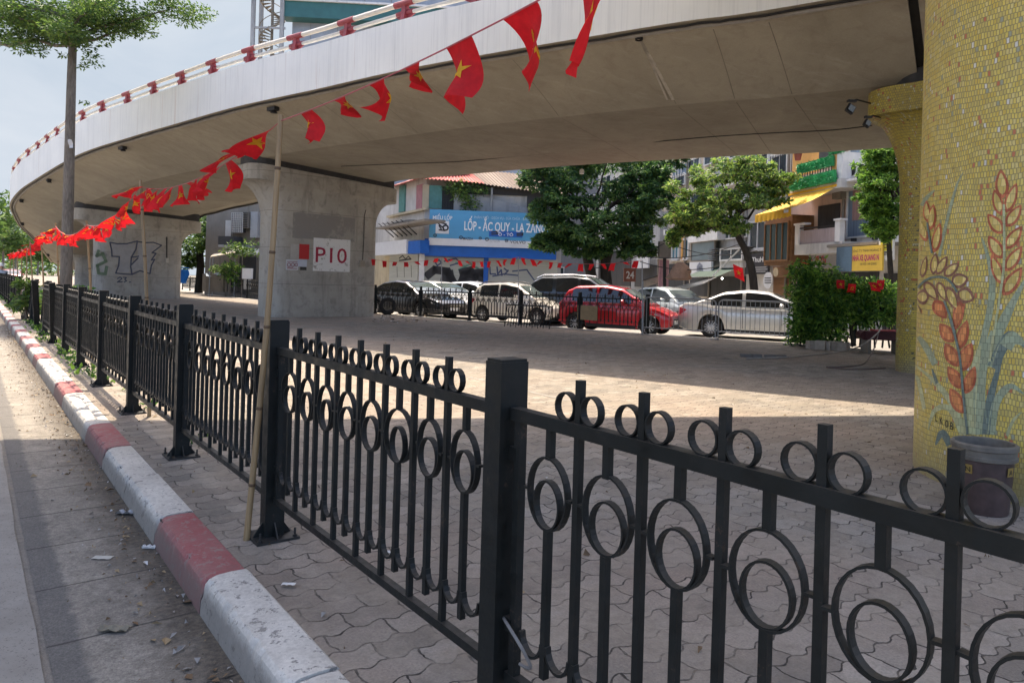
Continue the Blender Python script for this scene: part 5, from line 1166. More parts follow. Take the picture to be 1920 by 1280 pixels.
# motorbike and rider at the left edge
def person(name, label, base, yaw, joints, edges, mats, hat=True):
    t = thing(name, label, 'person', base); t.rotation_euler = (0, 0, yaw)
    me = bpy.data.meshes.new('body'); me.from_pydata([j[0] for j in joints], edges, []); o = bpy.data.objects.new('body', me); COL.objects.link(o); sk = o.modifiers.new('s', 'SKIN'); 
    for v, j in zip(me.skin_vertices[0].data, joints): v.radius = (j[1], j[2] if len(j) > 2 else j[1])
    me.skin_vertices[0].data[0].use_root = True; o.modifiers.new('d', 'SUBSURF').levels = 2; bpy.context.view_layer.update()
    m2 = bpy.data.meshes.new_from_object(o.evaluated_get(bpy.context.evaluated_depsgraph_get())); bpy.data.objects.remove(o); o = bpy.data.objects.new('body', m2); COL.objects.link(o); o.parent = t
    for m in mats: m2.materials.append(m)
    m2.polygons.foreach_set('use_smooth', [True] * len(m2.polygons)); return t, o
skin = simple('skin', (.42, .26, .18), .6, .1, 10); shirt = simple('shirt_pale', (.5, .55, .6), .85, .12, 12); trous = simple('trousers_dark', (.04, .045, .06), .85, .2, 12)
rb_ = at(2, 528, 38.0); rb_.z = RZ; ry = math.atan2(D.y, D.x)
J = [((-.15, 0, .82), .15, .17), ((-.12, 0, 1.05), .13, .17), ((-.05, 0, 1.3), .12, .19), ((-.02, 0, 1.44), .06), ((0, 0, 1.52), .06), ((.01, 0, 1.62), .1), ((.01, 0, 1.72), .09),
 ((-.03, .2, 1.35), .065), ((.12, .25, 1.12), .05), ((.38, .22, 1.05), .04), ((.46, .2, 1.05), .035), ((-.03, -.2, 1.35), .065), ((.12, -.25, 1.12), .05), ((.38, -.22, 1.05), .04), ((.46, -.2, 1.05), .035),
 ((.28, .14, .78), .08), ((.22, .16, .4), .06), ((.36, .16, .33), .045), ((.28, -.14, .78), .08), ((.22, -.16, .4), .06), ((.36, -.16, .33), .045)]
Ed = [(0, 1), (1, 2), (2, 3), (3, 4), (4, 5), (5, 6), (2, 7), (7, 8), (8, 9), (9, 10), (2, 11), (11, 12), (12, 13), (13, 14), (0, 15), (15, 16), (16, 17), (0, 18), (18, 19), (19, 20)]
pt_, body = person('person', 'rider in a white sun hat on a motorbike at the far left edge', rb_, ry, J, Ed, [shirt, trous, skin])
for p in body.data.polygons: z = p.center.z; x = p.center.x; p.material_index = 2 if z > 1.42 or (x > .3 and z > .9) else (1 if z < .9 else 0)
mb = MB(); mb.lathe((0, 0, 1.66), [(.21, -.02), (.2, 0), (.11, .02), (.1, .1), (.02, .14)], 18); mb.build('sun_hat', M['white'], pt_, smooth=True, local=True)
bk_ = thing('motorbike', 'black motorbike under the rider in the white hat at the left edge', 'motorbike', rb_); bk_.rotation_euler = (0, 0, ry)
for xx in (-.6, .66):
    mb = MB(); prof = [(.2, -.035), (.25, -.045), (.28, -.03), (.29, 0), (.28, .03), (.25, .045), (.2, .035)]; mb.lathe((xx, 0, .29), prof, 24, 0, Vector((0, 1, 0)), False, False); wo = mb.build('wheel', M['tyre'], bk_, smooth=True, local=True); mb = MB(); [mb.box((xx, 0, .29), (.42, .02, .02), 0, Vector((math.cos(g), 0, math.sin(g))), Vector((0, 1, 0)), Vector((-math.sin(g), 0, math.cos(g)))) for g in (0, .63, 1.26, 1.88, 2.51)]; mb.build('rim', M['rim'], wo, local=True)
mb = MB(); mb.loft([[Vector((x, y * w_, z + h_ * s_)) for y, s_ in ((-1, 0), (-.8, 1), (.8, 1), (1, 0), (.6, -.8), (-.6, -.8))] for x, w_, z, h_ in ((-.95, .06, .72, .05), (-.6, .14, .68, .1), (-.2, .15, .62, .12), (.1, .12, .5, .15), (.35, .16, .62, .2), (.5, .15, .82, .14), (.55, .06, .95, .06))]); mb.build('bodywork', simple('bike_black', (.02, .02, .022), .3, .1, 6, coat=1), bk_, smooth=True, local=True)
mb = MB(); mb.box((-.3, 0, .79), (.75, .24, .08)); mb.build('saddle', M['blackpl'], bk_, local=True)
mb = MB(); mb.tube([(.42, -.32, 1.04), (.46, 0, 1.0), (.42, .32, 1.04)], .018, 6); mb.tube([(.48, .06, .98), (.66, .08, .29)], .025, 6); mb.tube([(.48, -.06, .98), (.66, -.08, .29)], .025, 6); mb.build('handlebar', M['chrome'], bk_, local=True)
mb = MB(); mb.box((-.98, 0, .62), (.03, .18, .12)); mb.build('number_plate', M['plate'], bk_, local=True); mb = MB(); mb.box((-.96, 0, .76), (.04, .14, .06)); mb.build('tail_light', M['tail'], bk_, local=True)
# worn tyre leaning on the far fence
tp_ = G(727, 590); mb = MB(); axv = Vector((.35, -.9, .16)).normalized(); mb.lathe(tp_ + Vector((0, -.1, .33)), [(.19, -.1), (.27, -.115), (.325, -.09), (.335, 0), (.325, .09), (.27, .115), (.19, .1), (.2, 0), (.19, -.1)], 32, 0, axv, False, False); o = mb.build('worn_rubber_tyre', M['tyre'], None, smooth=True); tag(o, 'worn black tyre propped against the fence by the pier', 'tyre')
# cardboard hung on the fence
p0, p1 = G(1085, 617), G(1122, 620); d_ = (p1 - p0).normalized(); nv_ = Vector((d_.y, -d_.x, 0)); mb = MB(); c = (p0 + p1) / 2 + nv_ * .08 + UP * .52; mb.box(c, ((p1 - p0).length, .012, .44), 0, d_, nv_, UP); o = mb.build('cardboard_sheet', simple('cardboard', (.28, .2, .11), .9, .2, 6)); tag(o, 'brown cardboard sheet hung on the fence before the red hatchback', 'cardboard')
# ================================================================== BUILDINGS ACROSS THE STREET
def wallmat(name, col, stain=.6):
    t = NT(name, .9); v = t.coord(); n = t.noise(v, .8, 6, .7); st = t.noise(t.map(v, (1.5, 1.5, .2)), 1.6, 5, .7); f = t.noise(v, 30, 3)
    c = t.ramp(n, [(.3, sc(col, .82)), (.7, sc(col, 1.12))]); c = t.mix(t.math('MULTIPLY', t.ramp(st, [(.5, 0), (.7, 1)]), stain), c, sc(col, .38)); return t.base(c).bump(f, .2, .01).mat
B = dict(grey=wallmat('plaster_grey', (.35, .355, .35)), pale=wallmat('plaster_pale', (.54, .52, .48)), white=wallmat('plaster_white', (.68, .67, .65), .35), pink=wallmat('plaster_pink', (.6, .47, .4), .3), ochre=wallmat('plaster_ochre', (.5, .42, .28)), orange=wallmat('plaster_orange', (.65, .34, .1), .2), beige=wallmat('plaster_beige', (.52, .45, .36)), dark=wallmat('wall_dark', (.055, .055, .055)), shade=wallmat('wall_brown_grey', (.22, .195, .16)),  # the brown-grey is a wall colour of its own, used on many parts
 frame=simple('window_frame_white', (.6, .6, .58), .6, .1, 6), wood=simple('brown_wood', (.2, .1, .04), .6, .3, 8, stretch=(1, 1, 4)), pane=glassy('window_glass', (.04, .055, .06), .08), curt=simple('curtain_blue_grey', (.14, .19, .25), .9, .35, 8, stretch=(6, 6, .1)), curt_p=simple('curtain_rose', (.32, .2, .18), .9, .3, 8, stretch=(6, 6, .1)), teal=simple('shutter_green', (.1, .25, .22), .7, .2, 5), rose=simple('shutter_pink', (.38, .17, .18), .7, .2, 5),
 blue=simple('fascia_blue', (.005, .1, .42), .5, .15, 3), sign=simple('sign_blue', (.08, .3, .5), .5, .1, 1.5), signw=simple('sign_white', (.64, .65, .66), .5, .06, 4), letter=simple('letter_white', (.78, .78, .76), .5, .05, 8), black=simple('letter_black', (.03, .03, .035), .6, .1, 8), shut=simple('roller_shutter', (.4, .4, .35), .6, .2, 3, .2, stretch=(.3, .3, 14)), ac=simple('air_con_white', (.6, .6, .58), .5, .1, 8), green=leafmat('artificial_grass', (.02, .26, .08), .1), yel=simple('awning_yellow', (.72, .4, .02), .7, .1, 4), yelsign=simple('sign_yellow', (.62, .42, .06), .6, .12, 3), mag=simple('letter_crimson', (.4, .04, .12), .6, .1, 8), dgreen=simple('awning_dark_green', (.025, .055, .042), .8, .25, 3), rust=corrugated('roof_rust', (.1, .062, .04), .7), redroof=corrugated('roof_red_sheet', (.4, .09, .075), .25), tin=corrugated('tin_sheet', (.42, .42, .4), .35), tarp=simple('brown_tarpaulin', (.27, .17, .12), .8, .3, 4, .4), ptile=simple('pink_tiles', (.55, .3, .33), .5, .15, 12))
def part(pl, r, d0, d1, name, mat, par, px=True, m=None):
    u0, u1, z0, z1 = pl.rect(*r, d1) if px else r
    mb = MB(); mb.pbox(pl, u0, u1, z0, z1, d0, d1); return mb.build(name, mat, par)
def window(pl, r, par, fr=None, pane=None, nx=2, ny=1, d=.0, px=True, t=.06, sill=False):
    fr = fr or B['frame']; pane = pane or B['pane']; u0, u1, z0, z1 = pl.rect(*r, d + .05) if px else r; mb = MB(); w = t
    for (a, b, c, e) in ((u0 - w / 2, u0 + w / 2, z0, z1), (u1 - w / 2, u1 + w / 2, z0, z1), (u0 + w / 2, u1 - w / 2, z0, z0 + w), (u0 + w / 2, u1 - w / 2, z1 - w, z1)): mb.pbox(pl, a, b, c, e, d + .003, d + .09)
    for k in range(1, nx): u = u0 + (u1 - u0) * k / nx; mb.pbox(pl, u - w * .35, u + w * .35, z0 + w, z1 - w, d + .003, d + .08)
    for k in range(1, ny): z = z0 + (z1 - z0) * k / ny; mb.pbox(pl, u0 + w / 2, u1 - w / 2, z - w * .25, z + w * .25, d + .003, d + .074)
    o = mb.build('window', fr, par); mb = MB(); mb.pbox(pl, u0 + w / 2, u1 - w / 2, z0 + w, z1 - w, d + .01, d + .04); mb.build('pane', pane, o)
    if sill: mb = MB(); mb.pbox(pl, u0 - .08, u1 + .08, z0 - .07, z0 - .003, d + .003, d + .16); mb.build('sill', B['pale'], o)
    return o
def aircon(pl, r, par, d0, d1):
    u0, u1, z0, z1 = pl.rect(*r, d1); mb = MB(); mb.pbox(pl, u0, u1, z0, z1, d0, d1); o = mb.build('air_conditioner', B['ac'], par); mb = MB(); c = pl.pt(u0 + (u1 - u0) * .58, (z0 + z1) / 2, d1 + .004); rd = min(u1 - u0, z1 - z0) * .4
    mb.lathe(c, [(rd, 0), (rd, .012), (rd * .9, .012), (rd * .85, .004), (rd * .2, .004), (rd * .18, .015), (.003, .015)], 18, 0, pl.n); mb.build('fan_grille', M['blackpl'], o); return o
def txt(pl, s, r, d, name, mat, par, bold=.0):
    u0, u1, z0, z1 = pl.rect(*r, d); pq = Plane(pl.p0 + pl.n * d, pl.u)
    # text must read left to right in the picture
    ul, ur = (pq.uz(r[0], (r[1] + r[3]) / 2)[0], pq.uz(r[2], (r[1] + r[3]) / 2)[0]); mb = MB(); mb.text(s, pl, ul, ur, z0, z1 - z0, d, bold=bold); return mb.build(name, mat, par)
z5 = lambda a, b, c, e: (690 + a / 3.765, 280 + b / 3.765, 690 + c / 3.765, 280 + e / 3.765)
zt = lambda a, b, c, e: (1320 + a / 2.7825, 240 + b / 2.7825, 1320 + c / 2.7825, 240 + e / 2.7825)
zg = lambda a, b, c, e: (1190 + a / 4.267, 260 + b / 4.267, 1190 + c / 4.267, 260 + e / 4.267)
# ---------------- tyre shop
C0 = at(792, 520, 38.0); C0.z = 0; PS = Plane(C0, (1, .12, 0)); PW = Plane(C0, (-.475, .88, 0))
shop = thing('shop_building', 'old two storey tyre shop with blue fascia, red tin roof and graffiti shutters', 'building', C0)
UE = PS.uz(1052, 480)[0]; zz = lambda py, px=900: PS.uz(px, py)[1]
mb = MB(); mb.pbox(PS, 0, UE, RZ, zz(452), -9, 0); mb.build('wall', B['grey'], shop)
mb = MB(); mb.pbox(PS, 0, UE - .2, zz(452), zz(352), -8.9, -.25); mb.build('upper_wall', B['pale'], shop)
mb = MB(); mb.pbox(PW, .02, 12, RZ, zz(452), -5, -.02); mb.build('wall', B['ochre'], shop)
mb = MB(); mb.pbox(PW, .3, 11.5, zz(452), PW.uz(770, 336)[1], -5, -.2); mb.build('upper_wall', B['pale'], shop)
part(PW, z5(218, 255, 258, 440), -.2, -.12, 'shutter', B['teal'], shop); part(PW, z5(340, 250, 382, 420), -.2, -.12, 'shutter', B['rose'], shop); part(PW, z5(130, 440, 400, 455), -.2, .02, 'ledge', B['ochre'], shop)
part(PS, z5(428, 255, 522, 418), -.25, -.16, 'shutter', B['teal'], shop); window(PS, z5(525, 265, 602, 425), shop, M['blackpl'], B['dark'], 4, 6, -.24, True, .04)
part(PS, z5(384, 250, 430, 425), -.25, -.1, 'corner_pilaster', B['ochre'], shop)
# rounded parapet wall
u0, u1, q0, q1 = PS.rect(*z5(605, 320, 1125, 480)); mb = MB(); P = [PS.pt(u0, q0, -.1)] + [PS.pt(u0 + (u1 - u0) * k / 14, q1 - .75 * (k / 14) ** 1.7 * .9, -.1) for k in range(15)] + [PS.pt(u1, q0, -.1)]; mb.prism(P, PS.n * .22); mb.build('parapet_wall', B['grey'], shop)
part(PS, z5(1125, 300, 1300, 480), -.25, -.1, 'dark_opening', B['dark'], shop); part(PS, z5(600, 270, 1210, 320), -.25, -.12, 'dark_opening', B['dark'], shop)
def slope(a, b, c, e, name, mat, wav=.2):
    mb = MB(); n = 60
    def f(u, v): p = a.lerp(b, u).lerp(e.lerp(c, u), v); return p + UP * (.035 * math.sin(u * (b - a).length / wav * 2 * math.pi))
    mb.grid(f, n * 2, 3); mb.grid(lambda u, v: f(u, v) - UP * .02, n * 2, 3); return mb.build(name, mat, shop)
zr0 = zz(342); zr1 = zz(322)
slope(PS.pt(-.9, zr0 + .05, .5), PS.pt(3.1, zr0 - .1, .5), PS.pt(2.3, zr1 + .75, -4), PS.pt(.4, zr1 + .75, -4), 'roof', B['redroof']); slope(PS.pt(2.9, zr0 - .12, .45), PS.pt(UE + .2, zr0 - .55, .45), PS.pt(UE, zr1 + .5, -4), PS.pt(2.2, zr1 + .75, -4), 'roof', B['rust'])
slope(PW.pt(-.4, zr0 + .03, .5), PW.pt(5.8, zr0 + .05, .5), PW.pt(4, zr1 + .7, -3), PW.pt(.8, zr1 + .7, -3), 'roof', B['redroof'])
part(PS, z5(400, 645, 1330, 765), .0, .55, 'fascia', B['blue'], shop); part(PW, z5(272, 645, 368, 735), 0, .5, 'fascia', B['blue'], shop); part(PW, z5(50, 648, 270, 742), 0, .6, 'awning', B['signw'], shop)
for r in ((400, 765, 815, 1000), (850, 765, 1335, 1000)): part(PS, z5(*r), 0, .05, 'roller_shutter', B['shut'], shop)
part(PS, z5(816, 760, 848, 990), 0, .12, 'pillar', B['blue'], shop); part(PS, z5(358, 740, 398, 1000), 0, .2, 'pillar', B['white'], shop); part(PW, z5(150, 745, 350, 1000), 0, .04, 'roller_shutter', B['shut'], shop)
mb = MB(); zs = lambda x, y: (690 + x / 3.765, 280 + y / 3.765)
gl = [[(420, 890), (470, 850), (550, 860), (540, 920)], [(575, 870), (600, 1000), (640, 960)], [(660, 870), (720, 855), (760, 900), (660, 940), (680, 880)], [(560, 860), (630, 990)], [(700, 880), (800, 870), (810, 990)]]

for ln in gl: mb = MB(); strokes(PS, [ln], .42, .056, mb, 0, zs); mb.build('graffiti', B['black'], shop)
DKB = simple('spray_dark_blue', (.06, .08, .16), .7, .2, 8)
for ln in ([(475, 800), (500, 780), (520, 800), (490, 820), (475, 800)], [(540, 790), (620, 770), (650, 800), (580, 820)], [(860, 830), (862, 880), (900, 880)], [(910, 830), (915, 880), (940, 850), (945, 890)], [(960, 840), (985, 860), (960, 885)], [(985, 855), (990, 855)], [(880, 895), (960, 880), (1060, 890)], [(1020, 860), (1120, 850), (1170, 920)]): mb = MB(); strokes(PS, [ln], .075, .056, mb, 0, zs); mb.build('graffiti', DKB, shop)
mb = MB(); strokes(PS, [[(620, 800), (690, 830), (640, 850), (720, 810), (790, 850), (700, 790)]], .1, .055, mb, 0, zs); mb.build('graffiti', simple('spray_teal', (.15, .33, .25), .7, .2, 8), shop)
mb = MB(); strokes(PW, [[(225, 770), (250, 750), (270, 775), (290, 755), (310, 775), (225, 785)], [(210, 830), (212, 900)], [(260, 830), (262, 900)], [(310, 820), (312, 900)]], .08, .045, mb, 0, zs); mb.build('graffiti', B['black'], shop)
for k in range(6):      # iron brackets of the old balcony
    u = 1.0 + k * .75; zt_ = PW.uz(740, 421)[1]; mb = MB(); mb.tube([PW.pt(u, zt_, 0), PW.pt(u, zt_, .95), PW.pt(u, zt_ - .75, 0)], .035, 5); mb.build('bracket', M['cable'], shop)
part(PW, z5(55, 520, 400, 535), -.1, 1.0, 'balcony_slab', B['shade'], shop)
mb = MB(); u_, _, a_, b_ = PS.rect(*z5(870, 275, 892, 465)); mb.tube([PS.pt(u_, a_, .2), PS.pt(u_, b_, .2)], .06, 6); mb.build('drain_pipe', B['grey'], shop)
# climbing plant on the wall
rng = np.random.default_rng(17); cl = []
for x, y in ((600, 270), (640, 300), (680, 260), (700, 320), (720, 360), (740, 390), (760, 280), (660, 250), (800, 290), (705, 415), (640, 340), (575, 290)):
    u, z = PS.uz(690 + x / 3.765, 280 + y / 3.765); cl.append((tuple(PS.pt(u, z, .3)), (.4, .3, .3), 60))
o = thing('wall_plant', 'bush rooted in the old shop wall above the blue sign', 'plant', PS.pt(1, 0, 0)); mb = MB(); leaves(mb, cl, .2, 3, rng, .6, .2); mb.build('foliage', LG, o); mb = MB(); st = [PS.pt(*PS.uz(690 + x / 3.765, 280 + y / 3.765), .2) for x, y in ((720, 420), (700, 350), (660, 280))]; mb.tube(st, .04, 5); mb.build('stem', M['bark'], o)
sg = thing('shop_sign', 'long light blue tyre shop signboard with white lettering over the blue fascia', 'sign', C0)
part(PS, z5(432, 440, 1345, 660), .56, .68, 'board', B['sign'], sg); part(PS, z5(428, 640, 1345, 690), .62, .7, 'brand_strip', B['signw'], sg)
txt(PS, 'LỐP - ẮC QUY - LA ZĂNG', z5(680, 515, 1255, 580), .69, 'lettering', B['letter'], sg, .018); txt(PS, 'MIẾU LỐP', z5(458, 468, 595, 496), .69, 'lettering', B['letter'], sg, .008)
txt(PS, 'PHÂN PHỐI - DỊCH VỤ - SỬA CHỮA - BẢO HÀNH', z5(750, 478, 1195, 496), .69, 'lettering', simple('letter_pale_blue', (.45, .6, .7), .5, .05, 8), sg); part(PS, z5(855, 578, 1090, 620), .68, .69, 'dark_band', simple('band_blue', (.01, .1, .4), .5, .1, 4), sg); txt(PS, 'Ô - TÔ', z5(920, 590, 1025, 612), .7, 'lettering', B['letter'], sg, .01)
part(PS, z5(478, 505, 572, 595), .68, .69, 'picture_panel', B['signw'], sg)
mb = MB(); u_, w_ = PS.uz(690 + 545 / 3.765, 280 + 560 / 3.765); mb.lathe(PS.pt(u_, w_, .695), [(.17, 0), (.17, .01), (.09, .012), (.085, 0)], 20, 0, PS.n, False, False); strokes(PS, [[(495, 530), (520, 555), (545, 545)], [(500, 545), (515, 570)], [(510, 525), (550, 535)], [(500, 575), (540, 580)]], .07, .7, mb, 0, zs); mb.build('tyre_picture', B['black'], sg)
for s, r, mt in (('MAZDA', (672, 620, 742, 640), 'black'), ('TOYOTA', (850, 632, 930, 654), 'grey'), ('VOLVO', (1003, 643, 1112, 665), 'black'), ('LEXUS', (1170, 652, 1262, 672), 'black')): txt(PS, s, z5(*r), .715, 'lettering', B[mt], sg, .004)
mb = MB()
for x, y, r_ in ((472, 613, .09), (652, 628, .1), (785, 633, .08), (832, 640, .1), (967, 650, .09), (1152, 660, .1)): u, z = PS.uz(690 + x / 3.765, 280 + y / 3.765); mb.lathe(PS.pt(u, z, .702), [(r_, 0), (r_, .008), (r_ * .7, .008), (r_ * .7, 0)], 16, 0, PS.n, False, False); mb.box(PS.pt(u, z, .706), (r_ * 1.3, .006, .025), 0, PS.u, PS.n, UP)
mb.build('car_badge', B['black'], sg)
for ln in ([(865, 592), (900, 588), (905, 603), (865, 605)], [(1040, 603), (1080, 598), (1078, 612), (1040, 614)]): mb = MB(); strokes(PS, [ln], .07, .695, mb, 0, zs); mb.build('car_picture', B['black'], sg)
# ---------------- row of tube houses on the right
PR = Plane((12.8, 25.0, 0), (-.187, .982, 0))
def house(name, label, u0, u1, ztop, mat, d=-9): t = thing(name, label, 'building', PR.pt(u0, 0)); mb = MB(); mb.pbox(PR, u0, u1, RZ, ztop, d, 0); mb.build('wall', mat, t); return t
ux = lambda px, py=420: PR.uz(px, py)[0]
hw = house('town_house', 'narrow white house with curtained windows and air conditioners on a ledge', -7.5, ux(1588) - .01, 13.5, B['white'])
window(PR, zt(760, 66, 905, 190), hw, B['frame'], B['curt'], 2, 1); window(PR, zt(748, 295, 890, 572), hw, B['frame'], B['curt'], 1, 1); part(PR, zt(775, 300, 840, 480), .042, .05, 'curtain', B['curt_p'], hw)
part(PR, zt(700, 255, 905, 268), 0, .8, 'ledge', B['white'], hw)
for r in ((706, 200, 752, 262), (756, 190, 802, 255), (806, 180, 850, 248)): aircon(PR, zt(*r), hw, .12, .55)
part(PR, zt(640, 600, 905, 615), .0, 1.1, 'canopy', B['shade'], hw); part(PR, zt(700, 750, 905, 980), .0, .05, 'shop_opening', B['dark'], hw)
for r in ((765, 575, 790, 592), (875, 565, 900, 582)): part(PR, zt(*r), .003, .06, 'vent', B['dark'], hw)
s1 = thing('shop_sign', 'yellow and blue coach company signboard under the white house windows', 'sign', PR.pt(0, 0)); part(PR, zt(745, 615, 930, 745), 1.1, 1.16, 'board', B['yelsign'], s1); part(PR, zt(690, 620, 770, 748), 1.12, 1.175, 'photo_panel', simple('sign_photo_blue', (.07, .12, .17), .6, .5, 1.5), s1)
txt(PR, 'CÔNG TY TNHH HOÀNG T', zt(770, 632, 925, 646), 1.165, 'lettering', B['black'], s1); txt(PR, 'NHÀ XE QUANG N', zt(775, 660, 912, 690), 1.165, 'lettering', B['mag'], s1, .04); txt(PR, 'HÀ NỘI - HÀ GIANG', zt(815, 702, 900, 715), 1.165, 'lettering', B['black'], s1)
s2_ = thing('shop_sign', 'small white and yellow hanging sign beside the bright green tree', 'sign', PR.pt(-1, 0)); part(PR, zt(912, 505, 985, 690), 1.0, 1.08, 'board', B['signw'], s2_); part(PR, zt(922, 510, 982, 640), 1.082, 1.09, 'panel', simple('panel_lemon', (.6, .58, .05), .5, .05, 5), s2_)
for k in range(8): part(PR, zt(926, 515 + k * 15, 978, 521 + k * 15), 1.091, 1.095, 'text_line', B['black'], s2_)
part(PR, zt(922, 644, 982, 662), 1.082, 1.09, 'footer', B['black'], s2_); txt(PR, '22 Hàng Muối', zt(926, 648, 976, 658), 1.097, 'lettering', B['letter'], s2_)
# yellow house
hy = house('town_house', 'narrow house with yellow awning, pink balcony and green grass trimmed upper balcony', ux(1588), ux(1482), 13.2, B['pink'])
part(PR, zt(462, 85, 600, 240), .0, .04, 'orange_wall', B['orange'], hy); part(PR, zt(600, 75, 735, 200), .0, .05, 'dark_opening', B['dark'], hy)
part(PR, zt(668, 130, 720, 270), .02, .95, 'pillar', B['white'], hy); part(PR, zt(668, 140, 690, 270), .95, .97, 'pillar_face', B['orange'], hy); part(PR, zt(462, 180, 482, 290), .8, .97, 'pillar', B['orange'], hy)
part(PR, zt(445, 290, 715, 335), 0, 1.0, 'balcony_slab', B['pale'], hy); part(PR, zt(440, 318, 690, 330), 1.0, 1.02, 'stripe', B['yel'], hy)
def grass(r, d, name, n=900):
    u0, u1, a, b = PR.rect(*r, d + .1); rng = np.random.default_rng(int(abs(u0 * 100))); mb = MB(); mb.pbox(PR, u0, u1, a, b, d, d + .1); cl = [(tuple(PR.pt(u0 + (u1 - u0) * (k + .5) / 24, (a + b) / 2, d + .08)), ((u1 - u0) / 30, .1, (b - a) * .52), n // 24) for k in range(24)]; leaves(mb, cl, .09, 1, rng); mb.build(name, B['green'], hy)
grass(zt(485, 168, 668, 218), 1.0, 'grass_trim'); grass(zt(445, 245, 678, 305), 1.03, 'grass_trim'); grass(zt(655, 112, 722, 132), .9, 'grass_trim', 300)
u0, u1, a_, b_ = PR.rect(*zt(488, 205, 665, 262), .95)
for k in range(14): mb = MB(); mb.tube([PR.pt(u0 + (u1 - u0) * k / 13, a_, .95), PR.pt(u0 + (u1 - u0) * k / 13, b_, .95)], .018, 5); mb.build('railing_bar', M['cable'], hy)
for cx, cy, r_ in ((490, 150, .16), (690, 100, .2)):
    u, z = Plane(PR.p0 + PR.n * .75, PR.u).uz(1320 + cx / 2.7825, 240 + cy / 2.7825); q = thing('flower_pot', 'dark red flower pot on the left pillar of the upper balcony' if cx < 600 else 'grey flower pot on the right pillar of the upper balcony', 'pot', PR.pt(u, z - .15, .75)); mb = MB(); mb.lathe(PR.pt(u, z - .15, .75), [(r_ * .65, 0), (r_, .28), (r_ * 1.1, .3), (r_ * 1.1, .36), (r_ * .9, .36), (r_ * .85, .3), (.01, .3)], 16); mb.build('pot', simple('pot_clay', (.25, .07, .05), .7) if cx < 600 else B['shade'], q, smooth=True)
    mb = MB(); leaves(mb, [(tuple(PR.pt(u, z + .3, .75)), (.3, .25, .2), 60)], .14, 3, np.random.default_rng(3), .6); mb.build('leaves', LG, q)
# awning: sloping sheet and valance
def q3(x, y, d): u, z = PR.uz(1320 + x / 2.7825, 240 + y / 2.7825); return PR.pt(u, z, 0), u, z
def onpl(x, y, d):   # picture point on the plane parallel to the facade at distance d
    P2 = Plane(PR.p0 + PR.n * d, PR.u); u, z = P2.uz(1320 + x / 2.7825, 240 + y / 2.7825); return P2.pt(u, z, 0)
b0, b1 = onpl(470, 352, 1.02), onpl(682, 312, 1.02); f0, f1 = onpl(266, 455, 1.9), onpl(455, 416, 1.9)
mb = MB(); mb.grid(lambda u, v: b0.lerp(b1, u).lerp(f0.lerp(f1, u), v) - UP * .07 * math.sin(math.pi * v), 12, 6); mb.grid(lambda u, v: f0.lerp(f1, u) + UP * (-.32 * v + (.02 * math.sin(u * 60) if v > .9 else 0)) + PR.n * .01 * math.sin(u * 50) * v, 60, 3); mb.build('awning', B['yel'], hy)
mb = MB(); v0 = onpl(418, 428, 1.93); v1 = onpl(442, 440, 1.93); mb.grid(lambda u, v: v0 + PR.u * (v1 - v0).dot(PR.u) * u + UP * (v1.z - v0.z) * v + PR.n * .015, 1, 1); mb.build('awning_patch', B['signw'], hy)
part(PR, zt(594, 400, 705, 525), .0, .05, 'dark_window', B['dark'], hy); part(PR, zt(668, 308, 715, 368), .02, .3, 'air_con_shade', B['shade'], hy)
part(PR, zt(472, 600, 720, 655), 0, 1.0, 'balcony_slab', B['pale'], hy); part(PR, zt(495, 528, 682, 608), .9, .95, 'balcony_cloth', simple('cloth_mauve', (.36, .29, .28), .9, .2, 6, stretch=(4, 4, .3)), hy)
for r in ((474, 500, 496, 610), (682, 478, 708, 606)): part(PR, zt(*r), .8, 1.0, 'pillar', B['white'], hy)
for r in ((468, 496, 524, 506), (676, 472, 712, 482)): part(PR, zt(*r), .76, 1.04, 'pillar_cap', B['white'], hy)
mb = MB(); mb.tube([onpl(495, 525, .95), onpl(690, 510, .95)], .03, 6); mb.build('balcony_rail', M['cable'], hy)
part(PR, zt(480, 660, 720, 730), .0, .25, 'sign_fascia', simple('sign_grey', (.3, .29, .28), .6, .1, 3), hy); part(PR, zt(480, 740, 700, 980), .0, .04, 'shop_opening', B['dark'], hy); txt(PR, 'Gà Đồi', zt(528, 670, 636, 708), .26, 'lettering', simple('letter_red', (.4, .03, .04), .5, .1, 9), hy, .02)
# house with the wooden bay
hb = house('town_house', 'grey house with a projecting wood and glass bay under the yellow awning', ux(1480), ux(1402), 12.6, B['pale'])
part(PR, zt(316, 462, 458, 715), .05, 1.0, 'wooden_bay', B['wood'], hb); window(PR, zt(318, 492, 440, 695), hb, B['wood'], simple('pane_greenish', (.06, .09, .085), .15, .3, 1.5), 4, 1, 1.0); window(PR, zt(240, 482, 322, 636), hb, B['frame'], B['pane'], 2, 1, .0, True, .1, True)
part(PR, zt(360, 735, 450, 980), 0, .05, 'shop_opening', B['wood'], hb)
s3 = thing('shop_sign', 'black shop signboard with white letters behind the leaning tree trunk', 'sign', PR.pt(6, 0)); part(PR, zt(214, 655, 336, 762), .25, .33, 'board', B['black'], s3); txt(PR, 'ThuHo', zt(250, 672, 325, 698), .335, 'lettering', B['letter'], s3, .02)
for k, (a, b) in enumerate(((262, 325), (256, 330), (262, 320))): part(PR, zt(a, 724 + k * 11, b, 729 + k * 11), .331, .336, 'text_line', simple('letter_grey', (.35, .35, .35), .6), s3)
s4 = thing('shop_sign', 'round white shop sign above the silver sedan roof', 'sign', PR.pt(6, 0)); mb = MB(); u, z = Plane(PR.p0 + PR.n * .4, PR.u).uz(1320 + 333 / 2.7825, 240 + 795 / 2.7825); mb.lathe(PR.pt(u, z, .35), [(.36, 0), (.36, .06), (.01, .06)], 28, 0, PR.n); mb.build('disc', B['signw'], s4)
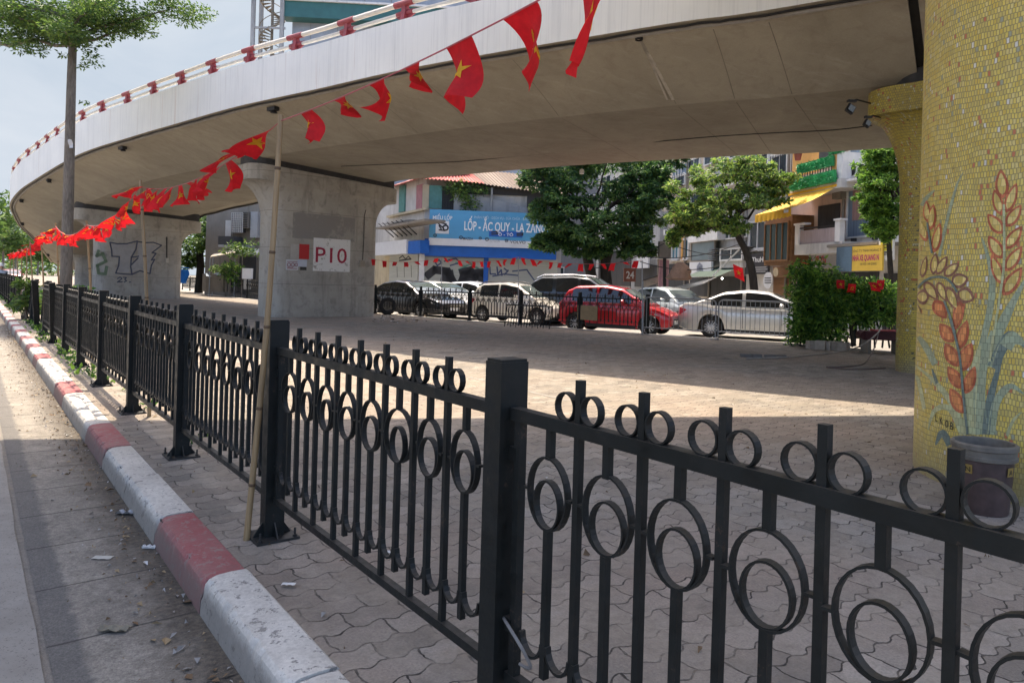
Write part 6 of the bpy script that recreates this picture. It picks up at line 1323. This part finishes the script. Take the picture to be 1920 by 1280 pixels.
for k in range(3): part(PR, zt(316, 780 + k * 12, 350, 785 + k * 12), .412, .418, 'text_line', B['black'], s4)
s5 = thing('shop_sign', 'brown wooden sign with a pale roundel right of the round sign', 'sign', PR.pt(5, 0)); part(PR, zt(360, 722, 440, 780), .2, .3, 'board', B['wood'], s5); mb = MB(); u, z = Plane(PR.p0 + PR.n * .3, PR.u).uz(1320 + 376 / 2.7825, 240 + 752 / 2.7825); mb.lathe(PR.pt(u, z, .302), [(.2, 0), (.2, .02), (.01, .02)], 18, 0, PR.n); mb.build('roundel', B['ochre'], s5)
# grey houses behind the olive tree
hg = house('town_house', 'grey house with a green awning and white sliding windows behind the olive tree', ux(1400), ux(1338), 12.9, B['grey'])
window(PR, zg(688, 872, 862, 978), hg, B['frame'], B['pane'], 2, 1, .5, True, .09); part(PR, zg(680, 978, 865, 1032), 0, .5, 'bay_base', B['pale'], hg); part(PR, zg(684, 868, 866, 872), 0, .6, 'bay_roof', B['shade'], hg); window(PR, zg(690, 700, 900, 800), hg, B['frame'], B['pane'], 3, 1); window(PR, zg(760, 90, 860, 150), hg, B['frame'], B['pane'], 2, 1); part(PR, zg(610, 1105, 880, 1260), 0, .05, 'shop_opening', B['dark'], hg); part(PR, zg(690, 330, 1000, 352), 0, .7, 'balcony_slab', B['pale'], hg); window(PR, zg(880, 80, 1000, 170), hg, B['frame'], B['curt'], 2, 1)
a0, a1 = PR.uz(1190 + 605 / 4.267, 260 + 1050 / 4.267), PR.uz(1190 + 880 / 4.267, 260 + 1030 / 4.267); mb = MB(); z_ = a0[1] + .15; mb.grid(lambda u, v: PR.pt(a0[0] + (a1[0] - a0[0]) * u, z_ - .55 * v, .1 + 1.3 * v), 6, 3); mb.build('awning', B['dgreen'], hg)
hh = house('town_house', 'house with a mirror glass front above a pale salon sign', ux(1336), ux(1290), 11.4, B['beige'])
window(PR, zg(455, 820, 640, 980), hh, B['shade'], simple('mirror_glass', (.22, .26, .25), .1, .2, 1), 1, 1, .3); part(PR, zg(430, 735, 660, 820), 0, .5, 'canopy', B['white'], hh); part(PR, zg(440, 1110, 600, 1260), 0, .05, 'shop_opening', B['dark'], hh); window(PR, zg(560, 90, 680, 200), hh, B['frame'], B['pane'], 2, 1)
for k in range(6): part(PR, zg(585, 880 + k * 17, 640, 885 + k * 17), .35, .55, 'ladder_rung', M['galv'], hh)
s6 = thing('shop_sign', 'pale grey signboard with a grey floral ornament, left of the green awning', 'sign', PR.pt(12, 0)); part(PR, zg(438, 985, 612, 1105), .55, .66, 'board', B['signw'], s6); mb = MB(); zq = lambda x, y: (1190 + x / 4.267, 260 + y / 4.267); P6 = Plane(PR.p0 + PR.n * .66, PR.u); strokes(P6, [[(520, 1000), (505, 1020), (525, 1030), (500, 1050), (530, 1060), (510, 1080), (525, 1100)], [(520, 1000), (540, 1020), (525, 1040), (545, 1065), (520, 1085)], [(500, 1030), (545, 1045)], [(505, 1090), (540, 1085)]], .14, .006, mb, 0, zq); strokes(P6, [[(448, 1085), (468, 1085)], [(448, 1097), (468, 1097)], [(580, 1092), (602, 1092)]], .07, .006, mb, 0, zq); mb.build('ornament', simple('ornament_grey', (.26, .28, .34), .6, .2, 6), s6)
hi = house('town_house', 'beige house with two tall white windows above the pink tiled pillar', ux(1288), ux(1240), 10.5, B['beige'])
for r in ((300, 808, 352, 970), (385, 795, 430, 965)): window(PR, zg(*r), hi, B['frame'], simple('pane_teal', (.1, .2, .24), .15, .3, 1), 2, 1, .0, True, .12, True)
part(PR, zg(372, 700, 384, 980), 0, .1, 'pilaster', B['orange'], hi); window(PR, zg(330, 190, 420, 300), hi, B['frame'], B['curt'], 2, 1); part(PR, zg(255, 1000, 430, 1200), 0, .04, 'shop_opening', B['dark'], hi); window(PR, zg(430, 160, 520, 260), hi, B['frame'], B['pane'], 2, 1)
hj = house('town_house', 'weathered grey house with a drain pipe and pale billboard behind the dark tree', ux(1238), ux(1186), 14.0, B['grey'])
part(PR, zg(150, 590, 200, 960), 0, .5, 'column', B['grey'], hj); part(PR, zg(90, 740, 130, 920), 0, .08, 'window_strip', simple('pane_pale_teal', (.3, .4, .4), .3, .2, 2), hj); part(PR, zg(15, 920, 108, 1035), .4, .5, 'billboard', B['signw'], hj)
window(PR, zg(310, 200, 350, 320), hj, B['frame'], B['curt'], 1, 2)
hk = house('town_house', 'far pale house closing the row behind the dark tree', ux(1184), ux(1120), 12.0, B['pale'], -14)
part(PR, (1122, 470, 1182, 536), .003, .06, 'shop_opening', B['dark'], hk); part(PR, (1190, 498, 1236, 538), .003, .06, 'shop_opening', B['dark'], hj)
for r in ((1150, 330, 1172, 365), (1150, 420, 1172, 455), (1128, 330, 1145, 365)): window(PR, r, hk, B['frame'], B['pane'], 2, 1)
# big block behind the shop and tree
PB = Plane(at(700, 520, 66) * 1.0, (1, -.05, 0)); PB.p0.z = 0
B['mass'] = wallmat('block_dark_grey', (.16, .165, .17))  # dark grey wall colour of the block itself
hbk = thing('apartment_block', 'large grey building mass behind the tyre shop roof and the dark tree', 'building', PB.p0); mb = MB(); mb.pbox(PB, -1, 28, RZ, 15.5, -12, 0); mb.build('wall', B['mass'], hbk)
for i in range(7):
    for j in range(4): window(PB, (1 + i * 3.7, 2.6 + i * 3.7, 1.2 + j * 3.3, 2.9 + j * 3.3), hbk, B['frame'], B['pane'], 2, 1, 0, False)
# market clutter in front of the row: awnings, pink pillar, tarpaulin
o = thing('tiled_pillar', 'pink tiled pillar standing behind the pale hatchback', 'pillar', at(1245, 540, 31)); part(Plane(at(1245, 540, 31), (1, -.1, 0)), (1236, 487, 1254, 542), -.3, 0, 'shaft', B['ptile'], o); mb = MB(); a_, b_ = at(1246, 548, 30.5), at(1246, 450, 30.5); mb.tube([a_, b_], .07, 6); mb.build('conduit', M['cable'], o); mb = MB(); mb.box(at(1246, 468, 30.5), (.5, .3, .7)); mb.build('junction_box', B['shade'], o)
b_ = at(1275, 508, 29.5); tt_ = thing('tarpaulin', 'brown bundled tarpaulin hanging under the beige house windows', 'tarpaulin', b_); mb = MB(); mb.loft([[b_ + Vector((math.cos(R(k * 24)) * r_ * (1 + .22 * math.sin(k * 2.3 + z * 5) + .12 * math.sin(k * 5.1 + z * 11)), math.sin(R(k * 24)) * r_ * .6, z)) for k in range(15)] for z, r_ in ((-.38, .34), (-.3, .46), (0, .4), (.22, .26), (.36, .1))]); mb.build('cover', B['tarp'], tt_, smooth=True)
def sheetq(label, name, cat, pts, mat, th=.03):
    c = sum(pts, Vector()) / len(pts); o = thing(name, label, cat, c); mb = MB(); mb.prism(pts, UP * th); mb.build('sheet', mat, o); mb = MB()
    for p in pts[:2]: mb.tube([p, Vector((p.x, p.y, RZ))], .03, 5)
    mb.build('prop', M['galv'], o); return o
sheetq('long pale market awning sloping down behind the pale hatchback', 'market_awning', 'awning', [at(1262, 548, 29.5), at(1262, 540, 29.5), at(1344, 520, 29.6), at(1320, 532, 29.4)], B['tin'])
sheetq('small beige market awning left of the pink tiled pillar', 'market_awning', 'awning', [at(1205, 540, 31.5), at(1206, 527, 31.5), at(1236, 517, 31.5), at(1236, 530, 31.4)], B['beige'])
mb = MB(); mb.tube([at(1336, 518, 29), at(1386, 468, 29)], .03, 6); o = mb.build('awning_pole', B['frame']); tag(o, 'slanting white pole propping the dark green awning', 'pole')
part(Plane(at(1200, 520, 32), (1, 0, 0)), (1170, 503, 1192, 528), 0, .1, 'price_board', simple('board_brown_red', (.28, .1, .07), .7, .2, 4), None)['label'] = 'brown board marked 24 behind the dark SUV'; bpy.data.objects['price_board']['category'] = 'sign'
txt(Plane(at(1200, 520, 32), (1, 0, 0)), '24', (1174, 508, 1189, 522), .105, 'lettering', B['letter'], bpy.data.objects['price_board'], .02)
# national flag on the shop front
b_ = at(1383, 513, 28.8); fl2 = thing('wall_flag', 'red flag with a yellow star hung at an angle behind the silver sedan', 'flag', b_); flag(fl2, b_ + UP * .3, PR.u * -1 if PR.u.x > 0 else Vector((.75, -.3, -.35)).normalized(), .1, .2, .2, .1, .42, .5, 0, 8)
# lit bulb of the stall
mb = MB(); mb.ball(at(1354, 522, 28.6), .04, 12); e = NT('bulb_glow', .5); e.b.inputs['Emission Color'].default_value = (1, .95, .85, 1); e.b.inputs['Emission Strength'].default_value = 4; o = mb.build('stall_bulb', e.mat, None, smooth=True); tag(o, 'glowing white bulb under the green awning', 'lamp')
part(PR, (1655, 512, 1730, 650), .003, .06, 'shop_opening', B['dark'], hw)
for r, hs in (((1345, 330, 1360, 342), hg), ((1378, 365, 1396, 379), hg), ((1300, 430, 1316, 442), hh), ((1262, 395, 1276, 407), hi), ((1225, 330, 1238, 340), hj), ((1244, 430, 1256, 440), hi), ((1412, 372, 1430, 387), hb), ((1420, 330, 1440, 346), hb)): aircon(PR, r, hs, .1, .5)
for px, hs in ((1398, hg), (1337, hh), (1290, hi), (1240, hj), (1481, hb), (1586, hy)):
    u = PR.uz(px, 400)[0]; mb = MB(); mb.tube([PR.pt(u, RZ, .12), PR.pt(u, 10.5, .12)], .055, 6); mb.build('drain_pipe', B['shade'], hs)
for r, hs in (((1345, 345, 1375, 362), hg), ((1380, 300, 1398, 330), hg), ((1296, 360, 1332, 385), hh), ((1246, 330, 1284, 352), hi), ((1196, 350, 1232, 380), hj), ((1196, 410, 1226, 440), hj), ((1408, 290, 1440, 320), hb), ((1448, 290, 1476, 330), hb)):
    window(PR, r, hs, B['frame'], B['pane'], 2, 1); u0, u1, a_, b_ = PR.rect(*r); mb = MB()
    for k in range(9): mb.pbox(PR, u0 + (u1 - u0) * (k + .5) / 9 - .012, u0 + (u1 - u0) * (k + .5) / 9 + .012, a_, b_, .12, .14)
    mb.pbox(PR, u0, u1, a_ - .05, a_ - .002, .003, .3); mb.build('window_grille', M['cable'], hs)
# sagging service cables along the row and in front of the shop
for k, (pa, pb, sg_) in enumerate((((1200, 480), (1400, 452), 14), ((1200, 490), (1345, 500), 10), ((1246, 452), (1420, 470), 16), ((1246, 456), (1100, 505), 8))):
    a_, b_ = at(*pa, 30), at(*pb, 29); mb = MB(); mb.tube([a_.lerp(b_, q / 14) - UP * sg_ / 45 * 4 * (q / 14) * (1 - q / 14) for q in range(15)], .018, 5); o = mb.build('overhead_cable', M['cable']); tag(o, ['upper black cable sagging before the beige houses', 'lower black cable sagging before the mirror glass house', 'black cable running right from the pink pillar junction box', 'black cable running left from the pink pillar junction box'][k], 'cable')
# ---------------- pale tower with spiral stair behind the flyover
PT = Plane(at(535, 520, 60), (1, .06, 0)); PT.p0.z = 0; u9 = PT.uz(905, 40)[0]
tw = thing('tower_block', 'tall pale blue grey building rising behind the flyover rail', 'building', PT.p0); mb = MB(); mb.pbox(PT, .0, u9 + 4, RZ, 30, -14, 0); mb.build('wall', wallmat('tower_cladding', (.34, .37, .41), .25), tw)
for k in range(9): mb = MB(); mb.pbox(PT, 1.5 + k * 2.2, 1.54 + k * 2.2, 21.2, 30, .0, .03); mb.build('panel_joint', B['shade'], tw)
u0, u1, a_, b_ = PT.rect(537, 17, 720, 46); mb = MB(); mb.pbox(PT, u0, u1 + 6, a_, b_, .0, 1.3); mb.build('green_band', simple('band_teal', (.035, .13, .13), .6, .15, 2), tw); mb = MB(); mb.pbox(PT, u0 - .2, u1 + 6, b_, b_ + .15, 0, 1.5); mb.build('band_edge', B['white'], tw); mb = MB(); mb.pbox(PT, u0 + .6, u1 + 6, a_ - 3, a_ - .003, .003, .03); mb.build('glazing', simple('glazing_grey', (.3, .33, .37), .25, .15, 1), tw)
sc_ = at(510, 60, 59.5); sp_ = thing('spiral_stair', 'grey spiral escape staircase on the corner of the pale tower', 'staircase', Vector((sc_.x, sc_.y, RZ))); mb = MB(); mb.tube([(sc_.x, sc_.y, RZ), (sc_.x, sc_.y, 28)], .12, 8); mb.build('newel_post', B['shade'], sp_)
mb = MB(); mb.tube([(sc_.x + math.cos(k * .35) * 1.0, sc_.y + math.sin(k * .35) * 1.0, 15.5 + k * .19 + .95) for k in range(62)], .035, 5); mb.tube([(sc_.x + math.cos(k * .35) * 1.0, sc_.y + math.sin(k * .35) * 1.0, 15.5 + k * .19) for k in range(62)], .05, 5); mb.build('stair_rail', B['shade'], sp_)
for k in range(62):
    g = k * .35; z = 15.5 + k * .19; c = Vector((sc_.x, sc_.y, z)); mb = MB(); mb.prism([c + Vector((math.cos(g) * .1, math.sin(g) * .1, 0)), c + Vector((math.cos(g - .2), math.sin(g - .2), 0)), c + Vector((math.cos(g + .2), math.sin(g + .2), 0))], UP * .05); mb.build('tread', B['shade'], sp_)
for dx, dy in ((-1.25, -.9), (1.1, -.9), (-1.25, .9)): mb = MB(); mb.box((sc_.x + dx, sc_.y + dy, 14), (.3, .25, 29)); mb.build('steel_column', B['grey'], sp_)
for z in (18.6, 21.5, 24.5): mb = MB(); mb.box((sc_.x, sc_.y - .95, z), (2.8, .12, .16)); mb.build('cross_beam', B['grey'], sp_)
# ---------------- houses seen between the two piers
PM_ = Plane(at(470, 540, 47), (1, -.25, 0)); PM_.p0.z = 0; zk = lambda a, b, c, e: (330 + a / 5.565, 370 + b / 5.565, 330 + c / 5.565, 370 + e / 5.565)
mh = thing('old_house', 'shabby grey house with a concrete breeze block screen left of the broad pier', 'building', PM_.p0); mb = MB(); mb.pbox(PM_, PM_.uz(385, 480)[0], 5, RZ, 9, -8, 0); mb.build('wall', B['shade'], mh)
u0, u1, a_, b_ = PM_.rect(*zk(575, 160, 690, 365), .6); mb = MB(); nx, ny = 6, 11
for i in range(nx + 1): u = u0 + (u1 - u0) * i / nx; mb.pbox(PM_, u - .013, u + .013, a_, b_, .5, .6)
for j in range(ny + 1): z = a_ + (b_ - a_) * j / ny; mb.pbox(PM_, u0, u1, z - .016, z + .016, .515, .585)
mb.build('breeze_block_screen', B['pale'], mh)
part(PM_, zk(575, 160, 690, 365), .0, .45, 'dark_recess', B['dark'], mh); part(PM_, zk(690, 150, 745, 320), .0, .5, 'louvre', B['shade'], mh)
for k in range(9): part(PM_, zk(698, 160 + k * 18, 742, 166 + k * 18), .5, .56, 'louvre_slat', M['cable'], mh)
part(PM_, zk(775, 150, 850, 420), .0, .3, 'white_wall', B['grey'], mh); part(PM_, zk(515, 240, 575, 405), 0, .2, 'pale_wall', B['pale'], mh); part(PM_, zk(440, 405, 605, 495), .1, 1.0, 'balcony', B['dark'], mh); part(PM_, zk(440, 495, 720, 520), 0, 1.1, 'balcony_slab', B['grey'], mh)
part(PM_, zk(660, 620, 830, 850), .0, .05, 'dark_doorway', B['dark'], mh)
sheetq('tilted beige tin awning of the old house left of the broad pier', 'tin_awning', 'awning', [at(394, 483, 44.5), at(400, 478, 45.5), at(458, 466, 45.5), at(440, 475, 44.5)], B['beige'], .06)
sheetq('white tin awning of the old house touching the broad pier', 'tin_awning', 'awning', [at(441, 478, 45), at(441, 472, 46), at(486, 469, 46), at(486, 478, 45)], B['tin'], .1)
o = thing('meter_cabinet', 'white electric cabinet behind the shaded fence', 'cabinet', at(462, 540, 43)); Pk = Plane(at(462, 540, 43), (1, 0, 0)); part(Pk, zk(690, 740, 785, 850), -.3, 0, 'box', B['signw'], o); part(Pk, zk(705, 850, 770, 960), -.25, -.05, 'stand', B['grey'], o)
for px, py, w_, lab, sd_ in ((455, 470, 2.4, 'dark creeper hanging over the white awning', 61), (425, 500, 2.2, 'feathery potted shrub under the beige awning', 62), (432, 516, 1.6, 'pale spiky potted plant behind the shaded fence', 63)):
    b_ = at(px, py, 44.2); rng = np.random.default_rng(sd_); q = thing('potted_plant', lab, 'plant', b_); mb = MB(); leaves(mb, [((b_.x + rng.normal() * .3 * w_ * .5, b_.y + rng.normal() * .2, b_.z + rng.normal() * .3), (w_ * .25, .3, .22), 45) for _ in range(9)], .22, 3, rng, .7, .15); mb.build('foliage', LY if sd_ == 63 else LG, q); mb = MB(); mb.tube([Vector((b_.x, b_.y, RZ)), b_], .04, 5); mb.build('stem', M['bark'], q)
b_ = at(340, 505, 47); mb = MB(); mb.grid(lambda u, v: b_ + Vector(((u - .5) * .9 + .1 * math.sin(5 * v), .1 * math.sin(6 * u), -.9 * v)), 8, 6); mb.tube([b_ + UP * .1 - Vector((.5, 0, 0)), b_ + UP * .1 + Vector((.5, 0, 0))], .03, 5); o = mb.build('blue_cloth', simple('cloth_blue', (.01, .15, .5), .8, .15, 4)); tag(o, 'bright blue cloth hanging behind the fence beside the graffiti pier', 'cloth')
b_ = at(404, 545, 46); mb = MB(); mb.grid(lambda u, v: at(386 + 28 * u, 512 + 1.5 * math.sin(u * 5) + 5 * v, 44.5 + .5 * math.sin(3 * u) - v * .4), 10, 5); o = mb.build('plastic_cover', simple('cover_pale_blue', (.35, .42, .52), .6, .15, 3)); tag(o, 'pale blue plastic cover laid over goods behind the shaded fence', 'cover')
mb = MB(); mb.box(at(404, 530, 45), (1.3, .8, 1.1)); o = mb.build('goods_stack', B['shade']); tag(o, 'dark stacked goods under the pale blue plastic cover', 'goods')
Y = 50.0; b = at(398, 545, Y); b.z = 0
bigtree('street_tree', 'leafy tree rising behind the old house left of the broad pier', b, [([b, at(400, 500, Y), at(402, 450, Y)], .25, .15)], [E_(402, 420, 0, (26, 26, 20), Y), E_(425, 400, .5, (28, 26, 20), Y), E_(385, 445, -.5, (22, 22, 18), Y), E_(450, 385, 1, (26, 20, 14), Y), E_(412, 448, -.6, (20, 20, 12), Y)], LG, .28, 14, M['bark_d'], 4200, [.4, .35, .25])
# ================================================================== HEDGE, TABLE, HOSE
hb_ = at(1560, 652, 17.9); hb_.z = 0; hed = thing('flower_hedge', 'dense creeper hedge on a frame with glossy leaves at the right', 'hedge', hb_); rng = np.random.default_rng(77); cl = []
def hc(px, py, r_, n, dy=0): c = at(px, py, 17.9 + dy); s_ = 17.9 / F; cl.append((tuple(c), (r_ * s_, r_ * s_ * .9, r_ * s_ * .85), n))
for px in range(1492, 1530, 9):
    for py in range(505, 640, 13): hc(px + rng.uniform(-6, 6), py + rng.uniform(-5, 5), 15, 75, rng.uniform(-.3, .3))
for px in range(1530, 1680, 12):
    for py in range(520 + int(max(0, px - 1540) * .16), 606, 12): hc(px + rng.uniform(-6, 6), py + rng.uniform(-5, 5), 15, 85, rng.uniform(-.35, .35))
for px in range(1530, 1590, 12):
    for py in range(595, 650, 12): hc(px, py, 13, 46, rng.uniform(-.3, .3))
for px, py in ((1485, 500), (1500, 492), (1515, 505), (1530, 500), (1545, 512), (1565, 505), (1520, 490), (1600, 525), (1625, 535), (1650, 545), (1478, 540), (1480, 600), (1482, 640), (1490, 622), (1540, 490), (1575, 515)): hc(px, py, 9, 26, -.2)
mb = MB(); leaves(mb, cl, .12, 3, rng, .8, .15, [.42, .36, .22], .5); mb.build('foliage', LY, hed)
mb = MB()
for px in range(1500, 1675, 14): a_ = at(px, 655, 17.9); a_.z = 0; limb(mb, a_, at(px + rng.uniform(-6, 6), 560, 17.9), .025, .012, rng, 5, .3)
mb.build('stem', M['bark_d'], hed)
for k, (px, py, em) in enumerate(((1576, 533, 0), (1598, 540, 1), (1634, 537, 0), (1652, 533, 0), (1506, 500, 0))):
    p = at(px, py - 8, 17.3); q = thing('small_flag', ['plain red flag in the hedge, left of the emblem flag', 'red flag with a yellow emblem in the middle of the hedge', 'curled red flag on the right part of the hedge', 'rightmost red flag on the hedge by the column', 'small red flag at the top left of the hedge'][k], 'flag', p, 'small flags stuck in the hedge'); flag(q, p, Vector((1, .1, 0)).normalized(), [.3, -.2, .9, .1, .8][k], [.4, -.5, -1.2, .3, 1][k], [-.2, .15, .3, -.3, .4][k], .3, .2 if k < 4 else .1, .24 if k < 4 else .12, em, 8)
mb = MB()
for k in range(5): c = G(1525 + k * 14, 654 + k * .8); mb.box(c + UP * .09, (.28, .22, .2 + .03 * (k % 2)), 0, Vector((math.cos(k), math.sin(k), 0)).normalized(), Vector((-math.sin(k), math.cos(k), 0)).normalized())
o = mb.build('rubble_edging', simple('rubble_stone', (.33, .3, .26), .9, .3, 9, .5)); tag(o, 'rough pale stones edging the foot of the hedge', 'stones')
c = G(1652, 662); tb_ = thing('wooden_bench', 'dark red painted bench table at the hedge beside the tiled column', 'bench', c); mb = MB(); mb.box(c + UP * .4, (.8, .4, .19), 0, Vector((1, -.15, 0)).normalized(), Vector((.15, 1, 0)).normalized()); mb.lathe(c + UP * .4 - Vector((.4, -.06, 0)), [(.1, -.18), (.1, .18)], 16, 0, Vector((.15, 1, 0)).normalized()); mb.build('body', simple('bench_maroon', (.06, .014, .02), .5, .3, 6), tb_)
for dx in (-.35, .35):
    mb = MB(); mb.box(c + Vector((dx, 0, .15)), (.07, .35, .3)); mb.build('leg', B['shade'], tb_)
mb = MB(); mb.box(c + UP * .515 + Vector((.1, 0, 0)), (.6, .3, .025)); mb.build('top', simple('top_red', (.4, .05, .06), .5, .2, 5), tb_)
mb = MB(); hp = [G(1400, 672, .02), G(1480, 669, .02), G(1540, 663, .02), G(1590, 656, .05), at(1620, 645, 15.5), at(1645, 625, 15.8), at(1650, 617, 16)]; mb.tube(catmull(hp, 5), .016, 6); o = mb.build('hose', simple('hose_grey', (.3, .28, .25), .6, .2, 12)); tag(o, 'grey hose trailing from the bench across the paving', 'hose')
mb = MB(); hp = [at(1648, 620, 15.9), at(1640, 650, 15.2), G(1622, 680, .02), G(1590, 687, .015), G(1550, 688, .015), G(1600, 692, .015), G(1660, 690, .015)]; mb.tube(catmull(hp, 5), .012, 6); o = mb.build('electric_cable', simple('cable_brown', (.1, .07, .06), .6, .2, 12)); tag(o, 'thin brown cable looping on the ground near the tiled column', 'cable')
for k, px in enumerate((1398, 1420, 1443, 1466)):
    p = G(px, 669 + k * .8); mb = MB(); g = .3 * k; mb.box(p + UP * .03 + Vector((0, .06 * (k % 2), 0)), (.2, .1, .06), 0, Vector((math.cos(g), math.sin(g) * .3, 0)).normalized(), Vector((-math.sin(g) * .3, math.cos(g), 0)).normalized()); o = mb.build('loose_brick', simple('brick_grey', (.15, .14, .13), .9, .3, 9, .4) if k == 0 else bpy.data.objects['loose_brick'].data.materials[0]); tag(o, ['leftmost loose grey brick lying on the paving before the hedge', 'second loose grey brick from the left before the hedge', 'third loose grey brick from the left before the hedge', 'rightmost loose grey brick before the hedge'][k], 'brick', 'loose bricks on the paving')
# bulbs hanging under the deck
for px, py, Y_, lab in ((1091, 318, 22.5, 'hanging bulb in a white holder under the far deck edge'), (374, 372, 30, 'small bare bulb hanging under the deck before the far pier')):
    p = at(px, py, Y_); q = thing('hanging_bulb', lab, 'bulb', p); mb = MB(); mb.tube([p, p + UP * .9], .01, 4); mb.build('flex', M['cable'], q); mb = MB(); mb.lathe(p, [(.03, .02), (.06, 0), (.075, -.06), (.07, -.14), (.01, -.15)], 14); mb.build('holder', M['white'], q, smooth=True)
# ================================================================== LITTER
rng = np.random.default_rng(9); mb = MB()
def scrap(p, s_, m):
    g = rng.uniform(0, 6.28); a = Vector((math.cos(g), math.sin(g), rng.uniform(-.2, .25))); b = Vector((-math.sin(g), math.cos(g), rng.uniform(-.25, .3))); w_ = rng.uniform(.25, .8)
    mb.add([p - a * s_ - b * s_ * w_ * .4 + UP * .002, p + a * s_ * .2 - b * s_ * w_ + UP * (.004 + abs(rng.normal()) * .006), p + a * s_ + UP * .003, p + b * s_ * w_ + UP * (.003 + abs(rng.normal()) * .008)], [(0, 1, 2, 3)], m)
for _ in range(1300):
    d = KOUT - .02 - abs(rng.normal()) * .16; scrap(FE(rng.uniform(1.5, 22), max(d, -.5), RZ + .004), abs(rng.normal()) * .009 + .003, rng.choice(4, p=[.45, .3, .2, .05]))
for _ in range(260): scrap(FE(rng.uniform(1, 26), rng.uniform(-.3, .8), RZ + .004), abs(rng.normal()) * .011 + .003, rng.choice(4, p=[.4, .35, .2, .05]))
for _ in range(900): scrap(FE(rng.uniform(-3, 20), rng.uniform(KIN, 9), .004), abs(rng.normal()) * .012 + .003, rng.choice(4, p=[.5, .3, .1, .1]))
for _ in range(140): p = G(rng.uniform(700, 800), rng.uniform(588, 606)); scrap(p + UP * .02, abs(rng.normal()) * .05 + .02, rng.choice(4, p=[.3, .2, .3, .2]))
o = mb.build('litter', [simple('dry_leaf_brown', (.13, .08, .04), .8, .3, 20), simple('dry_leaf_tan', (.3, .22, .12), .8, .3, 20), simple('grit_grey', (.3, .29, .27), .9, .3, 20), simple('scrap_white', (.6, .6, .58), .7, .1, 20)]); tag(o, 'dry leaves, grit and scraps strewn along the gutter and paving', 'litter', kind='stuff')
def scrapthing(px, py, z, s_, label, name, mat, seed, h=.03):
    r2 = random.Random(seed); c = G(px, py, z); mb = MB(); n = 7; mb.grid(lambda u, v: c + Vector(((u - .5) * s_ * 2, (v - .5) * s_, .004 + h * abs(math.sin(u * 7 + seed) * math.cos(v * 5 + seed * 2)))), n, 5); o = mb.build(name, mat); tag(o, label, 'litter'); return o
scrapthing(236, 964, RZ, .06, 'crumpled grey plastic scrap lying in the gutter', 'plastic_scrap', simple('scrap_grey', (.4, .4, .4), .5, .3, 30), 3)
scrapthing(280, 1028, RZ, .035, 'small white paper scrap in the gutter near the red kerb', 'paper_scrap', M['plate'], 5, .02)
scrapthing(192, 1046, RZ, .05, 'flat pale paper strip on the gutter slab', 'paper_strip', simple('paper_pale', (.5, .49, .44), .8), 0, .004)
scrapthing(214, 1182, RZ, .06, 'dry curled leaf lying on the road near the camera', 'dry_leaf', simple('leaf_dry', (.22, .2, .15), .9, .3, 20), 8, .02)
scrapthing(541, 1096, .01, .03, 'white cigarette end on the kerb edge', 'cigarette_end', M['plate'], 0, .004)
